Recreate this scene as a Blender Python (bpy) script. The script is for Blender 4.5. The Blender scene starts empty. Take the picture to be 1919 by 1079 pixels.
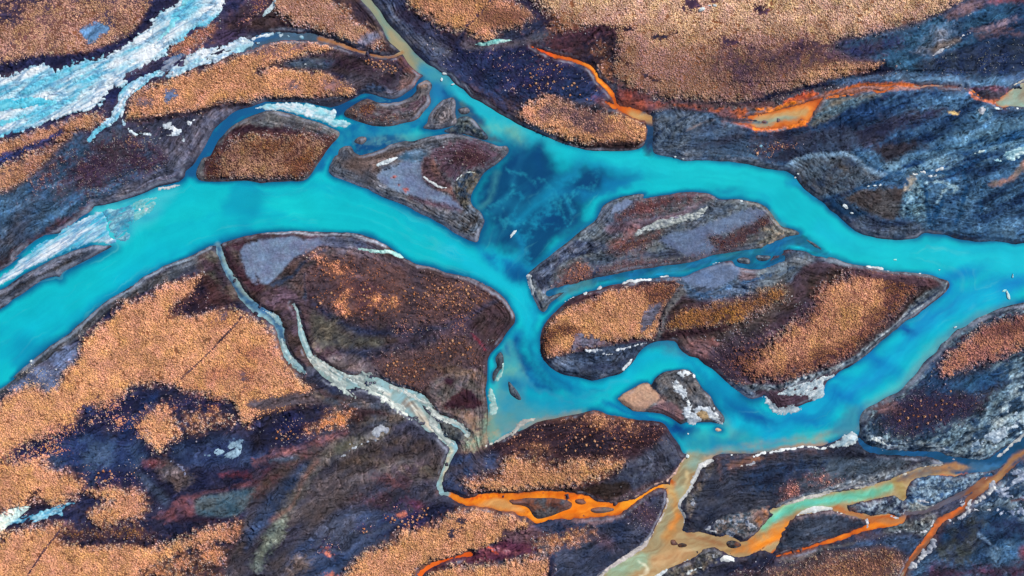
import bpy, math, random
import numpy as np

# ------------------------------------------------------------------ camera, sky, sun, exposure
scene = bpy.context.scene
col0 = scene.collection
cd = bpy.data.cameras.new('camera'); cam = bpy.data.objects.new('camera', cd); col0.objects.link(cam)
cd.sensor_width = 36.0; cd.lens = 24.0; cd.clip_end = 30000.0
cam.location = (0, 0, 191.9*24.0/18.0); cam.rotation_euler = (0, 0, 0)      # drone looking straight down
scene.camera = cam
SUN_EL, SUN_AZ = 35.0, 52.0         # degrees; azimuth measured from +Y towards +X
w = bpy.data.worlds.new('World'); scene.world = w; w.use_nodes = True
wn = w.node_tree.nodes; sky = wn.new('ShaderNodeTexSky'); sky.sky_type = 'NISHITA'; sky.sun_disc = False
sky.sun_elevation = math.radians(SUN_EL); sky.sun_rotation = math.radians(SUN_AZ)
w.node_tree.links.new(sky.outputs[0], wn['Background'].inputs[0]); wn['Background'].inputs[1].default_value = 0.08
sl = bpy.data.lights.new('sun', 'SUN'); sl.energy = 4.7; sl.angle = math.radians(0.5); sl.color = (1.0, 0.93, 0.84)
so = bpy.data.objects.new('sun', sl); col0.objects.link(so)
so.rotation_euler = (math.radians(90-SUN_EL), 0, math.radians(180-SUN_AZ))
scene.render.filter_size = 1.0
vs = scene.view_settings; vs.view_transform = 'Standard'; vs.look = 'None'; vs.gamma = 1.0; vs.exposure = 0.55

rng = np.random.default_rng(11); random.seed(5)
F = np.float32

# ------------------------------------------------------------------ noise
TAB = rng.random((12, 256, 256)).astype(F)
def vnoise(x, y, s):
    x = x + 1000.0; y = y + 1000.0
    xi = np.floor(x); yi = np.floor(y); fx = (x-xi).astype(F); fy = (y-yi).astype(F)
    fx = fx*fx*(3-2*fx); fy = fy*fy*(3-2*fy)
    i = xi.astype(np.int32) & 255; j = yi.astype(np.int32) & 255; i2 = (i+1) & 255; j2 = (j+1) & 255
    t = TAB[s % 12]
    a = t[j, i]; b = t[j, i2]; c = t[j2, i]; d = t[j2, i2]
    a = a+(b-a)*fx; c = c+(d-c)*fx
    return a+(c-a)*fy
def fbm(x, y, sc, octv=4, s=0):                      # about -1..1
    x = x/sc; y = y/sc; out = 0; amp = 1.0; tot = 0
    for k in range(octv):
        out = out+amp*(vnoise(x, y, s+k)*2-1); tot += amp; amp *= 0.6
        x, y = (0.8*x-0.6*y)*2.03+17.3, (0.6*x+0.8*y)*2.03+5.1
    return out/tot*1.5
def sstep(a, b, x):
    t = np.clip((x-a)/(b-a), 0, 1); return t*t*(3-2*t)

# ------------------------------------------------------------------ colours (what a thing looks like in daylight -> base colour)
KEX = np.array([1.37, 1.34, 1.38], F)                 # light that reaches flat ground after exposure, per channel
def C(*c):
    v = np.array(c, F)/255.0
    lin = np.where(v <= 0.04045, v/12.92, ((v+0.055)/1.055)**2.4)
    return np.clip(lin/KEX, 0.002, 0.92).astype(F)

# ------------------------------------------------------------------ outlines, in decimetres on the ground (x east, y north)
def nums(s): return [[float(v) for v in t.split(',')] for t in s.split()]
def P(s):
    return ('P', np.array(nums(s), F)/10)
def L(s):
    return ('L', np.array(nums(s), F)/10)
def E(s):
    out = []
    for v in nums(s): out.append((v[0]/10, v[1]/10, max(v[2], 1)/10, max(v[3], 1)/10, math.radians(v[4])))
    return ('E', out)

def smooth_closed(p):
    a = np.roll(p, 1, 0); c = np.roll(p, -1, 0); d = np.roll(p, -2, 0)
    mid = (-a+9*p+9*c-d)/16
    return np.stack([p, mid], 1).reshape(-1, 2)
def smooth_open(p):
    if len(p) < 3: return p
    q = np.vstack([2*p[0]-p[1], p, 2*p[-1]-p[-2]])
    mid = (-q[:-3]+9*q[1:-2]+9*q[2:-1]-q[3:])/16
    out = np.empty((2*len(p)-1, p.shape[1]), F); out[::2] = p; out[1::2] = mid
    return out

class Grid:
    def __init__(g, xs, ys):
        g.xs = xs.astype(F); g.ys = ys.astype(F); g.dx = float(xs[1]-xs[0])
        g.nx = len(xs); g.ny = len(ys)
        g.X, g.Y = np.meshgrid(g.xs, g.ys)
        g.wx = fbm(g.X, g.Y, 9.0, 4, 1); g.wy = fbm(g.X, g.Y, 9.0, 4, 4)
        g.nf = fbm(g.X, g.Y, 1.1, 3, 2); g.nm = fbm(g.X, g.Y, 5.0, 4, 6); g.nl = fbm(g.X, g.Y, 22.0, 3, 8)
        g.ng = 0.75*fbm(g.X, g.Y, 0.95, 2, 9)+0.75*fbm(g.X, g.Y, 0.5, 1, 3)+0.35*g.nf; g.nh = fbm(g.X, g.Y, 2.4, 3, 5)
        sh = (g.ny, g.nx)
        g.col = np.zeros(sh+(3,), F); g.wcol = np.zeros(sh+(3,), F)
        g.H = np.zeros(sh, F); g.R = np.zeros(sh, F); g.gd = np.zeros(sh, F); g.gc = np.zeros(sh+(3,), F)+0.2
        g.wd = np.full(sh, 60.0, F); g.pc = np.zeros(sh, np.int8)
    def box(g, x0, x1, y0, y1):
        i0 = max(0, int((x0-g.xs[0])/g.dx)-1); i1 = min(g.nx, int((x1-g.xs[0])/g.dx)+3)
        j0 = max(0, int((y0-g.ys[0])/g.dx)-1); j1 = min(g.ny, int((y1-g.ys[0])/g.dx)+3)
        if i1-i0 < 4 or j1-j0 < 4: return None
        return j0, j1, i0, i1

def seg_poly(px, py, pg):
    d2 = np.full(px.shape, 1e12, F); ins = np.zeros(px.shape, bool)
    n = len(pg)
    for k in range(n):
        ax, ay = pg[k]; bx, by = pg[(k+1) % n]
        ex, ey = bx-ax, by-ay; l2 = ex*ex+ey*ey
        if l2 < 1e-9: continue
        qx = px-ax; qy = py-ay
        t = np.clip((qx*ex+qy*ey)/l2, 0, 1)
        rx = qx-t*ex; ry = qy-t*ey
        np.minimum(d2, rx*rx+ry*ry, out=d2)
        if ay != by:
            cnd = ((ay > py) != (by > py)) & (px < ex*(py-ay)/ey+ax)
            ins ^= cnd
    d = np.sqrt(d2)
    return np.where(ins, -d, d)
def seg_line(px, py, ln):
    D = np.full(px.shape, 1e6, F)
    for k in range(len(ln)-1):
        ax, ay, aw = ln[k]; bx, by, bw = ln[k+1]
        ex, ey = bx-ax, by-ay; l2 = max(ex*ex+ey*ey, 1e-6)
        qx = px-ax; qy = py-ay
        t = np.clip((qx*ex+qy*ey)/l2, 0, 1)
        rx = qx-t*ex; ry = qy-t*ey
        np.minimum(D, np.sqrt(rx*rx+ry*ry)-0.5*(aw+(bw-aw)*t), out=D)
    return D
def sdf(g, shape, margin=4.0, warp=1.0):
    """signed distance (negative inside) on the part of the grid near the shape"""
    kind, dat = shape
    if kind == 'P': dat = smooth_closed(dat); bb = (dat[:, 0].min(), dat[:, 0].max(), dat[:, 1].min(), dat[:, 1].max())
    elif kind == 'L':
        dat = smooth_open(dat); m = dat[:, 2].max()/2
        bb = (dat[:, 0].min()-m, dat[:, 0].max()+m, dat[:, 1].min()-m, dat[:, 1].max()+m)
    else:
        r = [max(e[2], e[3]) for e in dat]
        bb = (min(e[0]-q for e, q in zip(dat, r)), max(e[0]+q for e, q in zip(dat, r)), min(e[1]-q for e, q in zip(dat, r)), max(e[1]+q for e, q in zip(dat, r)))
    mm = margin+abs(warp)*1.5
    if kind == 'E': mm *= max(max(e[2], e[3])/min(e[2], e[3]) for e in dat)
    b = g.box(bb[0]-mm, bb[1]+mm, bb[2]-mm, bb[3]+mm)
    if b is None: return None
    j0, j1, i0, i1 = b
    half = g.dx < 1
    st = 2 if half else 1
    if half:
        if (i1-i0) % 2 == 0: i1 -= 1
        if (j1-j0) % 2 == 0: j1 -= 1
    S = (slice(j0, j1, st), slice(i0, i1, st))
    px = g.X[S]+warp*g.wx[S]; py = g.Y[S]+warp*g.wy[S]
    if kind == 'P': D = seg_poly(px, py, dat)
    elif kind == 'L': D = seg_line(px, py, dat)
    else:
        D = np.full(px.shape, 1e6, F)
        for (cx, cy, rx, ry, a) in dat:
            u = (px-cx)*math.cos(a)+(py-cy)*math.sin(a); v = -(px-cx)*math.sin(a)+(py-cy)*math.cos(a)
            q = np.sqrt((u/rx)**2+(v/ry)**2)
            np.minimum(D, (q-1)*min(rx, ry), out=D)
    if half:
        m, n = D.shape
        U = np.empty((2*m-1, 2*n-1), F); U[::2, ::2] = D
        U[1::2, ::2] = 0.5*(D[:-1]+D[1:]); U[:, 1::2] = 0.5*(U[:, :-2:2]+U[:, 2::2]); D = U
    return (slice(j0, j1), slice(i0, i1)), D

def lay(shape, c, a=1.0, f=1.2, warp=0.7, rag=0.5, c2=None, var=0.25, sc=4.0, st=1.0, ang=0.0, bias=0.0, con=1.0,
        gr=None, gc=None, dh=0.0, ro=0.0, keep=False, tgt='land', seed=3, pt=None):
    """one patch of ground (or of silt in the water): colour, height, roughness and how thickly tussocks grow on it"""
    LAYERS.append(dict(shape=shape, c=c, a=a, f=f, warp=warp, rag=rag, c2=c2, var=var, sc=sc, st=st, ang=ang, bias=bias, con=con,
                       gr=gr, gc=gc, dh=dh, ro=ro, keep=keep, tgt=tgt, pt=pt, seed=seed+len(LAYERS)))
LAYERS = []
PARTS = ['body', 'grass_mound', 'silt_flat', 'heath_mound']
def patch_col(g, sl, q):
    X = g.X[sl]; Y = g.Y[sl]; c = q['c']
    if q['c2'] is not None:
        a = math.radians(q['ang']); u = X*math.cos(a)+Y*math.sin(a); v = -X*math.sin(a)+Y*math.cos(a)
        n = fbm(u/q['st'], v, q['sc'], 4, q['seed'])
        t = np.clip(0.5+q['con']*n+q['bias'], 0, 1)[..., None]
        cc = c*(1-t)+q['c2']*t
    else:
        cc = np.broadcast_to(c, X.shape+(3,))
    if q['tgt'] == 'water': return cc*np.exp(q['var']*(g.nm[sl]+g.nl[sl]))[..., None]
    v = q['var']*(1+1.1*q['ro']); n = g.ng[sl]*0.8+0.45*g.nm[sl]
    hue = 0.5*v*(0.8*g.nh[sl]+0.35*g.nm[sl])
    f = np.exp(v*n-0.12*v*v)
    if q['ro'] > 0:                                    # little dry rills and pale ridges of braided gravel
        a = math.radians(q['ang']+12); u = X*math.cos(a)+Y*math.sin(a); w_ = -X*math.sin(a)+Y*math.cos(a); k = min(1.0, 2.2*q['ro'])
        r1 = fbm(u/max(1.3, 0.7*q['st']), w_, 2.6+0.5*q['sc'], 3, q['seed']+5); r2 = fbm(u/max(1.3, 0.7*q['st']), w_, 2.2+0.4*q['sc'], 3, q['seed']+8)
        f = f*(1-0.62*k*np.exp(-(r1/0.075)**2))*(1+0.75*k*np.exp(-(r2/0.06)**2))
    return cc*np.stack([f*np.exp(hue), f, f*np.exp(-0.8*hue)], -1)
def paint(g):
    for q in LAYERS:
        r = sdf(g, q['shape'], q['f']+q['rag']*3+1.0, q['warp'])
        if r is None: continue
        sl, D = r
        m = sstep(-q['f']/2, q['f']/2, -D+q['rag']*(g.nf[sl]+0.6*g.nm[sl]))*q['a']
        if m.max() <= 0: continue
        M = m[..., None]
        if q['tgt'] == 'water':
            g.wcol[sl] += (patch_col(g, sl, q)-g.wcol[sl])*M; continue
        if q['gr'] is not None:
            if q['gc'] is not None: g.gc[sl] += (q['gc']-g.gc[sl])*M
            g.gd[sl] += (q['gr']-g.gd[sl])*m
        elif not q['keep']:
            g.gd[sl] *= 1-m
        if q['c'] is not None: g.col[sl] += (patch_col(g, sl, q)-g.col[sl])*M
        if q['dh']: g.H[sl] += q['dh']*m
        if q['c'] is not None and q['a'] > .6 and not q['keep']:
            pid = PARTS.index(q['pt']) if q['pt'] else (1 if (q['gr'] or 0) > .5 else 0)
            g.pc[sl] = np.where(m > .5, pid, g.pc[sl])
        g.R[sl] += (q['ro']-g.R[sl])*m

# ------------------------------------------------------------------ palette
NAVY = C(30,36,78); NAVY2 = C(42,60,112); PLUM = C(52,42,60); PLUM2 = C(74,60,80); SLATE = C(68,78,112); SLATE2 = C(98,106,138)
SILT = C(112,128,160); SILT2 = C(98,112,146); HEATH = C(74,50,48); HEATH2 = C(98,66,58); DARKB = C(44,32,42)
BLUE = C(36,70,118); BLUE2 = C(78,116,152); RUST = C(150,66,46); ORANGE = C(252,140,20); TANW = C(186,146,100)
TAN = C(206,143,102); TANP = C(192,140,114); TANB = C(172,120,92); GUND = C(128,84,62); GUNDB = C(80,52,48)
WHITE = C(226,232,242); CYAN = C(110,196,226); LIL = C(108,100,122); LIL2 = C(72,66,90)
# ------------------------------------------------------------------ water: the river, then the side streams
RIVER = P("-2759,-461 -1919,64 -1863,114 -1808,161 -1752,197 -1697,203 -1658,231 -1619,264 -1574,289 -1563,306 -1507,314 -1446,334 -1385,353 -1318,381 -1246,400 -1224,420 -1221,439 -1196,459 -1174,492 -1135,562 -1113,601 -1074,634 -1029,665 -974,681 -926,698 -848,695 -764,695 -681,676 -625,695 -581,717 -553,729 -514,723 -481,715 -447,709 -420,717 -397,734 -369,751 -358,768 -347,784 -331,795 -347,806 -375,829 -397,857 -414,884 -442,912 -470,934 -481,962 -497,990 -514,1018 -536,1046 -570,1079 -625,1162 -719,1399 -539,1399 -570,1162 -531,1079 -497,1040 -470,996 -436,962 -403,929 -375,895 -347,868 -319,840 -286,823 -264,806 -236,790 -214,762 -180,745 -153,717 -114,695 -80,673 -47,651 -14,634 20,612 34,606 84,584 140,562 196,540 251,523 307,512 390,512 457,516 490,528 510,545 529,523 535,506 557,498 613,487 646,476 696,476 752,476 807,476 863,467 919,453 952,445 1002,439 1030,434 1058,417 1075,392 1103,364 1141,337 1175,314 1192,292 1219,275 1253,242 1286,214 1319,197 1364,186 1408,179 1453,179 1492,181 1520,189 1536,203 1553,206 1575,200 1620,200 1653,189 1698,181 1753,175 1809,175 1853,170 1892,164 1919,170 2281,219 2881,199 2881,39 2281,-1 1919,-53 1864,-64 1820,-78 1787,-94 1742,-114 1720,-128 1698,-145 1670,-156 1648,-175 1631,-195 1609,-211 1592,-239 1559,-264 1536,-289 1520,-317 1497,-339 1475,-361 1447,-389 1408,-406 1364,-434 1336,-445 1314,-467 1303,-495 1303,-528 1303,-540 1297,-557 1275,-551 1253,-551 1219,-571 1180,-585 1141,-593 1086,-597 1002,-606 958,-612 913,-618 835,-620 780,-624 752,-632 741,-657 663,-657 663,-629 641,-618 629,-590 613,-568 596,-546 579,-518 563,-504 535,-498 479,-496 424,-487 363,-479 335,-464 301,-459 268,-464 235,-473 190,-481 140,-492 96,-503 57,-523 23,-539 9,-535 -25,-557 -58,-576 -83,-590 -91,-535 -91,-517 -89,-462 -94,-428 -100,-384 -94,-345 -91,-306 -89,-272 -80,-245 -64,-228 -41,-200 -19,-167 3,-139 12,-117 9,-94 -14,-56 -41,-28 -69,-5 -102,14 -136,31 -69,-14 -102,11 -141,33 -191,50 -247,56 -292,75 -347,86 -381,103 -403,114 -458,150 -470,159 -497,175 -531,192 -570,203 -625,209 -681,211 -737,214 -792,214 -848,211 -903,209 -974,197 -1029,186 -1085,172 -1096,159 -1107,159 -1129,159 -1157,145 -1196,125 -1240,108 -1291,89 -1329,70 -1363,53 -1396,31 -1430,3 -1463,-19 -1385,33 -1430,6 -1474,-22 -1519,-50 -1552,-78 -1585,-106 -1624,-133 -1658,-167 -1697,-195 -1735,-217 -1769,-245 -1802,-275 -1841,-309 -1875,-339 -1919,-378 -2759,-901")
STREAMS = [  # (key, outline)
 ('blue', L("140,-19,24 168,-8,24 223,6,21 312,24,20 418,46,20 529,62,20 613,74,20 696,91,20 780,111,21 863,126,28 919,132,28 1001,139,31 952,145,31 1002,161,33 1047,175,39 1080,175,39 1130,145,25 1180,125,25")),
 ('blue', L("830,114,12 835,97,14 858,83,14 902,86,22 946,86,20 980,97,20 1013,111,22")),
 ('blue', L("902,125,13 899,103,14 913,86,14")),
 ('nw', L("-1007,890,11 -974,915,39 -919,937,39 -903,940,36 -820,944,30 -737,939,23 -681,923,19 -642,912,18 -597,894,18 -536,874,14 -481,863,12 -442,869,10 -411,883,9")),
 ('orange_north', L("73,904,6 112,889,12 157,869,21 212,858,20 268,840,18 301,820,22 319,784,20 347,756,23 371,726,20 385,695,14 401,674,28 440,661,37 479,648,47 515,640,31")),
 ('orange_north', L("349,696,8 368,686,17 390,676,20")),
 ('dark_channel', L("510,640,28 521,595,23 515,551,26 513,512,39")),
 ('orange_east', P("871,640 902,651 946,656 991,666 952,661 1002,669 1047,680 1086,690 1130,707 1164,719 1176,714 1159,690 1143,669 1126,652 1109,624 1081,635 1065,613 1019,602 975,591 919,595 913,594 896,606 858,613 819,620 780,626 824,622 891,626 946,622 869,634")),
 ('orange_east', L("1169,716,8 1225,722,8 1264,748,10 1319,759,10 1364,755,10 1420,760,10 1475,760,12 1525,752,9 1559,759,7 1614,756,8 1670,754,8 1725,743,8 1753,720,8 1787,703,8 1831,711,9 1864,737,9")),
 ('orange_east', L("1180,711,7 1230,717,8 1275,723,10 1319,740,10 1347,743,10 1381,731,12 1408,743,10 1442,754,9")),
 ('orange_east', P("1792,695 1831,710 1859,739 1887,758 1919,776 1976,790 1976,673 1919,677 1864,681 1820,677")),
 ('tan', P("663,-632 752,-632 746,-641 713,-658 696,-696 680,-729 663,-757 641,-785 625,-818 629,-835 643,-857 641,-891 635,-910 668,-918 696,-913 741,-924 780,-935 807,-924 858,-952 891,-935 924,-907 958,-868 980,-846 963,-835 1008,-813 1058,-796 1114,-782 1175,-768 1230,-763 1286,-752 1353,-738 1403,-724 1436,-710 1470,-695 1503,-682 1547,-671 1614,-665 1659,-658 1698,-660 1753,-665 1803,-674 1787,-686 1742,-688 1698,-697 1642,-704 1586,-699 1536,-708 1497,-729 1478,-757 1475,-796 1453,-790 1436,-777 1397,-782 1358,-790 1297,-807 1253,-813 1264,-835 1308,-843 1353,-854 1397,-846 1431,-852 1453,-863 1475,-849 1475,-868 1453,-879 1420,-885 1381,-897 1347,-888 1347,-877 1308,-863 1242,-847 1203,-834 1158,-835 1103,-846 1065,-853 1055,-863 1030,-886 1011,-918 1005,-946 991,-974 975,-993 947,-982 919,-985 980,-952 946,-974 913,-991 869,-1005 835,-1005 785,-986 757,-973 718,-980 696,-1002 657,-1024 613,-1041 574,-1057 535,-1091 312,-1313 1,-1647 -277,-2036 -555,-2036 -221,-1591 112,-1285 301,-1102 329,-1079 363,-1057 401,-1027 446,-996 496,-963 524,-930 540,-891 557,-857 568,-824 582,-779 579,-752 591,-752 591,-738 602,-707 618,-679 635,-651")),
 ('orange_low', L("991,-1008,8 1030,-996,13 1064,-988,17 1130,-968,19 1197,-947,21 1253,-927,22 1303,-907,24 1358,-889,28 1420,-881,28 1461,-868,26 1478,-846,13")),
 ('dark_east', L("1475,-846,13 1509,-842,13 1547,-839,14 1603,-814,19 1670,-782,20 1720,-754,20 1753,-732,19 1792,-701,22")),
 ('rust_east', L("1948,-610,22 1898,-640,26 1859,-671,27 1809,-718,26 1753,-760,27 1714,-796,20 1695,-823,18 1642,-853,18 1600,-871,22 1575,-918,20 1536,-971,20 1497,-1018,18 1467,-1069,13 1461,-1102,17")),
 ('blue_east', L("1303,-568,11 1314,-587,19 1342,-606,23 1420,-618,19 1503,-621,18 1586,-626,24 1636,-647,34 1698,-661,44 1781,-664,47 1837,-635,56 1919,-587,51 1976,-551,50")),
 ('orange_mid', P("-278,-765 -242,-763 -214,-771 -180,-785 -158,-785 -125,-774 -69,-767 1,-765 84,-760 168,-760 240,-764 290,-777 312,-793 346,-800 390,-802 435,-797 474,-782 502,-763 535,-743 568,-735 599,-736 591,-752 557,-752 524,-763 490,-785 463,-807 435,-829 413,-846 390,-857 335,-857 268,-868 223,-866 185,-868 140,-868 101,-884 79,-877 57,-863 29,-854 -14,-841 -69,-832 -125,-824 -169,-815 -214,-796 -253,-779")),
 ('silt', L("-1101,161,17 -1093,131,19 -1079,97,19 -1057,53,22 -1024,3,28 -1001,-33,33 -957,-83,33 -926,-100,28 -892,-122,33 -870,-156,28 -864,-195,24 -851,-239,22 -826,-278,24 -792,-306,22")),
 ('silt', L("-826,-61,8 -806,-92,12 -798,-128,10 -792,-167,19 -775,-211,22 -762,-250,24 -725,-289,41 -670,-331,53 -614,-353,56 -559,-350,47 -514,-361,56 -458,-386,50 -403,-423,67 -347,-473,58 -303,-517,50 -283,-523,31 -258,-562,24 -225,-590,33")),
 ('silt', L("-458,-384,33 -375,-400,33 -331,-423,28 -303,-456,22 -269,-484,19 -219,-503,22 -186,-528,19 -164,-553,17")),
 ('silt', L("-219,-599,33 -230,-629,20 -247,-668,17 -264,-701,17 -272,-740,19 -264,-768,17")),
 ('rust_south', L("-353,-1096,13 -336,-1063,17 -292,-1035,13 -219,-1013,12 -158,-996,17")),
]
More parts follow.
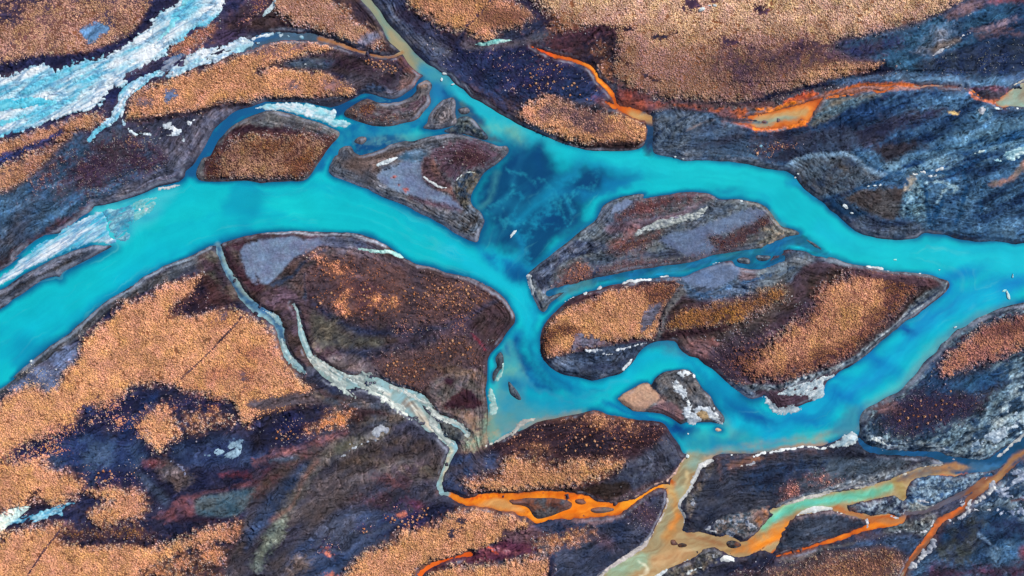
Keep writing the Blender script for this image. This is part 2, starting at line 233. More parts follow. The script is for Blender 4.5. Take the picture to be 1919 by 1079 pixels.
ISLANDS = [  # (label, outline, carve it out of the river?)
 ('long low grey sandbar between the streaked ice jam and the wide turquoise bend at left', P("-2039,-121 -1919,-81 -1869,-44 -1808,-5 -1763,28 -1708,45 -1694,42 -1683,61 -1641,81 -1585,108 -1541,131 -1494,157 -1530,157 -1563,159 -1602,150 -1641,142 -1674,128 -1713,114 -1752,92 -1797,67 -1841,45 -1880,14 -1919,-8 -2079,-61"), 1),
 ('brown grassy island with grey gravel rim between two narrow blue channels, upper left of centre', P("-1179,448 -1184,426 -1174,406 -1140,400 -1085,398 -1029,400 -974,398 -942,393 -903,397 -848,400 -781,403 -759,420 -737,453 -714,487 -692,520 -670,548 -656,562 -646,578 -659,592 -692,606 -737,623 -781,634 -820,651 -876,662 -915,665 -946,656 -985,640 -1018,623 -1051,606 -1074,584 -1096,562 -1113,534 -1132,495 -1157,487 -1171,464"), 1),
 ('small crescent gravel island with a brown heathy hump at its left end', P("-631,656 -620,670 -597,684 -570,701 -547,709 -520,701 -497,695 -458,695 -425,698 -403,706 -375,723 -356,743 -358,756 -342,770 -319,779 -303,768 -299,751 -307,734 -303,712 -303,695 -314,679 -331,662 -347,640 -369,626 -403,617 -436,609 -481,603 -525,606 -570,620 -603,634 -625,642"), 1),
 ('small wedge of lilac grey gravel just below the junction of the greenish tributary', P("-336,601 -319,617 -314,640 -297,667 -275,690 -258,704 -236,711 -217,713 -209,690 -213,656 -209,617 -236,601 -264,594 -292,590 -319,594"), 1),
 ('mottled gravel shoal filling the murky shallows above the large grey island', P("-207,634 -180,644 -146,634 -108,594 -86,565 -100,553 -136,563 -180,577 -230,577 -257,585 -219,605"), 1),
 ('little round pebble islet in the murky shallows right of the lilac gravel wedge', P("-203,667 -189,677 -169,677 -158,667 -166,654 -189,651"), 1),
 ('grey gravel islet in the blue cross channel above the large grey island', P("-592,551 -570,567 -547,565 -545,551 -561,537 -581,542"), 1),
 ('large grey gravel island with smooth silt flat, tapering to a point above the main junction', P("-686,448 -686,434 -670,417 -636,406 -603,392 -570,378 -536,367 -503,348 -458,328 -425,317 -381,298 -336,275 -292,253 -258,236 -230,214 -203,197 -169,181 -136,171 -125,181 -116,209 -102,242 -102,256 -114,281 -125,292 -139,300 -153,320 -153,348 -139,375 -125,398 -108,426 -91,442 -58,464 -25,492 -11,512 -19,531 -47,528 -75,540 -114,553 -158,567 -191,576 -236,576 -280,570 -319,565 -347,559 -369,553 -403,551 -431,545 -458,537 -481,523 -514,512 -547,503 -570,498 -592,512 -603,531 -625,534 -648,523 -654,501 -664,498 -678,470"), 1),
 ('broad streaky gravel island with pale silt flats and olive ice strip, right of centre', P("54,47 62,20 73,-14 93,-61 107,-81 121,-89 134,-75 147,-53 185,-25 201,-11 240,11 279,28 312,37 363,43 418,58 474,68 529,76 585,85 641,93 696,104 752,122 807,132 863,141 919,146 958,149 952,152 997,167 1030,184 1061,195 1080,203 1052,220 1019,228 1002,242 986,264 969,286 952,306 930,317 913,323 869,331 835,334 791,334 769,339 746,350 713,354 657,357 613,353 568,348 535,343 490,337 496,352 463,353 401,339 368,325 343,309 329,286 318,259 290,236 257,214 223,186 185,153 146,122 112,100 79,75"), 1),
 ('biggest island, grassy mounds split by a dry grey gully inside the lower right river loop', P("107,-183 107,-222 112,-261 123,-278 146,-300 179,-320 223,-331 262,-336 301,-345 335,-339 368,-331 401,-323 424,-306 446,-289 463,-267 474,-245 496,-222 518,-206 546,-199 579,-197 610,-200 624,-217 641,-239 668,-256 696,-264 718,-284 746,-300 774,-323 796,-345 824,-370 858,-395 874,-406 902,-417 935,-406 952,-406 975,-439 997,-456 1041,-453 1086,-439 1103,-431 1141,-417 1158,-395 1169,-373 1180,-350 1214,-328 1230,-311 1264,-295 1308,-264 1342,-239 1375,-206 1408,-178 1442,-150 1475,-122 1509,-111 1536,-89 1564,-67 1598,-39 1625,-11 1638,11 1634,25 1620,33 1598,39 1575,47 1531,53 1475,61 1420,64 1364,70 1325,81 1275,86 1230,103 1197,116 1164,117 1130,120 1103,134 1064,139 1030,142 991,134 969,106 947,81 980,83 946,74 913,71 869,73 835,83 824,102 785,96 757,85 724,76 680,60 641,42 585,41 529,35 474,30 413,18 368,7 324,-4 268,-17 218,-39 185,-67 157,-94 132,-122 115,-150"), 1),
 ('dark gravel islet among little blue channels, nearest the main river right of centre', P("1078,175 1103,181 1125,175 1147,161 1164,145 1153,141 1125,150 1097,161 1080,167"), 1),
 ('tiny grey sand islet ringed by blue water at the end of the narrow middle channel', P("842,107 869,115 891,110 892,93 869,91 846,95"), 2),
 ('tiny pale gravel islet right of the grey sand one in the narrow middle channel', P("913,120 935,124 969,122 963,108 941,102 921,106"), 2),
 ('small island with flat tan silt lobe and branching white ice inside the lower river loop', P("396,-417 413,-400 446,-381 474,-363 504,-353 518,-363 528,-345 538,-334 563,-317 602,-309 646,-306 668,-311 682,-328 702,-356 724,-384 746,-406 757,-434 774,-456 794,-478 799,-495 788,-509 746,-503 696,-506 655,-503 635,-512 613,-498 585,-481 557,-470 502,-464 457,-462 429,-445 407,-431"), 1),
 ('tiny pale rock islet below the small tan and icy island', P("763,-528 771,-523 782,-526 785,-533 774,-537 764,-534"), 1),
 ('narrow dark sliver islet in the silty shallows beside the central brown island', P("-14,-350 -2,-359 17,-386 34,-414 31,-422 14,-417 -5,-400 -11,-378"), 1),
 ('dark gravel spit lying in the shallow green water against the central brown island', P("-58,-256 -41,-239 -31,-261 -33,-295 -47,-309 -64,-345 -72,-350 -72,-317 -55,-295 -59,-272"), 1),
 ('dark brown island with tan grass along its lower side, above the bright orange stream', P("666,-625 635,-651 618,-679 601,-708 574,-732 535,-740 502,-760 474,-779 440,-795 390,-799 346,-797 312,-790 290,-774 240,-761 168,-757 84,-757 1,-763 -69,-764 -125,-771 -158,-782 -180,-783 -219,-769 -255,-757 -269,-729 -257,-696 -242,-657 -222,-626 -197,-612 -158,-604 -125,-599 -83,-593 -58,-578 -25,-559 9,-537 23,-542 57,-525 96,-505 140,-494 190,-483 235,-475 268,-467 301,-461 335,-467 363,-482 424,-490 479,-498 535,-501 563,-507 579,-521 596,-549 613,-571 629,-593 641,-619"), 0),
 ('navy and slate island edged with white crust between tan stream and turquoise river', P("749,-638 780,-625 835,-621 913,-619 958,-614 1002,-608 1086,-599 1153,-596 1186,-588 1230,-579 1275,-562 1303,-579 1319,-608 1364,-625 1420,-632 1503,-632 1586,-638 1623,-646 1639,-660 1614,-664 1547,-670 1503,-680 1470,-694 1436,-708 1403,-722 1353,-736 1286,-750 1230,-761 1175,-767 1114,-780 1058,-794 1008,-811 963,-833 972,-846 946,-874 919,-902 891,-924 858,-941 807,-913 741,-918 696,-904 646,-907 642,-891 644,-857 631,-835 626,-818 642,-785 664,-757 681,-729 697,-696 714,-658"), 0),
 ('lens shaped dark island between the straight orange thread and the teal stream at lower right', P("1061,-860 1103,-848 1158,-837 1203,-836 1242,-851 1308,-865 1346,-881 1308,-899 1253,-921 1186,-943 1130,-964 1064,-984 1002,-999 989,-993 997,-963 1011,-924 1033,-886"), 0),
 ('small speckled grey island wrapped by thin tan channels at lower right', P("1255,-815 1297,-809 1358,-792 1397,-784 1436,-779 1452,-793 1475,-802 1475,-838 1453,-861 1420,-851 1381,-844 1353,-852 1308,-841 1267,-834"), 0),
 ('frosted blue grey island between the blue channel and the rusty stream at lower right', P("1481,-757 1499,-732 1537,-710 1586,-700 1642,-706 1698,-698 1742,-689 1789,-689 1781,-713 1742,-729 1714,-743 1670,-768 1603,-802 1547,-829 1509,-832 1478,-835 1477,-802"), 0),
 ('dark lens islet lying in the widest part of the bright orange stream', P("1,-796 45,-787 112,-784 168,-787 212,-796 225,-807 218,-825 190,-836 162,-847 129,-858 96,-864 73,-847 62,-827 34,-815 1,-812 0,-808 -12,-797 12,-788"), 2),
 ('tiny rust islet in the upper thread of the bright orange stream', P("235,-790 262,-789 280,-802 262,-810 240,-805"), 2),
 ('narrow grey islet in the lower thread of the bright orange stream', P("295,-829 318,-820 363,-822 386,-829 363,-838 324,-844 301,-839"), 2),
 ('round dark islet in the tan mudflats below the navy island, right one of the pair', P("621,-964 638,-957 657,-962 652,-971 629,-974"), 2),
 ('dark upright islet in the tan mudflats below the navy island, left one of the pair', P("596,-946 610,-945 616,-955 624,-963 604,-967 595,-960"), 2),
 ('round grey gravel islet with ringed edge in the tan stream at the bottom right', P("703,-999 718,-982 755,-976 785,-990 775,-1010 738,-1021 713,-1016"), 0),
 ('mottled gravel islet with dark rings in the tan stream under the navy island', P("802,-952 824,-945 852,-952 860,-966 835,-975 810,-971"), 2),
 ('large central brown heath island sprinkled with orange shrubs, south of the turquoise bend', P("-1090,157 -1085,128 -1068,95 -1046,53 -1010,3 -985,-28 -940,-78 -909,-86 -876,-114 -853,-153 -848,-195 -834,-236 -812,-267 -787,-289 -737,-295 -698,-284 -648,-317 -597,-335 -553,-325 -514,-323 -486,-344 -436,-366 -381,-386 -331,-409 -311,-434 -283,-475 -236,-487 -186,-512 -155,-551 -125,-540 -91,-535 -90,-512 -87,-462 -92,-428 -98,-384 -92,-345 -90,-306 -87,-272 -79,-245 -62,-228 -40,-200 -17,-167 5,-139 13,-117 10,-94 -12,-56 -40,-28 -67,-5 -101,14 -69,-13 -102,12 -141,35 -191,51 -247,57 -292,76 -347,87 -381,104 -403,115 -458,151 -470,160 -497,176 -531,193 -570,204 -625,210 -681,213 -737,215 -792,215 -848,213 -903,210 -974,199 -1029,187 -1079,174"), 0),
]
MARK = {}

# ------------------------------------------------------------------ soils and plant cover, large areas first
ALL = P("-19919,19079 20081,19079 20081,-16921 -19919,-16921")
def cool(c):                                           # the sands here are charcoal and slate rather than violet
    if c is None or c[2] < c[0]*1.02: return c
    k = float(np.clip((.22-c.max())/.17, 0, 1)); v = float(np.clip((c[0]/c[1]-.6)/.4, 0, 1))
    return c*(np.array([.96, 1.02, .97], F)*(1-k)+np.array([1.05, 1+.12*v, .76-.10*v], F)*k)
def soil(shape, c, c2=None, **k): lay(shape, cool(c), c2=cool(c2), **k)
def grass(shape, gc, gr=0.95, gnd=None, **k):
    k['f'] = k.get('f', 1.5)*1.5+1.8; k['rag'] = k.get('rag', 1.0)*1.2+.3; k.setdefault('warp', 0.8)
    lay(shape, GUND if gnd is None else gnd, gr=gr, gc=gc, **k)
soil(ALL, C(42,46,84), C(66,66,96), warp=0, sc=14, st=3, ang=20)
# --- north-west
soil(P("-2519,1679 -959,1679 -959,959 -1419,619 -1799,419 -2519,319"), C(46,42,84), C(66,56,92), f=8, sc=6)
grass(P("-2141,1357 -1418,1357 -1329,1135 -1335,1062 -1363,1012 -1391,973 -1430,940 -1474,918 -1530,895 -1585,873 -1652,865 -1708,859 -1780,854 -1847,840 -1919,823 -2141,790"), TANP*0.84, gr=0.62, dh=0.5, c2=PLUM2, sc=6, bias=-0.2)
soil(E("-1886,1026,72,31,5 -1563,1068,311,22,0 -1902,1073,111,33,0"), C(34,38,84), C(60,50,92), f=7, rag=2.2, warp=2.5, keep=True, a=0.85)
lay(E("-1886,1026,72,28,5 -1836,1073,167,17,0"), None, gr=0.12, f=6, rag=2.5, warp=2.5)
soil(P("-1610,962 -1585,976 -1530,987 -1491,968 -1507,954 -1535,940 -1557,918 -1580,920"), C(88,122,168), f=2, rag=0.8)
soil(E("-1808,946,39,22,0 -1735,979,50,33,20 -1658,984,33,22,0"), C(96,66,98), C(120,80,90), f=5, rag=2, keep=True, a=0.7)
soil(L("-1975,818,33 -1919,818,33 -1808,840,33 -1697,845,39 -1585,862,28 -1474,907,22 -1391,959,22 -1352,1012,28 -1324,1057,39 -1302,1101,50"), C(34,36,82), f=2, rag=0.8)
soil(L("-2002,545,89 -1919,556,78 -1808,584,67 -1697,617,67 -1585,651,67 -1519,695,61 -1441,756,50 -1363,790,50 -1279,823,50 -1224,923,61 -1140,979,61 -1062,1046,67"), C(34,40,92), C(56,52,92), f=4, rag=1.2)
soil(P("-1229,929 -1096,968 -1062,1023 -1051,1079 -1029,1123 -862,1123 -862,951 -974,959 -1085,918 -1168,895 -1252,873 -1291,862"), C(60,46,84), C(40,44,92), f=3, sc=5)
grass(L("-1263,890,28 -1224,912,44 -1179,932,44 -1118,959,33"), C(176,112,90), gr=0.7, f=3, rag=2)
grass(L("-1035,984,17 -985,1018,25 -940,1057,28 -890,1096,33"), C(176,112,84), gr=0.7, f=2.5, rag=1.5)
soil(L("-1085,940,61 -1018,973,44 -962,1007,33 -919,1001,28"), C(58,46,88), f=4)
grass(P("-2030,545 -1919,551 -1863,562 -1780,578 -1697,606 -1613,634 -1552,646 -1519,642 -1530,617 -1596,590 -1658,565 -1735,542 -1808,517 -1886,489 -2030,445"), TANB*1.1, gr=0.9, dh=0.5)
soil(L("-1952,464,33 -1919,476,33 -1852,501,28 -1780,526,22 -1735,548,22 -1680,581,22"), C(36,46,98), f=2.5)
grass(P("-2030,414 -1919,445 -1852,473 -1780,498 -1724,525 -1680,559 -1624,603 -1608,598 -1641,559 -1691,520 -1727,476 -1763,442 -1813,398 -1863,373 -1919,356 -2030,325"), TANB*1.05, gr=0.85, dh=0.4)
soil(E("-1875,431,67,17,20 -1902,398,22,17,0"), C(84,70,100), f=4, rag=2, keep=True, a=.6)
# north-west dark plain
soil(P("-2086,325 -1919,342 -1852,370 -1763,437 -1724,476 -1674,531 -1608,592 -1580,551 -1496,617 -1463,640 -1441,590 -1363,559 -1235,562 -1229,578 -1246,526 -1307,448 -1418,392 -1563,309 -1608,270 -1674,242 -1752,197 -1863,114 -2086,3"), C(58,88,128), C(58,64,96), f=4, rag=1.5, sc=9, ang=35, st=2, var=.4)
soil(E("-1530,459,156,67,30 -1430,492,122,50,10 -1619,381,61,44,30 -1318,515,83,33,10"), C(54,40,66), C(74,54,76), f=9, rag=3, warp=3, a=0.85)
soil(E("-1719,448,67,16,48 -1519,520,33,17,0"), C(70,52,74), f=5, rag=2)
grass(E("-1430,542,39,16,0 -1441,553,22,11,0 -1727,431,39,12,45"), C(150,96,70), gr=0.5, f=4, rag=2, gnd=C(64,46,66))
grass(E("-1563,448,89,61,30 -1396,470,100,44,20"), C(96,66,62), gr=0.25, f=8, rag=3, gnd=C(58,44,66))
soil(L("-1563,314,22 -1463,353,31 -1385,387,36 -1307,426,39 -1252,459,44 -1213,498,33 -1179,537,28 -1179,567,33 -1129,634,28 -1085,667,22"), C(88,86,116), C(60,62,96), f=3, ro=0.35, sc=3, st=3, ang=30)
soil(P("-1329,551 -1229,567 -1168,651 -1096,676 -1007,687 -1029,667 -1085,634 -1124,601 -1151,528 -1174,503 -1240,470"), C(64,62,98), C(92,88,120), f=3, ro=0.3, sc=4, st=2, ang=50)
soil(L("-1936,70,39 -1852,120,33 -1774,181,28 -1708,231,22 -1669,248,22 -1585,295,22"), C(84,60,74), C(60,48,72), f=3, rag=1)
soil(L("-1952,47,12 -1886,95,11 -1819,145,10 -1752,192,9 -1702,211,9 -1641,248,10 -1580,292,12"), C(112,110,140), f=1, rag=.3)
# --- tan mound west of the tributary
soil(P("-1463,690 -1418,745 -1363,779 -1274,812 -1140,840 -959,918 -870,933 -737,933 -648,907 -536,868 -442,857 -414,818 -358,790 -353,751 -425,723 -514,734 -603,706 -959,690 -1140,656 -1391,612 -1457,617"), C(44,40,82), C(66,56,86), f=3, sc=5)
grass(P("-1436,645 -1427,690 -1405,723 -1382,740 -1329,754 -1268,776 -1213,798 -1140,823 -1085,848 -1029,869 -974,883 -959,901 -903,909 -848,915 -781,918 -725,917 -689,908 -673,891 -720,883 -770,872 -820,855 -876,839 -920,826 -948,812 -903,814 -848,816 -792,812 -737,806 -681,795 -636,779 -609,756 -587,739 -603,723 -650,715 -725,712 -820,711 -903,711 -959,707 -1001,696 -1096,682 -1168,666 -1252,652 -1329,638 -1391,632 -1430,632"), TAN*0.92, gr=0.95, dh=.6)
soil(E("-1273,715,29,22,30"), C(98,110,150), f=2, rag=.8)
soil(E("-1374,695,33,22,20 -909,883,61,22,-8 -800,897,33,17,0 -673,751,33,25,0 -820,751,22,12,0"), C(104,94,124), C(140,100,100), f=4, rag=1.6, a=.85)
soil(L("-1430,627,12 -1329,630,14 -1252,642,12 -1168,658,11 -1096,674,10 -1001,688,10"), C(40,34,60), f=1.5)
soil(P("-903,826 -859,840 -792,857 -725,873 -670,883 -614,879 -570,862 -458,851 -425,812 -375,790 -403,745 -470,740 -570,745 -592,762 -625,779 -681,806 -737,811 -820,820"), C(42,36,62), C(66,52,74), f=3, sc=5, ang=-10, st=2)
soil(P("-853,839 -792,854 -737,861 -681,859 -659,834 -709,818 -775,822 -826,829"), C(48,62,94), C(66,72,96), f=2.5)
soil(E("-559,779,61,22,10 -425,768,44,22,0"), C(84,76,106), C(60,54,84), f=5, rag=2)
soil(E("-458,776,33,19,0 -603,829,78,22,-15"), C(48,32,48), f=5, rag=2, a=.8)
grass(E("-503,843,44,18,-20 -458,823,28,12,-30 -431,801,17,8,-30"), C(170,116,92), gr=0.3, f=4, rag=2.5, gnd=C(60,44,60))
soil(P("-403,801 -364,806 -339,793 -358,762 -392,745 -425,745"), C(140,104,104), C(100,84,104), f=2)
soil(L("-575,717,28 -525,745,33 -475,734,28 -414,729,13 -369,754,9"), C(104,98,128), C(46,62,100), f=1.5, ro=.4, sc=1.6, st=3, ang=-15, con=1.6)
soil(L("-926,705,9 -820,704,10 -709,705,10 -625,712,11"), C(70,72,104), f=1)
# brown point between thin stream and tributary
soil(P("-442,859 -403,873 -369,834 -342,806 -364,801 -403,812"), C(110,74,70), C(84,60,72), f=2)
# --- tan island top
soil(P("-903,1146 -603,1146 -559,1057 -503,1001 -470,929 -425,890 -458,879 -559,890 -681,937 -820,954 -937,959 -959,962 -1070,968 -1015,1046"), C(46,36,66), C(66,50,70), f=3, sc=5)
grass(P("-870,1162 -692,1162 -681,1076 -642,1051 -614,1029 -592,996 -564,973 -525,956 -497,939 -482,918 -493,902 -525,908 -570,908 -603,919 -648,936 -692,952 -737,969 -792,986 -837,1002 -870,1030 -887,1068"), TANP*0.82, gr=0.85, dh=0.6)
soil(E("-531,929,42,19,25"), C(112,112,144), f=2.5, rag=.8)
soil(E("-714,1029,67,22,10 -575,951,22,14,0"), C(140,104,90), f=6, rag=2, a=.6, keep=True)
grass(P("-992,1135 -898,1135 -909,1062 -948,1029 -992,996 -1001,990 -974,1023"), C(150,98,80), gr=0.6, f=2.5, gnd=C(74,54,80))
soil(L("-475,923,8 -492,951,7 -514,973,6 -547,996,4"), C(150,120,110), f=1)
# --- bank east of the tributary
soil(P("-536,1146 -458,1146 -369,1057 -325,1018 -219,957 -125,923 41,912 168,990 390,957 390,812 290,840 212,862 57,912 41,656 34,612 -125,712 -219,790 -319,845 -458,1001 -514,1079"), C(42,36,72), C(50,54,96), f=3, sc=6)
soil(P("-497,1112 -470,1090 -442,1029 -403,984 -358,940 -236,901 -219,868 -303,851 -369,912 -442,984 -481,1035"), C(66,80,122), C(90,90,120), f=4, rag=1.5, sc=4, ro=.2)
soil(P("-208,895 -136,901 -69,890 41,895 57,901 140,862 262,829 312,768 357,701 279,690 185,695 68,695 34,667 41,634 -125,723 -208,784"), C(32,34,74), C(40,54,100), f=4, sc=7)
soil(E("-91,679,89,33,-35 -14,690,44,33,0"), C(58,44,68), f=8, rag=3)
grass(E("18,857,50,22,0 129,812,67,28,-10 68,768,67,28,-10 -69,879,72,14,0 -25,834,67,33,0"), C(176,128,112), gr=0.13, f=6, rag=3, gnd=C(38,36,72))
# --- north: tan fields
grass(P("-403,1357 -386,1112 -378,1062 -364,1040 -331,1018 -297,996 -258,973 -208,954 -169,946 -136,933 -102,925 -69,930 -47,946 -66,962 -14,965 14,968 23,978 68,996 84,1011 68,1035 34,1051 1,1057 0,1065 -41,1082 -52,1112 -14,1357"), TAN*0.88, gr=0.93, dh=.6, f=2)
soil(P("-125,1029 -58,1051 41,1035 34,1029 62,1007 18,984 -14,973 -91,973 -164,979"), C(112,74,72), C(84,58,68), f=5, rag=2, keep=True, a=.5)
lay(P("-125,1018 -58,1046 41,1035 34,1029 62,1007 18,984 -14,973 -91,979"), None, gc=C(140,92,70), gr=.8, f=5)
soil(P("-191,929 -125,912 -47,923 41,923 68,940 168,968 223,957 168,918 68,912 -14,895 -125,890 -180,895"), C(76,78,108), C(96,84,96), f=3, sc=4, st=3)
NEG = P("51,1357 73,1112 84,1079 112,1051 137,1023 160,984 185,967 240,965 312,959 346,956 379,948 390,918 388,868 374,818 382,779 413,755 457,743 513,731 557,722 602,705 668,694 741,694 807,697 863,695 913,705 958,716 908,716 919,717 986,726 1064,745 1141,762 1197,779 1264,795 1319,806 1375,829 1404,841 1364,847 1308,840 1253,851 1197,868 1180,895 1219,932 1308,943 1386,954 1453,973 1509,993 1559,1018 1614,1046 1664,1071 1720,1112 2031,1301 2031,1413")
soil(L("34,1101,67 101,1046,67 140,990,50 235,946,50 346,934,44"), C(38,32,70), f=4)
grass(NEG, C(188,140,114), gr=0.93, dh=.8, f=3)
lay(P("57,1246 112,1068 279,1012 502,1007 1001,979 1197,984 1364,996 1475,1023 1642,1068 1753,1135 1642,1301"), None, gc=C(222,174,136), gr=.97, f=18, rag=3, warp=4)
lay(P("379,912 557,912 835,895 919,884 1086,912 1197,840 1397,840 1308,790 1141,745 919,701 835,679 557,706 379,790"), None, gc=C(160,116,98), gr=.85, f=12, rag=3, warp=4)
lay(E("869,812,106,72,-20 986,840,106,50,-15 1186,857,145,28,-8 1297,845,111,16,-5"), C(66,50,66), gc=C(104,76,76), gr=.4, f=14, rag=4, warp=3)
soil(E("1230,873,111,22,-5 1331,857,78,17,-5 1114,857,100,22,-8"), C(52,42,84), C(72,52,78), f=7, rag=2.5, a=.85)
grass(P("1069,784 1103,801 1158,818 1208,826 1275,829 1342,837 1397,840 1353,818 1286,801 1208,784 1141,768 1080,768"), C(206,150,114), gr=.9, f=2.5)
soil(L("301,963,6 379,963,9 452,961,7"), C(36,32,64), f=1.5, rag=1)
soil(L("524,933,8 563,940,11 613,952,7"), C(40,34,64), f=1.5, rag=1)
soil(L("485,801,11 518,784,14 546,772,7"), C(40,34,64), f=2, rag=1.2)
soil(L("401,851,9 429,823,10 446,806,6"), C(40,34,64), f=2, rag=1)
soil(E("674,1051,22,17,0 741,1073,28,17,0 935,1040,28,14,0 802,918,33,9,0 930,1046,17,17,0 1080,890,8,10,0"), C(60,44,84), f=3, rag=1.6, warp=2)
soil(L("535,723,8 585,704,12 629,691,12 702,686,10 780,689,10 863,686,12 913,695,14 963,707,17 952,715,21 1030,729,18 1141,752,19 1208,768,21 1308,791,21 1375,815,28 1420,826,39 1486,818,33"), C(24,28,62), f=1.6, rag=.7)
soil(P("385,951 340,968 262,951 168,957 134,918 196,873 262,840 312,790 340,768 385,756 379,801 390,868"), C(32,30,64), C(52,38,62), f=3, rag=1.2)
soil(E("235,940,89,19,10 357,768,33,22,30 201,895,56,13,20"), C(84,52,64), f=5, rag=2, a=.7)
grass(E("340,884,11,9,0 357,812,28,33,0 185,996,39,17,20"), C(190,134,110), gr=.3, f=3, rag=2)
# rust ground below the north orange stream
soil(P("385,751 435,745 490,734 535,706 607,695 607,684 524,665 468,670 424,683 393,690 385,717"), C(128,70,62), C(96,62,70), f=2.5, rag=1)
soil(E("474,701,22,22,0 424,723,28,17,30 357,695,22,9,0"), C(150,66,44), C(104,62,60), f=5, rag=1.6, a=.5)
soil(P("524,667 602,695 724,690 835,684 919,690 980,695 1001,679 991,665 891,656 869,673 780,673 696,667 591,670"), C(84,78,100), C(104,72,76), f=2.5, sc=3, st=3)
soil(P("602,683 668,685 702,670 718,656 780,670 863,667 891,651 863,634 807,634 752,645 668,670"), C(176,92,60), C(110,80,90), f=1.8, rag=1, sc=2.5, st=2, con=1.4)
soil(P("780,626 835,622 902,606 924,587 869,596 807,615"), C(206,96,44), C(120,80,80), f=1.2, rag=.6)
# north mound beside the river
soil(P("1,645 34,679 112,723 223,701 335,665 446,651 518,601 518,562 490,523 413,509 312,512 196,540 73,590"), C(38,32,58), C(58,50,76), f=2)
grass(P("35,656 52,679 91,695 130,711 179,700 223,677 279,661 335,650 390,644 440,633 479,611 506,594 509,567 495,548 468,528 413,531 357,537 290,540 235,551 179,572 123,594 73,616 40,631"), TAN*0.93, gr=0.94, dh=.6)
soil(E("290,628,50,17,5 324,590,33,17,-10"), C(110,92,110), C(140,96,88), f=4, rag=1.4, a=.9)
lay(P("140,695 235,667 335,634 335,578 235,601 185,634 112,640"), C(76,58,66), gc=C(140,102,92), gr=.5, f=7, rag=2)
soil(P("312,538 390,542 463,545 490,542 468,522 413,519 346,523"), C(40,30,44), C(66,48,52), f=1.5, keep=False)  # dark stripe on the mound's lower bank: its shade put into the colour
soil(L("73,598,4 140,567,4 196,544,4 251,527,4 312,516,4 390,515,4 463,521,4 502,545,4"), C(126,120,140), f=.6, rag=.2)
# --- north-east slate plain
NEP = P("527,645 591,667 696,662 780,634 913,590 1001,581 975,587 1086,609 1169,701 1308,734 1436,745 1531,745 1698,734 1787,695 1919,679 2143,679 2143,314 1919,175 1753,181 1586,203 1531,203 1486,184 1381,186 1286,214 1197,286 1075,398 1025,439 891,467 780,478 668,478 557,503 524,512")
lay(NEP, C(26,48,82), c2=C(64,98,132), f=3, rag=1, sc=5, st=4, ang=20, ro=.32, con=1.2)
soil(P("527,640 591,665 696,654 780,628 835,612 869,590 835,523 668,479 535,506"), C(56,72,106), C(84,96,124), f=4, ro=.35, sc=2.5, st=4, ang=25)
for i, s in enumerate((L("535,556,8 563,590,7 602,617,6 657,645,6 713,659,4"), L("652,584,6 691,606,6 741,623,4 780,626,4"), L("557,528,6 585,556,7 602,590,6 641,617,4"))):
    soil(s, C(40,56,92) if i != 1 else C(120,112,118), f=1, rag=.4)
soil(P("691,578 780,601 869,578 1001,578 1002,578 975,534 919,495 974,479 835,489 724,501 668,545"), C(46,50,84), C(64,84,120), f=6, rag=2, sc=4, st=3, ang=10)
grass(P("913,523 946,545 1001,562 975,562 1041,551 1091,545 1075,517 1030,501 963,498 919,481 974,492 935,509 919,489"), C(180,124,92), gr=.42, f=4, rag=2, gnd=C(62,48,66))
soil(P("535,506 613,488 724,474 835,470 913,453 997,439 952,445 1002,439 1014,456 919,481 946,476 807,492 696,492 585,509"), C(66,82,116), C(98,104,130), f=2, ro=.35, sc=2, st=4, ang=-12)
# dark bars on the plain
DK = C(32,36,72)
soil(P("897,573 1002,587 1114,587 1197,603 1308,606 1364,634 1475,655 1586,677 1634,673 1592,640 1509,615 1453,590 1375,548 1319,517 1281,537 1253,512 1141,512 1030,542 919,542"), DK, C(46,46,78), f=4, rag=1.2, sc=6)
soil(P("1347,523 1420,548 1503,551 1567,528 1559,489 1520,520 1475,492 1436,462 1414,456 1386,476 1358,509"), C(36,34,62), C(52,48,76), f=4, rag=1.2)
soil(P("1091,537 1153,592 1264,592 1286,526 1275,503 1208,504 1108,498 1030,464 975,476 941,487"), C(40,44,78), C(58,72,108), f=4)
soil(P("1030,453 1103,493 1197,501 1264,497 1308,470 1347,445 1381,428 1364,403 1308,387 1253,367 1186,348 1141,345 1108,370 1075,398 1061,420"), C(78,92,120), C(64,70,96), f=2, ro=.35, sc=3, st=2, ang=10)
soil(L("1025,453,11 1103,491,14 1197,499,16 1264,493,17 1308,467,17 1364,431,22 1392,423,11"), C(112,136,168), f=1.5, rag=.4)
soil(E("1230,453,67,19,10 1153,392,72,17,5 1208,398,72,11,0"), C(62,58,78), C(44,58,92), f=4, rag=2)
soil(P("1247,339 1303,367 1397,374 1458,369 1493,342 1467,314 1450,259 1403,248 1342,274 1281,308"), C(74,72,96), C(58,52,74), f=2.5, rag=.8, sc=5)
soil(E("1436,345,56,28,10 1286,337,33,17,-20 1331,298,56,17,30"), C(50,42,58), f=4, rag=1.4, a=.8)
soil(P("1180,292 1219,337 1275,303 1342,270 1420,242 1509,259 1542,214 1486,185 1381,187 1286,217 1219,278"), C(64,76,106), C(46,56,90), f=3, ro=.35, sc=2.5, st=2)
soil(P("1186,337 1230,325 1275,298 1331,281 1319,270 1253,270 1219,281 1192,303"), C(24,50,90), f=2)
soil(L("1364,239,9 1408,239,12 1470,236,9"), C(34,50,90), f=2)
soil(P("1453,298 1475,375 1497,414 1542,403 1564,325 1559,248 1497,259 1458,264"), C(92,124,150), C(58,84,116), f=2.5, ro=.6, sc=1.6, st=1.5, con=1.5)
lay(P("1392,448 1475,481 1642,526 1753,526 1831,548 1831,498 1698,459 1642,431 1531,414 1453,426"), C(98,132,158), c2=C(26,54,92), f=5, ro=.35, sc=2.6, st=4, ang=22, con=1.4)
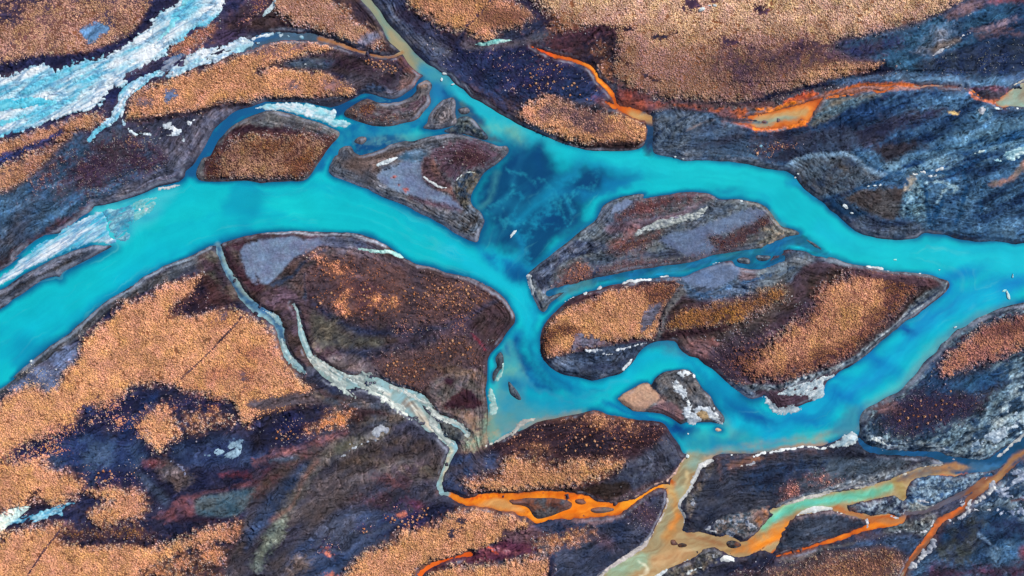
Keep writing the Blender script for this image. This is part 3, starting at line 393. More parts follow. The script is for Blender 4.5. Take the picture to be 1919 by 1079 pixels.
lay(P("1475,479 1614,545 1753,601 1919,634 2143,656 2143,448 1919,526 1698,503 1531,487"), C(30,66,104), c2=C(84,122,152), f=6, ro=.3, sc=3, st=4, ang=22, con=1.2)
for s in (L("1536,398,6 1553,348,14 1559,292,14 1567,203,17"), L("1670,448,13 1689,392,11 1687,337,13 1664,270,14 1648,225,8"), L("1770,387,9 1753,353,6 1748,292,4"), L("1609,337,19 1586,298,22 1581,248,13"), L("1403,428,6 1453,426,7 1542,434,8 1614,426,9 1659,439,11 1709,467,11 1809,470,7 1919,492,8"), L("1408,423,8 1364,392,10 1308,375,7 1269,359,6"), L("1281,509,9 1342,464,6 1397,431,4")):
    soil(s, C(26,62,108), f=1.5, rag=.7, warp=1.2)
for s in (L("1542,392,7 1575,392,6 1620,387,6 1659,370,7 1642,348,4"), L("1486,398,8 1525,375,8 1509,359,6 1470,298,6 1461,264,4"), L("1636,370,6 1609,348,6 1586,320,4")):
    soil(s, C(128,154,176), f=1, rag=.6, warp=1.2)
soil(L("1789,389,19 1814,392,23 1842,400,17 1876,417,22 1898,448,28 1920,464,33 1953,431,50"), C(142,108,104), C(110,100,116), f=1.5, rag=.6)
soil(E("1492,398,13,24,0 1475,375,11,9,0"), C(140,130,120), f=2, rag=.9)
# top right
soil(P("1208,912 1308,933 1453,962 1564,1007 1687,1079 1720,1190 2254,1246 2254,768 1919,801 1809,779 1614,790 1486,801 1420,829 1308,857"), C(26,46,84), C(44,78,116), f=4, rag=1, sc=4, st=4, ang=20, con=1.4, ro=.15)
soil(P("1230,901 1342,918 1420,934 1486,946 1420,895 1386,873 1308,862 1253,868"), C(40,44,92), C(58,50,84), f=5, rag=2)
soil(E("1603,940,61,33,20 1547,895,33,22,30"), C(96,104,134), C(70,90,124), f=5, rag=2, ro=.3)
soil(P("1559,884 1603,918 1659,934 1675,920 1614,895 1570,873"), C(96,84,100), f=2.5)
soil(P("1620,1023 1687,1062 1742,1101 1820,1101 1753,1051 1687,1018 1636,1007"), C(96,74,98), C(60,56,96), f=3, rag=1)
soil(E("1798,959,61,19,8 1764,946,50,14,10 1864,946,61,8,-6"), C(84,62,88), C(58,52,84), f=3, rag=1.2)
soil(E("1837,990,33,9,20 1759,968,28,8,10"), C(126,106,132), f=3, rag=1)
soil(L("1787,1073,11 1831,1075,16 1919,1073,17 1976,1073,22"), C(112,66,80), f=3, rag=.8)
soil(P("1497,826 1586,867 1698,894 1809,905 1976,929 1976,812 1809,789 1698,794 1586,800"), C(30,46,88), C(46,58,84), f=3, rag=1)
grass(E("1776,857,111,28,10"), C(96,92,80), gr=.12, f=8, gnd=C(36,48,80))
soil(P("1186,768 1264,779 1342,790 1453,801 1531,795 1642,784 1753,776 1919,806 1976,812 1976,768 1881,759 1831,745 1725,751 1614,763 1531,768 1420,766 1319,765 1253,756"), C(88,120,158), C(70,96,140), f=2.5, sc=4, st=4)
soil(L("1169,717,26 1230,729,28 1297,743,24 1381,746,22 1453,754,17 1520,754,11"), C(130,104,110), C(176,112,90), f=1.5, sc=2, st=4, ang=10)
soil(L("1180,726,6 1264,750,7 1319,763,7 1381,763,7 1464,764,7 1520,756,7"), C(226,116,54), f=1)
soil(L("1030,690,33 1064,706,33 1103,712,28 1136,717,22"), C(196,92,52), C(150,70,66), f=2, rag=1)
soil(L("919,656,17 969,667,13 1030,683,13 1086,695,11"), C(232,128,44), f=1.2, rag=.6)
soil(L("908,596,17 975,598,19 1047,607,22 1086,623,28 1114,645,22"), C(228,120,44), f=1.2, rag=.7)
soil(P("1130,651 1175,706 1264,712 1364,723 1375,712 1308,690 1230,656 1175,623 1130,606 1108,612"), C(84,108,134), C(104,98,110), f=2.5, ro=.4, sc=2, st=3, ang=20)
soil(L("1725,745,12 1770,751,17 1820,745,22 1853,740,17"), C(120,74,92), C(70,72,110), f=1.5, rag=.8, ro=.3)
soil(L("1720,734,8 1742,712,8 1787,695,9 1831,701,9 1859,729,9"), C(190,110,80), f=1, rag=.5)
soil(E("1753,648,31,25,0"), C(110,130,150), C(70,110,150), f=1.5, rag=.8, ro=.5)
soil(E("1653,654,12,7,0"), C(190,160,110), f=1)
# --- river islands
soil(E("-1029,476,167,122,0 -848,492,234,145,0"), C(98,92,112), C(72,68,98), f=1, a=0.0)
I = [P0 for (_, P0, _) in ISLANDS]
soil(I[0], C(92,96,124), C(60,66,98), f=1, sc=4, st=4, ang=30, ro=.25)
soil(L("-1952,-50,11 -1908,-28,10 -1858,6,9 -1808,11,9 -1752,56,9 -1685,86,9 -1608,131,8"), C(54,52,74), f=2)
soil(L("-1941,-25,17 -1886,-8,11 -1830,31,11 -1752,64,11 -1685,106,11 -1585,145,11 -1519,153,11"), C(120,120,146), f=1.2)
soil(I[1], C(100,98,118), C(74,70,96), f=1, ro=.25, sc=3, st=2)
soil(P("-1154,448 -1140,492 -1113,537 -1096,545 -1051,590 -985,606 -959,606 -892,601 -820,590 -737,576 -670,565 -681,528 -714,489 -737,470 -770,426 -826,409 -926,402 -974,404 -1051,406 -1129,413"), C(56,40,50), C(82,54,56), f=2, keep=True)
grass(P("-1085,413 -1096,459 -1085,515 -1062,548 -1029,567 -974,578 -959,576 -915,572 -859,576 -792,578 -725,572 -664,562 -686,523 -714,484 -737,476 -764,431 -820,412 -926,404 -962,406 -1029,407"), C(156,112,88), gr=.8, gnd=C(78,50,48), dh=.4, f=2.5, rag=1.4)
grass(P("-1151,431 -1140,481 -1113,526 -1074,526 -1090,459 -1079,413 -1129,413"), C(104,66,50), gr=.5, gnd=C(70,44,48), f=2)
lay(E("-792,470,50,39,30 -915,526,67,22,10 -826,526,33,22,0"), None, gc=C(120,74,52), gr=.7, f=6, rag=3)
soil(L("-1051,584,17 -985,594,20 -959,601,20 -876,590,17 -792,581,10"), C(44,30,42), f=2, rag=.8)
soil(I[2], C(112,104,124), C(90,82,104), f=1, ro=.35, sc=2, st=3, ang=15)
grass(E("-550,667,47,32,0 -486,626,61,9,4"), C(150,96,58), gr=.35, gnd=C(76,50,52), f=3, rag=1.5)
soil(E("-414,667,72,8,12 -358,695,44,7,25"), C(86,66,80), f=3, rag=1)
soil(E("-331,762,20,14,-20"), C(150,126,118), f=2)
soil(I[4], C(92,96,112), C(56,70,96), f=1, ro=.5, sc=1.4, con=1.6)
for k in (3, 5, 6): soil(I[k], C(116,108,128), C(82,80,108), f=1, ro=.35, sc=1.6, st=4, ang=60)
# big grey island
soil(I[7], C(104,104,128), C(76,78,106), f=1, ro=.35, sc=3, st=2, ang=-25)
soil(P("-636,476 -570,503 -481,509 -381,531 -336,515 -403,481 -481,453 -525,398 -570,414 -625,448"), C(80,66,84), C(96,80,98), f=3)
soil(E("-531,417,33,25,-30 -614,503,33,17,0"), C(58,58,86), f=4)
soil(P("-495,423 -458,439 -425,458 -369,474 -341,470 -329,437 -335,409 -303,374 -258,352 -214,335 -185,298 -180,286 -236,296 -303,319 -358,335 -403,347 -458,374 -489,398"), SILT, C(104,112,148), f=1.6, rag=.4, var=.15, pt='silt_flat')
soil(P("-425,487 -381,515 -336,520 -314,487 -342,470 -403,473"), C(54,84,120), C(84,104,136), f=2.5)
soil(P("-303,503 -236,537 -158,551 -69,523 -25,479 -47,498 -91,453 -180,437 -214,398 -253,426 -275,470"), C(98,80,96), C(80,62,78), f=3, rag=1.2)
soil(P("-230,487 -180,517 -125,503 -80,487 -91,464 -158,464 -208,462"), C(50,34,44), C(70,46,50), f=3, rag=1.2, pt='heath_mound')
grass(E("-158,487,72,33,5 -292,420,33,33,0"), C(110,74,62), gr=.2, f=5, gnd=C(62,42,52))
soil(L("-381,334,11 -336,320,20 -264,309,19 -191,286,11"), C(68,52,68), C(90,70,84), f=2.5)
soil(P("-325,492 -286,476 -258,414 -225,392 -219,370 -186,303 -203,314 -247,353 -303,381 -331,426"), C(84,66,78), C(110,84,84), f=1.6, ro=.3)
soil(P("-219,375 -180,426 -108,442 -125,398 -141,348 -136,303 -102,259 -125,281 -180,292 -208,342"), C(96,88,100), C(52,66,96), f=1.2, ro=.5, sc=1.6, con=1.6)
soil(P("-186,286 -141,314 -108,270 -105,242 -119,197 -141,175 -180,197 -208,225"), C(92,98,124), C(66,62,84), f=1.6, ro=.5, sc=1.8, con=1.3)
soil(L("-684,439,8 -648,412,8 -603,395,8 -536,370,8 -458,331,8 -381,300,8 -292,256,8 -230,217,8 -169,184,8 -136,175,8"), C(130,128,150), f=1, rag=.3)
soil(E("-439,413,7,4,20 -397,363,10,8,0 -424,381,4,3,0"), C(160,84,74), f=1, rag=.5)
# streaky island
soil(I[8], C(74,84,114), C(98,102,122), f=1, ro=.4, sc=3, st=3, ang=25)
grass(L("401,259,39 479,292,61 557,314,61 641,337,39 735,350,17"), C(126,80,68), gr=.3, gnd=C(88,58,64), f=4, rag=1.6)
soil(L("368,220,33 446,225,39 535,248,22 641,286,19 746,339,11"), C(116,96,110), C(90,72,86), f=3)
grass(P("357,159 424,175 490,192 557,203 535,175 490,147 424,125 379,131"), C(124,80,62), gr=.3, gnd=C(84,60,66), f=3)
soil(E("401,175,33,12,25 446,203,33,8,25"), C(150,96,92), f=3, a=.7)
soil(P("365,286 385,314 424,328 449,330 443,310 413,292 374,281"), C(112,124,160), f=1.4, rag=.4, var=.13, pt='silt_flat')
soil(P("540,170 585,196 668,219 724,246 791,263 835,285 891,299 938,293 946,275 891,243 835,220 780,203 730,192 766,153 759,131 713,114 657,120 613,146"), SILT2, C(88,98,136), f=2, rag=.7, var=.15, pt='silt_flat')
grass(P("735,186 791,197 891,236 946,270 969,248 913,192 835,159 780,142 763,159"), C(110,70,58), gr=.35, gnd=C(66,46,54), f=3, rag=1.2)
grass(P("168,31 212,75 262,97 301,70 307,42 246,11 196,-14"), C(150,98,76), gr=.4, gnd=C(92,70,76), f=3, rag=1.3)
grass(P("318,70 390,92 502,103 641,108 757,128 835,147 780,131 641,95 502,75 390,58 324,42"), C(124,82,72), gr=.3, gnd=C(92,72,82), f=2.5, rag=1)
soil(P("496,125 557,131 613,136 641,120 557,114 502,114"), C(50,56,92), f=2.5)
soil(P("68,58 123,103 185,147 235,181 312,181 357,153 290,136 235,108 179,75 146,25 123,-19 84,25"), C(86,92,124), C(48,54,88), f=2, ro=.4, sc=1.5, st=2, ang=35, con=1.3)
soil(P("329,286 357,314 401,339 385,314 363,281 379,270 324,248"), C(104,112,140), C(60,72,108), f=1.4, ro=.3)
soil(P("869,328 946,309 1001,253 1002,231 1075,203 1030,184 952,156 946,150 891,159 969,203 980,248 958,298"), C(112,108,118), C(70,78,104), f=2, ro=.5, sc=1.7, con=1.3)
soil(P("919,214 963,225 1030,214 991,175 930,159 946,159 980,197"), C(150,138,126), C(96,96,112), f=2, ro=.4, sc=1.4, con=1.4)
for s in (L("304,42,9 312,70,7 301,92,4 279,114,4"), L("318,47,8 329,92,4 357,114,3 390,131,3"), L("223,120,7 268,131,8 312,136,6 357,147,4")):
    soil(s, C(44,52,88), f=1, rag=.5)
soil(L("73,3,10 107,-81,10"), C(140,140,160), f=1.5)
# the biggest island
soil(I[9], C(62,48,62), C(82,66,80), f=1, sc=4)
soil(P("557,42 680,64 780,92 835,86 1001,81 975,103 1075,142 1153,114 1208,97 1153,97 1086,81 1047,25 919,-22 946,-5 863,-33 724,-44 657,-33 629,6 502,22 474,25"), C(80,96,128), C(60,72,106), f=2.5, ro=.35, sc=2.5, st=3, ang=20)
soil(P("635,36 685,61 757,83 835,81 858,70 846,47 791,20 724,8 668,17"), C(100,116,156), C(92,104,140), f=2, rag=.5, var=.15, pt='silt_flat')
soil(P("858,75 913,70 946,70 913,31 858,31"), C(98,72,74), C(110,96,106), f=2.5)
soil(P("919,70 986,97 1052,114 1130,114 1108,86 1052,58 1008,3 952,-31 897,-28 919,6"), C(124,130,146), C(84,92,118), f=3, ro=.3, sc=2, st=3, ang=30)
for s in (L("724,-14,4 824,8,6 919,36,6 1001,50,4"), L("930,47,4 997,53,3 1047,75,3"), L("668,0,6 724,-28,7 807,-25,6")): soil(s, C(58,86,130), f=1, rag=.6)
soil(P("1058,14 1069,58 1108,86 1164,89 1230,81 1264,64 1230,25 1158,-31 1108,-50 1030,-100 969,-145 919,-145 952,-72 1014,6"), C(48,38,50), C(70,56,66), f=4, rag=1.4)
soil(P("824,-89 891,-50 1001,22 975,6 1019,39 1041,-28 986,-106 930,-161 919,-272 946,-295 835,-239 724,-228 668,-239 613,-200 585,-178 696,-172 780,-139"), C(56,48,66), C(80,66,84), f=6, sc=6, st=2, ang=30)
grass(P("724,-250 807,-206 919,-161 958,-239 935,-350 891,-361 824,-350 769,-306"), C(120,76,66), gr=.28, gnd=C(52,42,58), f=6, rag=2)
soil(E("691,-228,44,28,-30 741,-206,28,11,0"), C(100,78,86), C(130,90,92), f=3, ro=.3)
grass(P("112,-250 117,-183 124,-145 158,-107 197,-73 251,-51 307,-34 346,-12 401,1 474,7 557,16 613,12 634,-8 618,-33 591,-53 568,-78 556,-117 545,-153 518,-179 463,-190 401,-207 335,-221 268,-231 212,-240 168,-250 129,-259"), TAN*0.95, gr=.97, dh=.6, f=1.5)
lay(P("109,-250 115,-183 140,-150 212,-139 262,-183 223,-195 179,-206 146,-250"), C(78,50,50), gc=C(130,80,58), gr=.5, f=4, rag=1.4)
lay(P("446,6 557,16 613,12 632,-8 613,-33 568,-61 502,-56 490,-22"), C(84,56,56), gc=C(140,88,66), gr=.6, f=4, rag=1.4)
grass(P("146,-250 148,-206 168,-183 212,-178 223,-206 212,-236"), TAN*0.95, gr=.95, f=2)
soil(P("221,-206 246,-178 301,-181 357,-200 368,-211 329,-220 262,-228 223,-234"), C(98,94,126), C(120,94,104), f=2.5, rag=1)
soil(P("477,-161 485,-100 513,-67 552,-56 560,-78 524,-128 496,-156"), C(98,94,126), f=2.5, rag=.8)
soil(L("168,-86,8 235,-50,8 312,-23,12 363,-3,10 446,10,6 529,18,6 607,16,6"), C(54,36,46), f=1.5)
soil(L("635,-14,39 602,-50,31 577,-83,28 564,-128,24 552,-167,22 543,-189,13"), C(106,104,124), C(80,76,98), f=1.5, rag=.4)
soil(L("629,-5,8 579,-61,8 560,-106,8 549,-145,7"), C(44,30,40), f=1)
grass(P("571,-167 592,-100 641,-75 724,-61 835,-44 913,-22 1001,6 1013,-28 946,-83 891,-106 835,-139 752,-153 641,-161"), C(150,98,58), gr=.75, gnd=C(84,56,50), f=3, rag=1.3, dh=.5)
soil(P("557,-172 641,-157 752,-150 824,-139 780,-167 696,-183 585,-186"), C(48,32,40), f=2.5)
soil(L("591,-97,11 641,-56,22 702,-47,13"), C(44,36,48), f=3)
soil(P("121,-264 168,-253 251,-238 324,-224 390,-212 490,-200 518,-203 496,-222 474,-247 457,-272 424,-303 390,-325 335,-339 301,-345 262,-336 223,-329 179,-317 146,-297"), C(62,74,108), C(46,54,86), f=1.2, ro=.35, sc=3, st=2, ang=-15, bias=-.05)
soil(P("140,-272 201,-250 235,-272 212,-306 168,-300"), C(98,108,140), f=3, rag=1)
soil(L("268,-300,11 335,-295,19 390,-284,13 446,-261,11"), C(36,42,74), f=2)
grass(P("830,-384 919,-350 852,-272 919,-228 952,-206 1014,-156 1097,-94 1158,6 1230,33 1308,61 1397,72 1475,56 1547,28 1542,-5 1475,-61 1392,-150 1297,-234 1169,-300 1030,-348 919,-353"), C(140,88,66), gr=.75, gnd=C(72,48,54), f=4, rag=1.6, dh=.8)
grass(P("933,-272 952,-228 1002,-183 1052,-150 1114,-122 1158,-81 1141,-33 1158,6 1225,28 1308,50 1392,45 1383,-5 1375,-56 1342,-100 1297,-139 1230,-172 1186,-206 1130,-239 1058,-272 991,-295 947,-295"), TAN*0.85, gr=.93, f=5, rag=1.6, gnd=C(120,74,64))
soil(P("1547,28 1598,33 1609,6 1531,-56 1442,-122 1342,-211 1253,-267 1297,-222 1392,-139 1475,-56"), C(58,48,68), f=2.5)
soil(L("1621,22,14 1603,0,33 1531,-56,39 1447,-128,24 1364,-197,24 1281,-264,22 1197,-303,22 1086,-342,22 975,-370,22 886,-375,24 808,-373,13"), C(140,148,164), C(70,78,104), f=1.5, ro=.35, sc=1.3, st=6, ang=38, con=1.5)
soil(L("1609,-8,7 1542,-50,8 1475,-100,7 1420,-147,6"), C(40,52,84), f=1)
soil(L("1169,114,17 1253,86,14 1342,70,11 1475,58,11 1575,42,11 1614,8,11"), C(100,110,134), f=1.5)
soil(P("1275,70 1364,58 1475,47 1575,33 1603,8 1542,3 1420,25 1308,42"), C(76,56,66), f=3)
soil(E("880,-389,39,17,-25 830,-370,22,9,-25"), C(110,128,160), C(84,96,128), f=2.5)
for k in (10, 11, 12): soil(I[k], C(106,112,132), C(66,72,98), f=.8, ro=.3, sc=1.4, con=1.3)
# small island with the tan lobe
soil(I[13], C(72,72,98), C(96,90,110), f=1, ro=.35, sc=2)
soil(P("399,-418 415,-401 446,-383 474,-364 504,-355 524,-371 549,-395 546,-414 518,-437 496,-459 457,-459 432,-444 410,-430"), C(184,146,124), C(164,130,116), f=1, rag=.3, var=.15, pt='silt_flat')
soil(L("549,-400,11 566,-414,22 557,-428,28"), C(140,112,112), f=1.5)
soil(P("502,-462 535,-437 579,-423 618,-434 641,-462 641,-500 618,-500 585,-481 557,-470"), C(92,72,82), C(110,86,92), f=1.2, rag=.4)
soil(P("513,-367 529,-350 552,-389 579,-423 546,-395"), C(36,42,70), f=1)
soil(E("718,-475,28,19,-10"), C(160,138,108), f=2)
for k in (14,): soil(I[k], C(200,170,150), f=.6)
for k in (15, 16): soil(I[k], C(64,72,100), C(92,100,122), f=.8, ro=.3, sc=1.5)
# southern dark island
soil(I[17], C(48,36,48), C(66,48,54), f=1, sc=4)
soil(P("-264,-740 -255,-690 -219,-629 -158,-610 -69,-599 -36,-657 -91,-696 -136,-713 -169,-740 -158,-774 -219,-765"), C(44,58,100), C(56,50,80), f=3)
grass(P("-125,-607 -36,-568 41,-512 57,-517 168,-489 301,-462 363,-478 424,-496 502,-501 557,-512 591,-557 557,-590 446,-624 335,-635 168,-640 57,-618 1,-612"), C(150,96,76), gr=.14, gnd=C(50,36,46), f=4)
grass(E("324,-493,33,19,-15 429,-501,17,8,-20 168,-490,28,8,0 79,-607,28,13,0"), TAN*0.9, gr=.8, f=3, rag=1.6)
grass(P("-172,-740 -141,-707 -91,-701 -52,-701 -36,-663 -19,-635 41,-625 1,-628 57,-636 112,-653 168,-663 223,-646 307,-646 390,-638 415,-657 390,-686 335,-708 257,-729 196,-745 112,-756 29,-753 1,-750 -14,-756 -69,-756 -136,-752"), TAN*0.92, gr=.95, f=2.5, rag=1.4, dh=.6)
soil(P("424,-646 474,-635 557,-568 591,-551 624,-596 646,-629 613,-674 585,-713 529,-735 474,-757 390,-757 335,-729 390,-701"), C(50,52,86), C(70,72,104), f=4, sc=2)
soil(P("1,-760 112,-760 240,-746 363,-724 424,-718 446,-757 390,-790 335,-785 279,-763"), C(46,36,48), f=2)
soil(P("357,-796 435,-768 502,-740 557,-724 591,-701 613,-679 607,-707 557,-732 474,-774 413,-799"), C(110,92,104), C(80,66,84), f=2)
soil(E("268,-590,89,28,5 168,-512,67,17,0"), C(36,32,60), f=6, rag=2, a=.8)
# navy island
soil(I[18], C(34,40,72), C(52,54,84), f=1, sc=5, st=3, ang=15)
soil(P("1086,-646 1169,-629 1308,-640 1475,-640 1470,-668 1364,-696 1253,-724 1158,-746 1075,-740 1097,-690"), C(60,72,100), C(74,82,108), f=4, rag=1)
soil(E("1047,-674,111,22,15 952,-713,83,44,10"), C(36,54,94), C(28,34,64), f=5, rag=2)
grass(E("1039,-757,34,28,20 1158,-724,33,10,0"), C(176,110,100), gr=.5, f=3, rag=1.6, gnd=C(100,66,66))
soil(P("757,-640 913,-621 958,-615 1158,-597 1186,-612 1030,-626 952,-651 946,-651 835,-685 796,-724 780,-696"), C(84,66,70), C(52,56,90), f=3, rag=1, sc=2.5)
soil(L("813,-674,22 869,-646,17 935,-632,11 930,-632,8"), C(140,100,80), C(110,80,80), f=2, a=.8)
soil(P("646,-813 668,-757 702,-713 730,-668 763,-663 718,-729 691,-790 663,-857"), C(92,84,100), C(60,62,92), f=2, ro=.4, sc=1.6)
soil(P("752,-885 835,-846 913,-824 919,-815 963,-824 958,-863 913,-902 869,-930 813,-913 769,-924"), C(110,102,104), C(70,80,106), f=1.6, ro=.5, sc=1.3, con=1.4)
soil(P("902,-841 958,-818 952,-824 958,-863 924,-891 913,-868"), C(180,120,80), C(120,96,96), f=2)
soil(L("1002,-807,11 1141,-768,22 1253,-740,28 1364,-713,28 1475,-682,22 1614,-651,13"), C(90,100,126), C(140,146,164), f=2, ro=.4, sc=1.4, st=3, ang=14)
soil(L("680,-863,7 780,-824,7 891,-807,7 991,-779,7 1002,-768,6"), C(64,66,98), f=1.5)
soil(P("1186,-625 1308,-618 1475,-625 1475,-638 1364,-638 1230,-632"), C(28,30,56), f=2)
soil(I[19], C(40,46,74), C(54,62,92), f=1, sc=4)
soil(L("1061,-863,8 1141,-843,8 1230,-843,8 1308,-863,6"), C(110,100,110), f=1)
soil(I[20], C(124,134,154), C(44,54,86), f=1, ro=.4, sc=1.1, con=1.8)
soil(E("1275,-829,17,14,0"), C(84,66,70), f=2)
soil(I[21], C(122,142,168), C(52,74,112), f=1, ro=.4, sc=1.1, con=1.8)
soil(L("1664,-788,10 1709,-763,11 1753,-729,11 1792,-699,9"), C(110,92,104), f=1.5)
soil(P("1481,-838 1486,-802 1520,-807 1570,-818 1542,-831"), C(96,104,122), C(140,140,146), f=1, ro=.4, sc=1.2, con=1.4)
soil(I[22], C(84,74,92), C(60,58,84), f=1, ro=.3); soil(E("68,-802,22,8,0 157,-807,28,17,-25"), C(36,34,56), f=2)
for k in (23, 24): soil(I[k], C(110,84,76), C(90,80,96), f=.7)
for k in (25, 26): soil(I[k], C(64,58,74), f=.7)
for k in (27, 28): soil(I[k], C(96,92,110), C(54,54,76), f=.8, ro=.5, sc=1.2, con=1.6)
# --- south-east bank
soil(P("3281,-41 1976,-67 1876,-72 1809,-94 1720,-133 1653,-183 1603,-245 1542,-306 1475,-367 1364,-439 1314,-473 1303,-546 1342,-599 1475,-610 1559,-615 1653,-640 1753,-646 1820,-629 1898,-568 3281,-121"), C(40,60,92), C(118,138,158), f=1.5, ro=.45, sc=1.8, st=3, ang=35, con=1.6, bias=-.1)
soil(L("1976,-56,28 1876,-72,26 1787,-103,26 1720,-133,28 1659,-172,26 1609,-234,26 1542,-300,22 1475,-367,20 1397,-423,20 1342,-450,28 1319,-489,33 1308,-539,33"), C(112,120,142), C(54,62,94), f=1.5, ro=.4, sc=1.3, st=5, ang=38, con=1.5)
soil(P("1575,-272 1620,-228 1664,-195 1731,-150 1809,-111 1919,-83 1976,-72 1976,-228 1864,-250 1787,-317 1853,-350 1764,-439 1709,-495 1614,-523 1542,-551 1464,-562 1403,-539 1375,-517 1342,-462 1420,-417 1497,-373 1542,-323"), C(46,44,70), C(38,62,104), f=4, rag=1.4, sc=6, st=2, ang=30)
soil(L("1976,-86,8 1809,-122,9 1725,-161,11 1653,-206,11 1614,-256,8"), C(24,26,56), f=2)
grass(P("1598,-317 1603,-289 1636,-250 1681,-211 1731,-175 1787,-136 1864,-114 1976,-94 1976,-200 1864,-236 1798,-264 1725,-289 1659,-314 1614,-333"), C(176,114,92), gr=.85, gnd=C(92,60,62), f=2.5, rag=1.4, dh=.5)
lay(P("1725,-172 1787,-136 1864,-114 1976,-94 1976,-145 1864,-172 1753,-200"), None, gc=C(136,86,72), gr=.8, f=6)
grass(P("1397,-517 1386,-473 1431,-434 1503,-395 1586,-384 1687,-400 1742,-428 1714,-462 1642,-495 1559,-534 1475,-545"), C(96,66,72), gr=.3, gnd=C(44,40,64), f=4, rag=2)
soil(P("1642,-361 1698,-339 1787,-306 1864,-272 1831,-339 1776,-384 1709,-395"), C(34,62,108), C(48,84,126), f=4, rag=1.2)
soil(E("1386,-456,28,13,-30 1408,-434,22,11,-30"), C(96,74,80), f=3, rag=1.2)
soil(P("1842,-428 1898,-317 1976,-261 1976,-561 1864,-546 1787,-607 1709,-629 1642,-607 1698,-562 1753,-512"), C(138,152,168), C(42,62,94), f=4, ro=.5, sc=1.8, st=3, ang=35, con=1.6, bias=.08)
soil(P("1319,-551 1364,-551 1420,-574 1559,-579 1642,-601 1642,-635 1559,-612 1420,-607 1347,-596"), C(138,148,164), C(44,60,92), f=2, ro=.5, sc=1.5, st=3, ang=5, con=1.6, bias=.1)
# bottom right corner
BR = P("2365,-590 1965,-618 1898,-657 1859,-690 1820,-735 1770,-779 1725,-813 1698,-846 1631,-879 1609,-891 1581,-952 1547,-1002 1509,-1046 1481,-1146 2365,-1202")
soil(BR, C(42,64,104), C(60,84,122), f=1.5, ro=.25, sc=3, st=1.5)
soil(P("2365,-612 1965,-629 1898,-674 1809,-746 1742,-813 1787,-835 1864,-868 1948,-868 2365,-868"), C(118,134,156), C(40,60,96), f=4, ro=.45, sc=1.8, st=2.5, ang=30, con=1.6, bias=.1)
soil(P("1598,-902 1659,-879 1725,-857 1787,-868 1809,-913 1753,-957 1709,-1013 1659,-1035 1603,-1002 1581,-957"), C(34,46,82), C(58,62,80), f=3, rag=1.2, sc=4)
soil(P("1753,-902 1809,-846 1876,-857 1919,-913 1887,-980 1809,-996 1764,-957"), C(32,44,82), C(42,70,112), f=4, rag=1.5)
soil(P("1787,-968 1864,-946 1887,-1002 1842,-1035 1787,-1024"), C(62,96,140), C(84,110,144), f=3, ro=.3)
soil(L("1575,-1069,67 1670,-1063,33 1753,-1057,33 1864,-1063,50 1976,-1057,50"), C(66,44,66), C(50,48,84), f=5, rag=1.5)
soil(E("1820,-835,39,28,10 1620,-924,22,28,0"), C(28,56,100), f=4)
soil(L("1742,-916,8 1781,-946,8 1814,-974,6"), C(110,130,164), f=1.5, rag=.4)
soil(L("1864,-799,11 1919,-788,11 1976,-779,11"), C(90,66,70), f=1.5)
soil(E("1909,-991,17,22,0"), C(96,52,66), f=3)
# bottom centre right
soil(P("724,-1057 791,-1024 913,-1002 1001,-968 952,-1013 991,-1018 1141,-980 1308,-935 1453,-891 1525,-924 1520,-968 1464,-1035 1436,-1146 557,-1146"), C(44,44,72), C(60,58,88), f=2, sc=5, st=3, ang=15)
soil(P("746,-1069 824,-1035 913,-1007 980,-985 1001,-1013 986,-1027 1086,-1002 1197,-980 1086,-1013 975,-1041 891,-1074"), C(24,28,58), C(36,42,80), f=4)
grass(P("875,-1119 919,-1074 1002,-1052 1114,-1024 1230,-996 1342,-968 1420,-963 1470,-996 1458,-1035 1431,-1069 1408,-1146"), C(156,108,80), gr=.55, gnd=C(92,64,62), f=6, rag=2)
soil(P("1197,-974 1308,-941 1420,-924 1520,-924 1520,-963 1475,-1013 1464,-980 1364,-957 1275,-974"), C(54,72,110), C(36,46,84), f=3, ro=.2)
soil(L("1008,-1018,8 1086,-1007,9 1169,-980,7 1275,-952,6"), C(100,96,116), f=1.5)
soil(P("1397,-902 1475,-868 1531,-863 1570,-846 1586,-879 1559,-924 1525,-918 1475,-902 1408,-913"), C(110,112,128), C(72,74,98), f=1.5, ro=.5, sc=1.2, con=1.5)
soil(P("546,-1079 579,-1052 657,-1030 702,-1005 774,-1021 741,-1041 668,-1079"), C(100,92,104), C(60,58,84), f=1.5, ro=.5, sc=1.3, con=1.5)
soil(L("641,-891,14 663,-907,17 713,-902,13"), C(58,60,90), f=1.5)
# --- south-west
SW = P("-2719,-921 -1952,-417 -1919,-400 -1841,-339 -1752,-264 -1652,-195 -1563,-122 -1474,-56 -1385,0 -1307,28 -1202,61 -1129,72 -1085,28 -1051,-28 -985,-83 -919,-133 -920,-150 -881,-195 -870,-239 -837,-289 -792,-339 -725,-384 -648,-423 -603,-450 -592,-517 -603,-490 -737,-579 -959,-713 -992,-868 -1015,-1146 -2719,-1721")
soil(SW, C(28,32,72), C(40,38,76), f=3, sc=6)
soil(L("-1941,-406,39 -1875,-350,39 -1808,-297,39 -1735,-239,39 -1663,-192,39 -1585,-128,39 -1507,-72,39 -1430,-22,39 -1363,11,39 -1279,50,39 -1224,97,50 -1151,120,56"), C(86,86,112), C(56,58,82), f=2, ro=.25, sc=2, st=6, ang=38)
soil(L("-1936,-392,8 -1875,-339,8 -1808,-285,8 -1735,-228,8 -1663,-182,8 -1585,-117,8 -1507,-56,8 -1430,-8,8 -1385,20,8 -1418,3,8 -1357,47,8 -1291,83,8 -1196,114,8 -1129,153,11"), C(128,136,158), f=1, rag=.3)
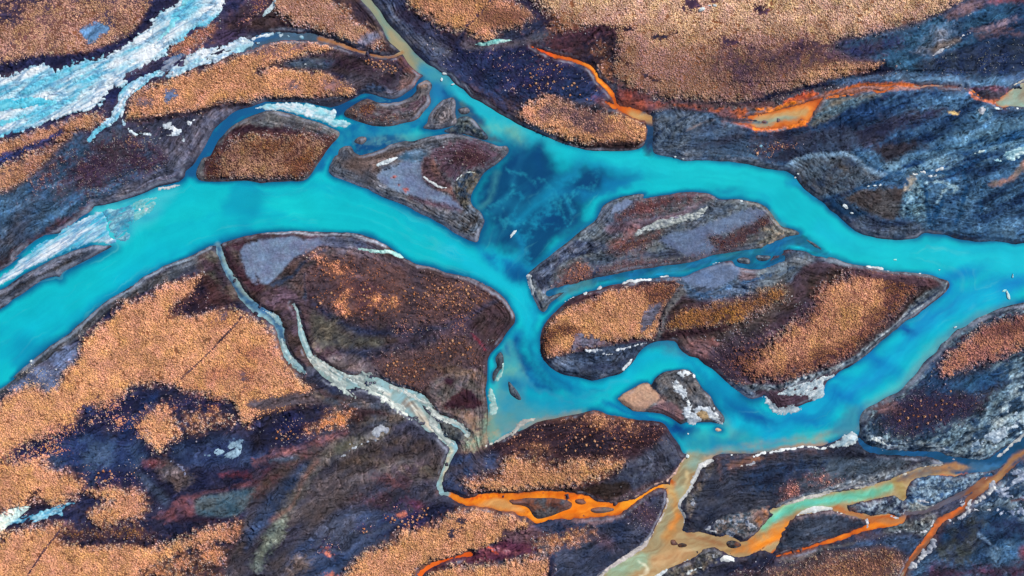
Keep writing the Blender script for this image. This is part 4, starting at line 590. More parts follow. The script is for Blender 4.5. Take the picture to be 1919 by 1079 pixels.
soil(P("-1886,-375 -1830,-334 -1752,-272 -1685,-228 -1630,-200 -1608,-222 -1630,-272 -1680,-317 -1685,-373 -1708,-400 -1741,-389 -1780,-361 -1847,-389"), C(104,116,158), C(84,84,122), f=2, rag=.6)
soil(P("-1179,120 -1101,136 -1085,75 -1051,25 -1007,-41 -1051,-50 -1113,-44 -1168,39"), C(84,76,88), C(64,50,60), f=2.5, ro=.25)
TL = TAN*1.0
grass(P("-2719,-721 -1975,-478 -1919,-425 -1847,-386 -1780,-370 -1741,-392 -1697,-375 -1674,-323 -1630,-272 -1608,-200 -1557,-164 -1494,-111 -1455,-67 -1396,-44 -1341,-17 -1285,14 -1224,31 -1174,36 -1158,22 -1174,-11 -1207,-39 -1252,-67 -1274,-100 -1224,-97 -1168,-94 -1113,-84 -1057,-79 -1018,-93 -974,-112 -940,-129 -919,-146 -925,-147 -893,-175 -876,-212 -853,-264 -826,-301 -798,-329 -764,-357 -739,-384 -750,-423 -792,-450 -848,-473 -903,-492 -959,-509 -1001,-507 -1029,-464 -1040,-425 -1085,-413 -1140,-401 -1196,-390 -1252,-375 -1268,-370 -1307,-361 -1374,-359 -1418,-367 -1457,-400 -1496,-434 -1541,-445 -1585,-453 -1619,-498 -1652,-542 -1685,-540 -1719,-551 -1780,-565 -1836,-587 -1875,-615 -1919,-653 -1975,-696 -2719,-781"), TL, gr=.98, dh=.8, f=2)
lay(E("-1085,-317,72,25,20 -985,-328,33,44,10 -974,-239,61,33,-20 -1079,-128,33,17,20"), C(120,78,72), gc=C(176,110,78), gr=.8, f=6, rag=2, a=.7)
soil(E("-996,-339,14,22,0 -1079,-111,22,17,20"), C(98,82,96), f=3, rag=1.5, a=.8)
lay(L("-1808,-462,167 -1919,-517,167"), None, gc=C(214,150,108), gr=.98, f=30, rag=2)
soil(P("-1268,-86 -1240,-61 -1196,-33 -1168,0 -1157,28 -1113,33 -1074,-11 -1051,-50 -1096,-75 -1151,-81 -1207,-92"), C(52,36,54), C(74,50,54), f=3, rag=1.4)
grass(E("-1149,-39,14,17,30 -1218,-67,33,13,25 -1174,-33,17,17,0"), C(170,106,80), gr=.35, f=3, rag=1.6, gnd=C(56,38,54))
soil(E("-1190,-72,28,14,20 -1163,-11,17,28,20"), C(28,24,54), f=4, rag=1.2)
grass(E("-1496,-450,39,22,20 -1457,-495,39,28,0 -1619,-523,39,22,30 -1402,-517,50,33,0 -1641,-523,39,13,10"), C(196,130,96), gr=.45, f=4, rag=3, gnd=C(40,36,74))
grass(E("-1196,-428,22,14,0 -1118,-439,33,17,10 -1263,-445,33,22,0"), C(150,92,70), gr=.3, f=4, rag=2.5, gnd=C(40,32,60))
soil(E("-1580,-456,22,13,30 -1352,-434,22,50,-35 -1446,-546,17,78,-38"), C(36,52,104), f=3, rag=1)
grass(P("-1385,-509 -1363,-473 -1335,-453 -1291,-453 -1263,-489 -1246,-517 -1243,-539 -1263,-574 -1302,-597 -1341,-590 -1360,-562 -1380,-535"), TL, gr=.95, f=3, rag=1.6, dh=.5)
grass(P("-1218,-470 -1168,-473 -1146,-489 -1157,-503 -1202,-498"), TL*.92, gr=.85, f=3, rag=1.6)
grass(E("-1096,-489,25,18,-10 -1179,-531,31,18,0 -1185,-523,22,11,0"), TL*.9, gr=.8, f=3, rag=1.6)
soil(P("-1719,-585 -1652,-557 -1563,-546 -1474,-562 -1402,-562 -1357,-624 -1363,-663 -1446,-679 -1530,-701 -1574,-740 -1608,-713 -1652,-685 -1713,-674"), C(36,50,98), C(58,76,116), f=6, rag=1.5, sc=5)
grass(E("-1735,-596,44,22,0 -1685,-604,17,13,0 -1808,-624,50,22,20 -1608,-696,13,17,0"), C(196,126,96), gr=.4, f=3.5, rag=2.4, gnd=C(44,38,76))
grass(P("-2002,-674 -1919,-658 -1847,-653 -1774,-646 -1733,-663 -1719,-686 -1641,-691 -1610,-715 -1583,-749 -1619,-768 -1680,-790 -1735,-797 -1786,-790 -1836,-813 -1886,-829 -1919,-841 -2002,-879"), TL*.95, gr=.95, f=2.5, rag=1.4, dh=.7)
soil(L("-1797,-785,17 -1774,-763,14 -1758,-757,8"), C(60,42,64), f=2.5, rag=1.2)
grass(P("-1580,-752 -1530,-747 -1474,-740 -1418,-753 -1374,-768 -1361,-790 -1364,-824 -1385,-856 -1430,-874 -1474,-881 -1519,-888 -1552,-879 -1574,-863 -1585,-843 -1563,-819 -1507,-807 -1488,-790 -1530,-779 -1563,-774"), TL*.97, gr=.95, f=2.5, rag=1.4, dh=.7)
grass(P("-2719,-1021 -1963,-946 -1919,-924 -1836,-908 -1763,-892 -1685,-877 -1658,-902 -1680,-930 -1630,-953 -1530,-952 -1446,-950 -1391,-956 -1341,-963 -1279,-942 -1224,-927 -1168,-904 -1113,-891 -1051,-885 -1007,-868 -968,-902 -963,-930 -1007,-941 -1085,-947 -1140,-958 -1202,-981 -1279,-1008 -1335,-1036 -1385,-1070 -1418,-1146 -2719,-1921"), TL, gr=.97, f=2.5, rag=1.4, dh=.9)
grass(P("-1685,-902 -1585,-885 -1496,-891 -1418,-885 -1341,-924 -1385,-943 -1474,-938 -1585,-943 -1669,-935"), C(130,86,56), gr=.4, f=3, rag=2, gnd=C(74,50,54))
soil(L("-1608,-947,11 -1530,-945,14 -1446,-945,11 -1385,-951,13 -1341,-955,13"), C(28,26,58), f=2, rag=1)
grass(E("-1519,-701,33,17,10 -1496,-718,33,11,0 -1402,-696,33,22,0"), C(190,130,104), gr=.18, f=4, rag=2, gnd=C(34,34,72))
soil(P("-1363,-646 -1318,-640 -1263,-646 -1229,-674 -1185,-701 -1196,-729 -1246,-757 -1279,-724 -1318,-690"), C(96,82,104), C(66,58,82), f=3, rag=1.2, ro=.4, sc=2)
soil(E("-1341,-657,28,13,0"), C(130,76,88), f=3)
soil(P("-1418,-685 -1363,-701 -1329,-740 -1291,-779 -1296,-813 -1329,-779 -1363,-740"), C(56,66,100), f=4)
soil(P("-1296,-590 -1196,-557 -1085,-546 -974,-590 -919,-646 -1029,-663 -1140,-663 -1224,-657"), C(34,44,86), C(48,62,104), f=5)
soil(P("-1343,-857 -1296,-836 -1263,-803 -1224,-779 -1140,-758 -1057,-736 -974,-719 -919,-710 -926,-718 -892,-701 -959,-740 -974,-746 -1057,-753 -1140,-769 -1174,-790 -1178,-824 -1173,-846 -1207,-858 -1252,-868 -1291,-881 -1297,-863"), C(104,64,72), C(78,58,74), f=2, rag=.8)
soil(P("-1177,-790 -1113,-764 -1029,-752 -962,-747 -957,-779 -1007,-835 -1051,-857 -1140,-847 -1177,-835"), C(56,80,108), C(76,86,108), f=2.5)
soil(L("-1240,-863,22 -1140,-863,17 -1051,-863,14 -1007,-846,11"), C(38,26,54), f=3)
soil(P("-1085,-696 -1007,-685 -919,-674 -959,-646 -848,-635 -792,-612 -720,-607 -792,-657 -848,-690 -926,-724 -974,-718"), C(84,42,56), C(50,40,70), f=3, rag=1)
# bottom patchy heath
soil(P("-1385,-1079 -1279,-1013 -1140,-963 -1029,-946 -962,-941 -985,-991 -1007,-1035 -1051,-1091"), C(46,38,60), C(66,50,60), f=3)
grass(E("-1235,-1035,61,33,15 -1113,-996,44,39,0 -1291,-1063,67,22,0 -1018,-913,33,28,20 -1168,-1057,44,17,0"), C(190,126,90), gr=.65, f=4, rag=2.5)
soil(L("-1001,-974,11 -1024,-1024,13 -1051,-1063,17 -1085,-1096,17"), C(150,124,96), C(110,94,90), f=2, rag=.8)
soil(P("-985,-423 -742,-384 -681,-428 -603,-445 -725,-434 -919,-462"), C(84,72,98), f=3)
# --- south centre
SC = P("-681,-417 -603,-400 -514,-423 -425,-456 -347,-517 -292,-579 -242,-612 -253,-668 -269,-735 -269,-779 -180,-813 -236,-857 -347,-902 -470,-963 -570,-1013 -625,-1091 -1070,-1146 -1015,-924 -959,-757 -848,-646 -681,-535")
soil(SC, C(52,50,84), C(72,62,84), f=3, sc=7, st=3, ang=35)
soil(P("-748,-395 -698,-384 -648,-423 -570,-423 -481,-434 -414,-462 -392,-495 -458,-517 -536,-517 -592,-517 -603,-462 -681,-434"), C(70,74,104), C(88,76,92), f=2.5)
soil(P("-648,-434 -570,-450 -470,-456 -458,-473 -525,-478 -575,-517 -597,-506"), C(58,42,64), f=3)
soil(L("-803,-311,8 -748,-361,11 -692,-400,13 -625,-417,10"), C(60,50,58), f=1.5)
grass(P("-787,-529 -737,-507 -692,-479 -648,-457 -603,-462 -595,-496 -625,-512 -681,-518 -725,-535 -770,-540"), C(206,130,84), gr=.8, f=3, rag=2)
soil(P("-959,-479 -792,-446 -692,-468 -781,-512 -775,-540 -848,-579 -903,-607 -959,-612 -974,-618 -962,-535"), C(28,32,72), C(38,34,62), f=4)
grass(E("-820,-540,33,17,20 -848,-512,33,17,20"), C(170,112,88), gr=.15, f=4, gnd=C(30,30,66))
soil(L("-959,-651,13 -892,-629,22 -792,-607,22 -709,-574,22 -625,-546,22"), C(120,80,84), C(84,66,84), f=3, rag=1)
soil(L("-959,-774,22 -903,-724,28 -848,-674,28 -775,-629,28 -720,-612,17"), C(86,60,66), C(66,52,68), f=4, rag=1.5)
soil(L("-903,-651,11 -848,-640,13 -803,-635,8"), C(66,78,110), f=2, ro=.3)
soil(P("-876,-746 -820,-685 -775,-651 -753,-663 -792,-724 -859,-813 -926,-902 -992,-980 -959,-835"), C(40,58,102), C(54,62,98), f=4)
soil(L("-470,-535,33 -536,-562,33 -614,-585,44 -681,-618,39 -737,-668,33 -775,-724,39 -826,-790,44 -864,-857,33"), C(112,104,106), C(88,82,92), f=4, rag=1)
soil(L("-859,-863,28 -881,-907,44 -909,-952,50 -931,-996,39 -953,-1041,28"), C(116,122,126), C(92,98,110), f=4, rag=1.4, con=1.4, sc=3)
soil(L("-725,-646,13 -764,-696,13 -792,-740,11 -831,-813,8 -903,-868,8"), C(140,90,84), f=3, a=.6)
soil(P("-570,-612 -486,-579 -403,-551 -319,-568 -303,-607 -403,-635 -514,-657 -625,-674 -648,-646"), C(66,54,68), C(50,44,70), f=5)
soil(E("-369,-674,89,31,-10 -458,-663,44,17,-10"), C(108,96,88), C(80,66,78), f=6)
soil(L("-597,-724,22 -514,-696,22 -431,-651,17 -358,-629,13"), C(96,86,110), f=4, a=.6)
soil(E("-503,-807,50,14,-20 -475,-785,33,17,-35 -486,-713,39,17,-20 -425,-729,33,22,0"), C(92,60,64), C(70,54,68), f=4, rag=1.4, a=.85)
soil(E("-342,-818,61,17,-28"), C(82,46,62), C(62,42,62), f=3, rag=1)
soil(P("-737,-902 -648,-835 -547,-824 -458,-846 -369,-868 -458,-941 -536,-980 -603,-1024 -648,-1091 -848,-1091 -814,-980"), C(48,66,112), C(60,64,98), f=5, sc=7, st=3, ang=35)
soil(P("-503,-935 -425,-879 -347,-835 -292,-802 -191,-813 -247,-852 -403,-913"), C(26,30,66), f=4)
grass(E("-369,-863,72,22,-30 -458,-863,17,11,0 -414,-846,17,11,0 -553,-907,11,9,0 -686,-985,20,13,-30 -681,-957,11,8,0"), C(214,140,120), gr=.16, f=3, rag=2, gnd=C(40,36,74))
soil(E("-686,-988,18,10,-30 -414,-843,13,8,0 -670,-1071,17,8,0"), C(190,110,90), f=2, rag=1)
soil(L("-792,-1035,67 -826,-1069,50"), C(110,96,96), C(66,56,76), f=5, rag=1.5)
grass(P("-631,-1146 -614,-1069 -597,-1035 -564,-1013 -514,-975 -458,-958 -414,-925 -358,-903 -303,-881 -247,-858 -180,-825 -125,-828 -69,-836 -14,-846 41,-860 34,-863 68,-877 45,-904 12,-924 41,-907 -14,-932 -69,-958 -125,-981 -180,-996 -247,-1013 -319,-1046 -358,-1069 -403,-1146"), TAN*.97, gr=.97, f=2.2, rag=1.4, dh=.9)
soil(E("-189,-874,17,13,0 -222,-916,13,13,0 -191,-896,8,7,0"), C(64,54,90), f=2, rag=1.2)
soil(P("-347,-1069 -292,-1041 -208,-1016 -153,-995 -69,-952 -14,-924 41,-906 1,-924 45,-924 79,-952 107,-974 90,-996 34,-1005 1,-1010 -14,-1016 -97,-1027 -208,-1035 -292,-1063"), C(70,36,56), C(96,52,70), f=2, rag=.7, sc=3, st=3, ang=20)
soil(E("-41,-980,44,7,-12 -80,-971,22,6,30"), C(150,90,100), f=2, rag=.8, a=.8)
soil(L("-91,-963,4 -75,-974,6 -58,-991,4"), C(220,90,40), f=1)
soil(L("-47,-935,11 -14,-918,9 41,-893,9"), C(36,28,50), f=2)
soil(P("-32,-891 23,-907 73,-879 90,-896 146,-918 84,-946 90,-968 34,-952 1,-941 -43,-924"), C(84,62,72), f=3)
soil(P("112,-902 168,-868 235,-871 363,-857 413,-849 474,-813 524,-768 574,-752 579,-779 563,-835 535,-891 502,-935 435,-996 363,-1052 290,-1119 112,-1146 146,-1035 140,-1002 185,-968"), C(38,48,86), C(54,58,92), f=3, sc=5, st=2, ang=45)
soil(E("490,-835,61,22,-40 335,-941,50,22,-35"), C(78,60,72), f=5, a=.8)
grass(E("490,-835,61,28,-40"), C(130,90,76), gr=.2, f=4, gnd=C(66,54,72))
grass(P("79,-952 112,-932 185,-918 251,-902 301,-896 307,-918 262,-935 223,-952 168,-957 112,-974"), C(190,128,92), gr=.7, f=3, rag=1.8)
soil(L("223,-871,9 312,-874,13 379,-863,11 413,-846,8"), C(110,90,100), f=1.5)
grass(P("-319,-1146 -314,-1074 -236,-1046 -125,-1035 -41,-1027 41,-1010 57,-1005 112,-1007 140,-1027 140,-1063 129,-1146"), TAN*.95, gr=.96, f=2, rag=1.2, dh=.8)
soil(L("151,-1013,22 148,-1057,22 140,-1091,22"), C(26,28,60), f=2.5)
# the low ground under the milky stream and east of it
soil(P("-1096,159 -959,206 -903,210 -959,175 -1007,153 -1007,81 -974,25 -919,6 -903,-17 -848,6 -775,28 -764,-50 -759,-128 -737,-228 -648,-306 -570,-317 -603,-345 -670,-317 -725,-272 -770,-239 -803,-145 -831,-50 -915,-67 -1001,6 -1068,58"), C(76,66,88), C(58,62,98), f=3, ro=.25, sc=4)
# central brown island
soil(I[29], C(62,48,64), C(78,62,76), f=1.2, sc=5)
soil(P("-1085,150 -1046,167 -974,185 -959,197 -903,199 -887,187 -959,174 -974,170 -1007,145 -1018,114 -996,58 -951,22 -959,42 -926,11 -959,-3 -985,3 -1040,47 -1068,97"), C(84,72,92), C(58,40,52), f=2)
soil(L("-1068,136,22 -1040,86,33 -1007,47,28 -957,3,28 -937,-3,17"), C(62,42,52), f=3)
soil(P("-1007,146 -974,170 -919,180 -959,175 -887,186 -820,195 -775,185 -714,195 -670,189 -681,174 -720,163 -764,130 -809,113 -841,86 -863,53 -891,25 -913,15 -941,31 -959,56 -951,22 -996,58 -1017,114"), SILT, C(104,110,146), f=1.5, rag=.4, var=.15, pt='silt_flat')
soil(L("-959,203,7 -876,207,8 -792,207,8 -709,206,8 -625,202,8 -570,195,8 -514,175,8 -470,153,8"), C(150,150,172), f=1, rag=.3)
soil(P("-720,195 -625,195 -559,181 -514,159 -481,146 -525,147 -570,150 -648,147 -692,159"), C(64,70,108), C(86,86,116), f=2.5)
soil(P("-892,17 -837,81 -798,108 -759,128 -714,159 -659,145 -603,145 -559,131 -670,120 -725,86 -764,53 -770,-31 -775,-39 -848,6 -926,-11"), C(64,58,82), C(92,74,76), f=2, ro=.3, sc=2.5, st=3, ang=45)
for s in (L("-887,11,14 -826,39,17 -787,75,13 -748,120,11 -698,142,7"), L("-770,-41,8 -773,14,6 -767,58,4")): soil(s, C(50,62,98), f=1.5)
soil(P("-648,145 -603,145 -514,125 -436,97 -369,75 -458,97 -570,120 -648,120"), C(100,92,122), f=3)
soil(L("-403,107,8 -347,81,8 -292,70,8 -242,50,8 -180,42,8 -136,28,7 -91,-3,7 -47,-33,7 -25,-50,7 6,-100,7"), C(130,120,140), f=1, rag=.3)
grass(P("-764,3 -763,58 -737,85 -709,113 -659,124 -570,130 -514,119 -458,102 -403,85 -347,68 -292,52 -236,41 -180,28 -125,3 -69,-31 -36,-39 -47,-61 -125,-100 -191,-114 -264,-123 -347,-139 -431,-145 -514,-150 -570,-140 -625,-118 -681,-90 -725,-57 -748,-17"), C(150,90,62), gr=.10, gnd=C(70,56,64), f=3, rag=1, dh=.5, c2=C(86,64,66), sc=6, pt='heath_mound')
soil(E("-570,-11,78,33,0 -542,-61,44,33,0"), C(84,54,62), f=6, keep=True, a=.7)
grass(E("-614,-72,27,31,0 -454,-61,22,20,0 -607,-25,14,17,20 -514,-53,11,8,0 -659,83,33,14,-20 -725,108,22,14,-40 -609,-31,17,11,0"), C(222,146,104), gr=.7, f=3, rag=1.6, gnd=C(130,84,70))
grass(P("-264,36 -180,25 -136,3 -47,-44 -125,-94 -236,-111 -269,-106 -358,-106 -381,-50 -319,6"), C(170,110,74), gr=.14, f=6, rag=2, gnd=C(78,58,62))
soil(E("-369,-44,12,89,5 -347,6,14,44,0"), C(56,50,80), f=5, a=.7)
soil(L("-737,-56,11 -698,-89,28 -648,-122,31 -597,-153,37 -536,-172,44 -458,-172,33 -375,-167,28 -264,-150,22 -180,-117,17 -125,-89,17 -58,-50,13"), C(34,40,78), C(48,52,86), f=3.5, rag=.8)
soil(P("-753,-94 -720,-89 -648,-150 -581,-178 -481,-195 -492,-228 -570,-239 -648,-222 -714,-222 -748,-172"), C(52,50,72), C(82,76,88), f=4, sc=4)
soil(P("-648,-228 -514,-228 -403,-206 -292,-178 -158,-178 -236,-200 -375,-239 -458,-256 -536,-284 -614,-272"), C(38,42,76), f=4)
soil(E("-681,-145,33,22,20 -709,-206,28,22,0"), C(100,92,102), f=5, rag=2, a=.7)
grass(E("-425,-164,44,17,0 -186,-133,39,28,0 -225,-183,33,17,0"), C(170,110,82), gr=.3, f=3, rag=1.6, gnd=C(62,50,66))
soil(P("-136,-106 -47,-56 -2,-111 -36,-161 -80,-222 -125,-178 -153,-145"), C(56,44,64), C(72,54,62), f=3)
grass(P("-520,-278 -458,-250 -375,-228 -264,-186 -180,-181 -136,-196 -91,-239 -97,-295 -180,-301 -236,-313 -292,-340 -319,-374 -347,-396 -403,-385 -458,-351 -497,-318"), C(128,80,60), gr=.18, gnd=C(78,60,64), f=4, rag=1.4, dh=.3, pt='heath_mound')
soil(L("-153,-172,6 -119,-200,7 -97,-228,6"), C(130,44,60), f=1.5)
soil(P("-692,-261 -625,-250 -559,-272 -514,-300 -486,-339 -536,-317 -592,-334 -648,-306"), C(116,104,108), C(88,76,88), f=3)
soil(P("-314,-395 -292,-345 -230,-317 -153,-306 -114,-300 -100,-350 -96,-417 -91,-462 -97,-517 -158,-539 -236,-484 -280,-462 -305,-434"), C(106,92,98), C(84,76,94), f=2, ro=.3, sc=2.5)
soil(E("-203,-317,67,17,-10 -158,-495,44,22,-30"), C(140,108,88), f=4, rag=1.2, a=.7)
soil(P("-264,-440 -219,-400 -180,-379 -153,-385 -118,-423 -125,-446 -169,-457 -219,-452"), C(48,30,42), C(62,38,44), f=1.5, rag=.8, pt='heath_mound')
soil(E("-232,-348,25,16,0"), C(52,32,44), f=2, rag=.8)
soil(P("-297,-501 -236,-512 -158,-535 -158,-557 -197,-568 -230,-574 -264,-546"), C(76,74,92), C(54,54,78), f=1.2, ro=.4, sc=1.4)
soil(P("-219,-607 -158,-557 -91,-529 -91,-596 -158,-612"), C(150,116,96), C(110,96,98), f=3)
# --- worn track and bits
for s in (L("-55,1090,7 -86,1062,9 -108,1035,7 -141,996,7 -169,968,11 -191,929,17 -208,901,19 -222,857,13 -230,812,8"), L("-1335,-434,7 -1418,-529,11 -1474,-596,11 -1530,-663,8 -1585,-740,8 -1619,-813,8")): soil(s, C(34,40,84), f=1.5, a=.8)

soil(P("-136,-551 -108,-495 -91,-450 -75,-439 -80,-517 -69,-540 -91,-585 -158,-601 -180,-579"), C(142,128,112), C(112,128,124), f=4, rag=1.6, sc=2.5, con=1.4)
# ------------------------------------------------------------------ how much silt the water carries
TQ = C(14,183,199); TQ2 = C(22,200,204); DEEP = C(10,92,150); DEEP2 = C(8,56,108); SHAL = C(96,168,166); TEAL = C(60,150,170)
def silt(shape, c, c2=None, **k):
    k.setdefault('var', .03); k.setdefault('rag', .3); k.setdefault('f', 5); k.setdefault('warp', 1.5)
    lay(shape, c, c2=c2, tgt='water', **k)
WBANK = C(10,88,146)
silt(L("-2030,-156,234 -1919,-128,184 -1752,-44,167 -1530,31,145 -1363,170,184 -1196,270,200 -1029,298,184 -903,309,145 -737,309,122 -570,270,111 -403,203,89 -236,125,83 -125,70,67 -25,3,56"), TQ, f=8, a=.0)
# green tan tributary
silt(L("-570,1112,67 -536,1068,67 -486,1012,61 -431,934,61 -375,868,61 -314,818,56"), C(104,152,150), C(142,150,132), f=4, sc=3, st=3, ang=-50)
silt(L("-458,957,28 -425,918,39 -381,868,44 -353,834,39"), C(164,152,120), f=4)
silt(L("-547,1068,17 -514,1023,17 -481,973,17"), C(150,150,124), f=4)
silt(L("-314,812,61 -258,768,61 -214,740,39"), C(66,152,172), f=5)
silt(E("-242,731,33,22,0"), C(12,64,130), f=3)
silt(L("-219,756,28 -153,712,44 -69,662,56 41,595,72 57,556,78 140,526,78"), C(34,176,198), f=5)
silt(P("-303,756 -269,768 -236,717 -292,690 -297,723"), C(40,120,170), f=4)
silt(P("-208,712 -158,679 -102,634 -69,578 -25,545 -47,534 -125,562 -180,578 -247,590 -214,612"), C(66,104,120), C(36,84,124), f=3, sc=3, con=1.4)
silt(P("-102,601 -47,578 9,545 41,517 41,578 -14,601 -69,623"), C(110,184,172), C(70,176,184), f=6)
silt(E("-414,565,39,17,-10 -369,570,33,8,-10"), C(76,166,172), f=4)
silt(P("-603,578 -559,590 -514,578 -458,578 -403,551 -481,523 -570,506 -592,523"), C(18,74,126), C(60,110,140), f=3, sc=1.6, con=1.6)
silt(L("-648,523,50 -603,590,44 -503,595,39 -403,606,33 -331,645,28 -269,701,22"), C(20,126,180), f=3)
silt(L("-720,464,22 -681,526,28"), C(24,132,186), f=3)
silt(L("-648,667,28 -581,695,14 -514,717,11 -458,701,9"), C(24,100,150), f=2)
silt(L("-1196,437,22 -1151,515,22 -1140,528,22 -1085,601,28 -1018,651,28 -940,679,28"), C(26,104,160), f=2)
# dark eddy pool
silt(P("-14,501 -32,559 34,537 140,526 185,476 235,448 312,459 401,442 457,431 390,392 312,359 279,309 290,248 235,203 140,136 73,92 34,81 1,103 -36,136 -102,181 -91,259 -125,303 -136,370 -91,437 -25,487"), C(10,72,116), C(22,112,152), f=9, warp=3.5, sc=9, st=2.5, ang=40, con=1.1)
silt(L("268,487,28 223,431,28 168,381,28 112,337,28 57,281,22 12,248,17"), C(20,134,176), f=6, warp=2)
silt(L("268,337,13 212,364,22 168,359,17"), C(20,122,170), f=5)
silt(L("390,381,33 335,364,28 268,348,22"), C(16,120,170), f=6)
silt(L("185,353,9 218,309,9 229,292,6"), C(30,138,180), f=3)
silt(L("12,203,17 34,159,17 23,125,13"), C(20,130,176), f=4)
silt(L("312,225,22 257,192,33 185,136,33 112,86,33 57,70,39"), C(18,134,180), f=5)
silt(L("34,492,17 23,448,22 1,392,17"), C(24,104,144), f=4)
silt(L("-47,437,13 -80,337,14 -114,298,17"), C(58,134,150), f=3, a=.8)
silt(L("101,526,22 90,481,17 112,448,11"), C(8,68,120), f=6)
silt(E("84,392,33,17,40 146,259,33,22,0 290,387,33,11,10 18,476,17,33,0"), C(8,64,116), f=8)
silt(L("301,448,22 390,448,22 474,437,22 363,403,22"), C(12,124,178), f=7, warp=3)
silt(E("463,426,39,8,0 807,370,44,9,5"), C(10,92,150), f=4)
silt(P("140,526 251,515 446,503 557,476 668,453 835,442 1001,392 919,414 975,375 946,359 835,392 668,409 502,426 335,464 223,487"), C(22,188,206), f=9)
# west junction and the reach to the south
silt(P("-136,147 -47,136 41,92 45,70 34,25 57,-25 96,-72 112,-117 84,-128 57,-72 23,-5 41,-19 -19,25 -69,75"), C(16,120,176), C(14,160,196), f=5)
silt(L("-236,136,61 -125,81,61 -25,14,50 12,6,61 45,-61,61 73,-117,50"), C(18,180,206), f=6)
silt(E("12,58,33,33,0 37,47,28,28,0"), C(8,84,138), f=6)
silt(L("68,-117,33 68,-172,28 79,-228,28 101,-284,33 146,-328,28 223,-361,33 312,-373,33 401,-345,33 463,-295,33 535,-250,39 613,-256,39 696,-289,39 763,-345,39 824,-395,39"), C(14,176,206), f=6)
silt(P("1,-161 34,-145 51,-183 40,-228 73,-295 123,-350 179,-384 146,-400 68,-373 18,-323 1,-272"), C(12,84,140), C(18,120,170), f=5)
silt(L("112,-272,22 123,-306,22 168,-345,17 223,-373,17"), C(10,84,146), f=4)
silt(L("68,-423,22 168,-434,22 268,-423,17 357,-406,13"), C(30,164,190), f=5)
silt(P("-80,-517 -69,-434 -58,-323 -25,-239 -2,-195 20,-272 41,-350 57,-434 168,-450 268,-456 168,-484 57,-517 9,-535 -69,-579"), C(96,172,168), C(70,166,176), f=5)
silt(P("-91,-473 -47,-462 9,-489 41,-506 9,-529 -47,-562 -75,-585 -91,-540"), C(140,164,148), C(108,168,156), f=4)
silt(P("-32,-539 23,-517 90,-495 168,-473 235,-456 246,-468 168,-492 90,-509 34,-534"), C(176,160,140), f=3)
silt(E("-14,-228,11,22,10 9,-361,22,17,0"), C(30,110,160), f=4)
silt(L("502,-208,28 557,-206,22 607,-211,17"), C(40,110,150), f=4)
silt(L("585,-228,22 641,-239,22"), C(60,120,150), f=5, a=.7)
# south channel and pool under the small island
silt(L("346,-445,22 446,-473,28 535,-495,28 591,-534,33 641,-535,44 680,-546,39"), C(10,104,164), f=4)
silt(E("657,-551,33,22,0 624,-529,33,17,-30"), C(8,60,124), f=4)
silt(P("641,-568 696,-546 780,-546 835,-535 891,-557 1001,-568 919,-579 1086,-579 946,-590 835,-604 769,-612 696,-618 646,-607"), C(30,150,180), C(50,164,176), f=6)
silt(P("780,-495 802,-484 835,-517 869,-551 869,-546 824,-557 802,-512"), C(84,164,164), f=4)
silt(P("702,-624 780,-610 891,-593 1001,-582 1002,-579 1141,-571 1219,-551 1297,-529 1308,-528 1264,-551 1230,-540 1086,-562 919,-574 946,-585 835,-593 752,-610"), C(150,150,136), C(110,158,150), f=4)
silt(P("668,-629 718,-626 780,-615 913,-610 919,-607 1030,-593 1158,-579 1158,-593 975,-610 913,-618 780,-625 724,-646 680,-651"), C(176,140,106), f=3)
# south reach
silt(L("835,-501,44 913,-518,56 975,-523,89 1086,-478,89 1197,-417,95 1364,-317,95 1475,-211,95 1586,-117,95 1698,-56,95 1831,6,111"), C(14,172,208), C(20,140,196), f=8, sc=8, st=3, ang=38)
silt(P("807,-423 869,-439 913,-462 946,-462 919,-445 952,-478 991,-495 952,-506 946,-517 869,-495"), C(10,90,156), f=5)
silt(E("1475,-153,37,14,-32"), C(14,84,156), f=3)
silt(E("1353,-272,83,19,-30 1230,-406,78,22,-25 1103,-495,89,17,-10 1197,-328,44,13,-15"), C(12,116,184), f=7)
silt(L("1864,-72,22 1753,-111,28 1659,-172,28 1603,-217,28 1542,-272,28 1497,-328,28 1420,-384,22 1342,-439,22"), C(96,178,184), f=6, a=.75)
silt(P("1264,-462 1319,-450 1308,-495 1303,-551 1230,-561 1197,-551"), C(60,130,160), f=5, a=.8)
# east reach
silt(E("1653,58,78,22,10 1864,25,56,22,0 1725,125,89,17,5 1614,3,44,28,0"), C(10,130,196), f=8)
silt(L("1169,214,50 1308,147,61 1447,125,67 1614,125,72 1809,92,111 1976,92,145"), C(20,184,208), f=8)
silt(E("1692,58,61,20,15 1887,25,50,20,0"), C(12,124,190), f=6)
silt(L("980,270,17 1019,231,13"), C(80,160,160), f=3)
silt(L("1030,392,11 1086,381,17 1130,342,11"), C(16,130,180), f=3)
# ice meltwater by the west ice
silt(P("-1563,170 -1485,159 -1418,214 -1329,270 -1291,325 -1252,375 -1363,348 -1474,320 -1563,292"), C(60,190,206), f=6)
silt(P("-125,-517 -86,-462 -69,-495 -41,-539 -47,-540 -69,-585 -125,-590"), C(150,146,128), C(110,150,142), f=5, rag=1.5, sc=2.5, con=1.5)
silt(L("-47,-495,28 -14,-523,22 20,-539,17"), C(120,170,158), f=5)
silt(E("-915,320,122,39,0 -820,281,111,33,-10 791,420,111,22,-8 1420,125,145,28,-5"), C(22,200,204), f=14, a=.6)
silt(E("-1836,-183,122,33,38 -1418,58,122,28,38"), C(4,176,212), f=14, a=.6)
silt(L("-959,364,9 -737,375,11 -570,348,13 -403,270,11 -236,170,9"), C(16,150,190), f=6, a=.5, warp=3)
silt(L("-1863,-272,8 -1697,-145,10 -1530,-33,10 -1418,25,9 -1252,136,9 -1085,203,8"), C(10,140,190), f=5, a=.5, warp=2)
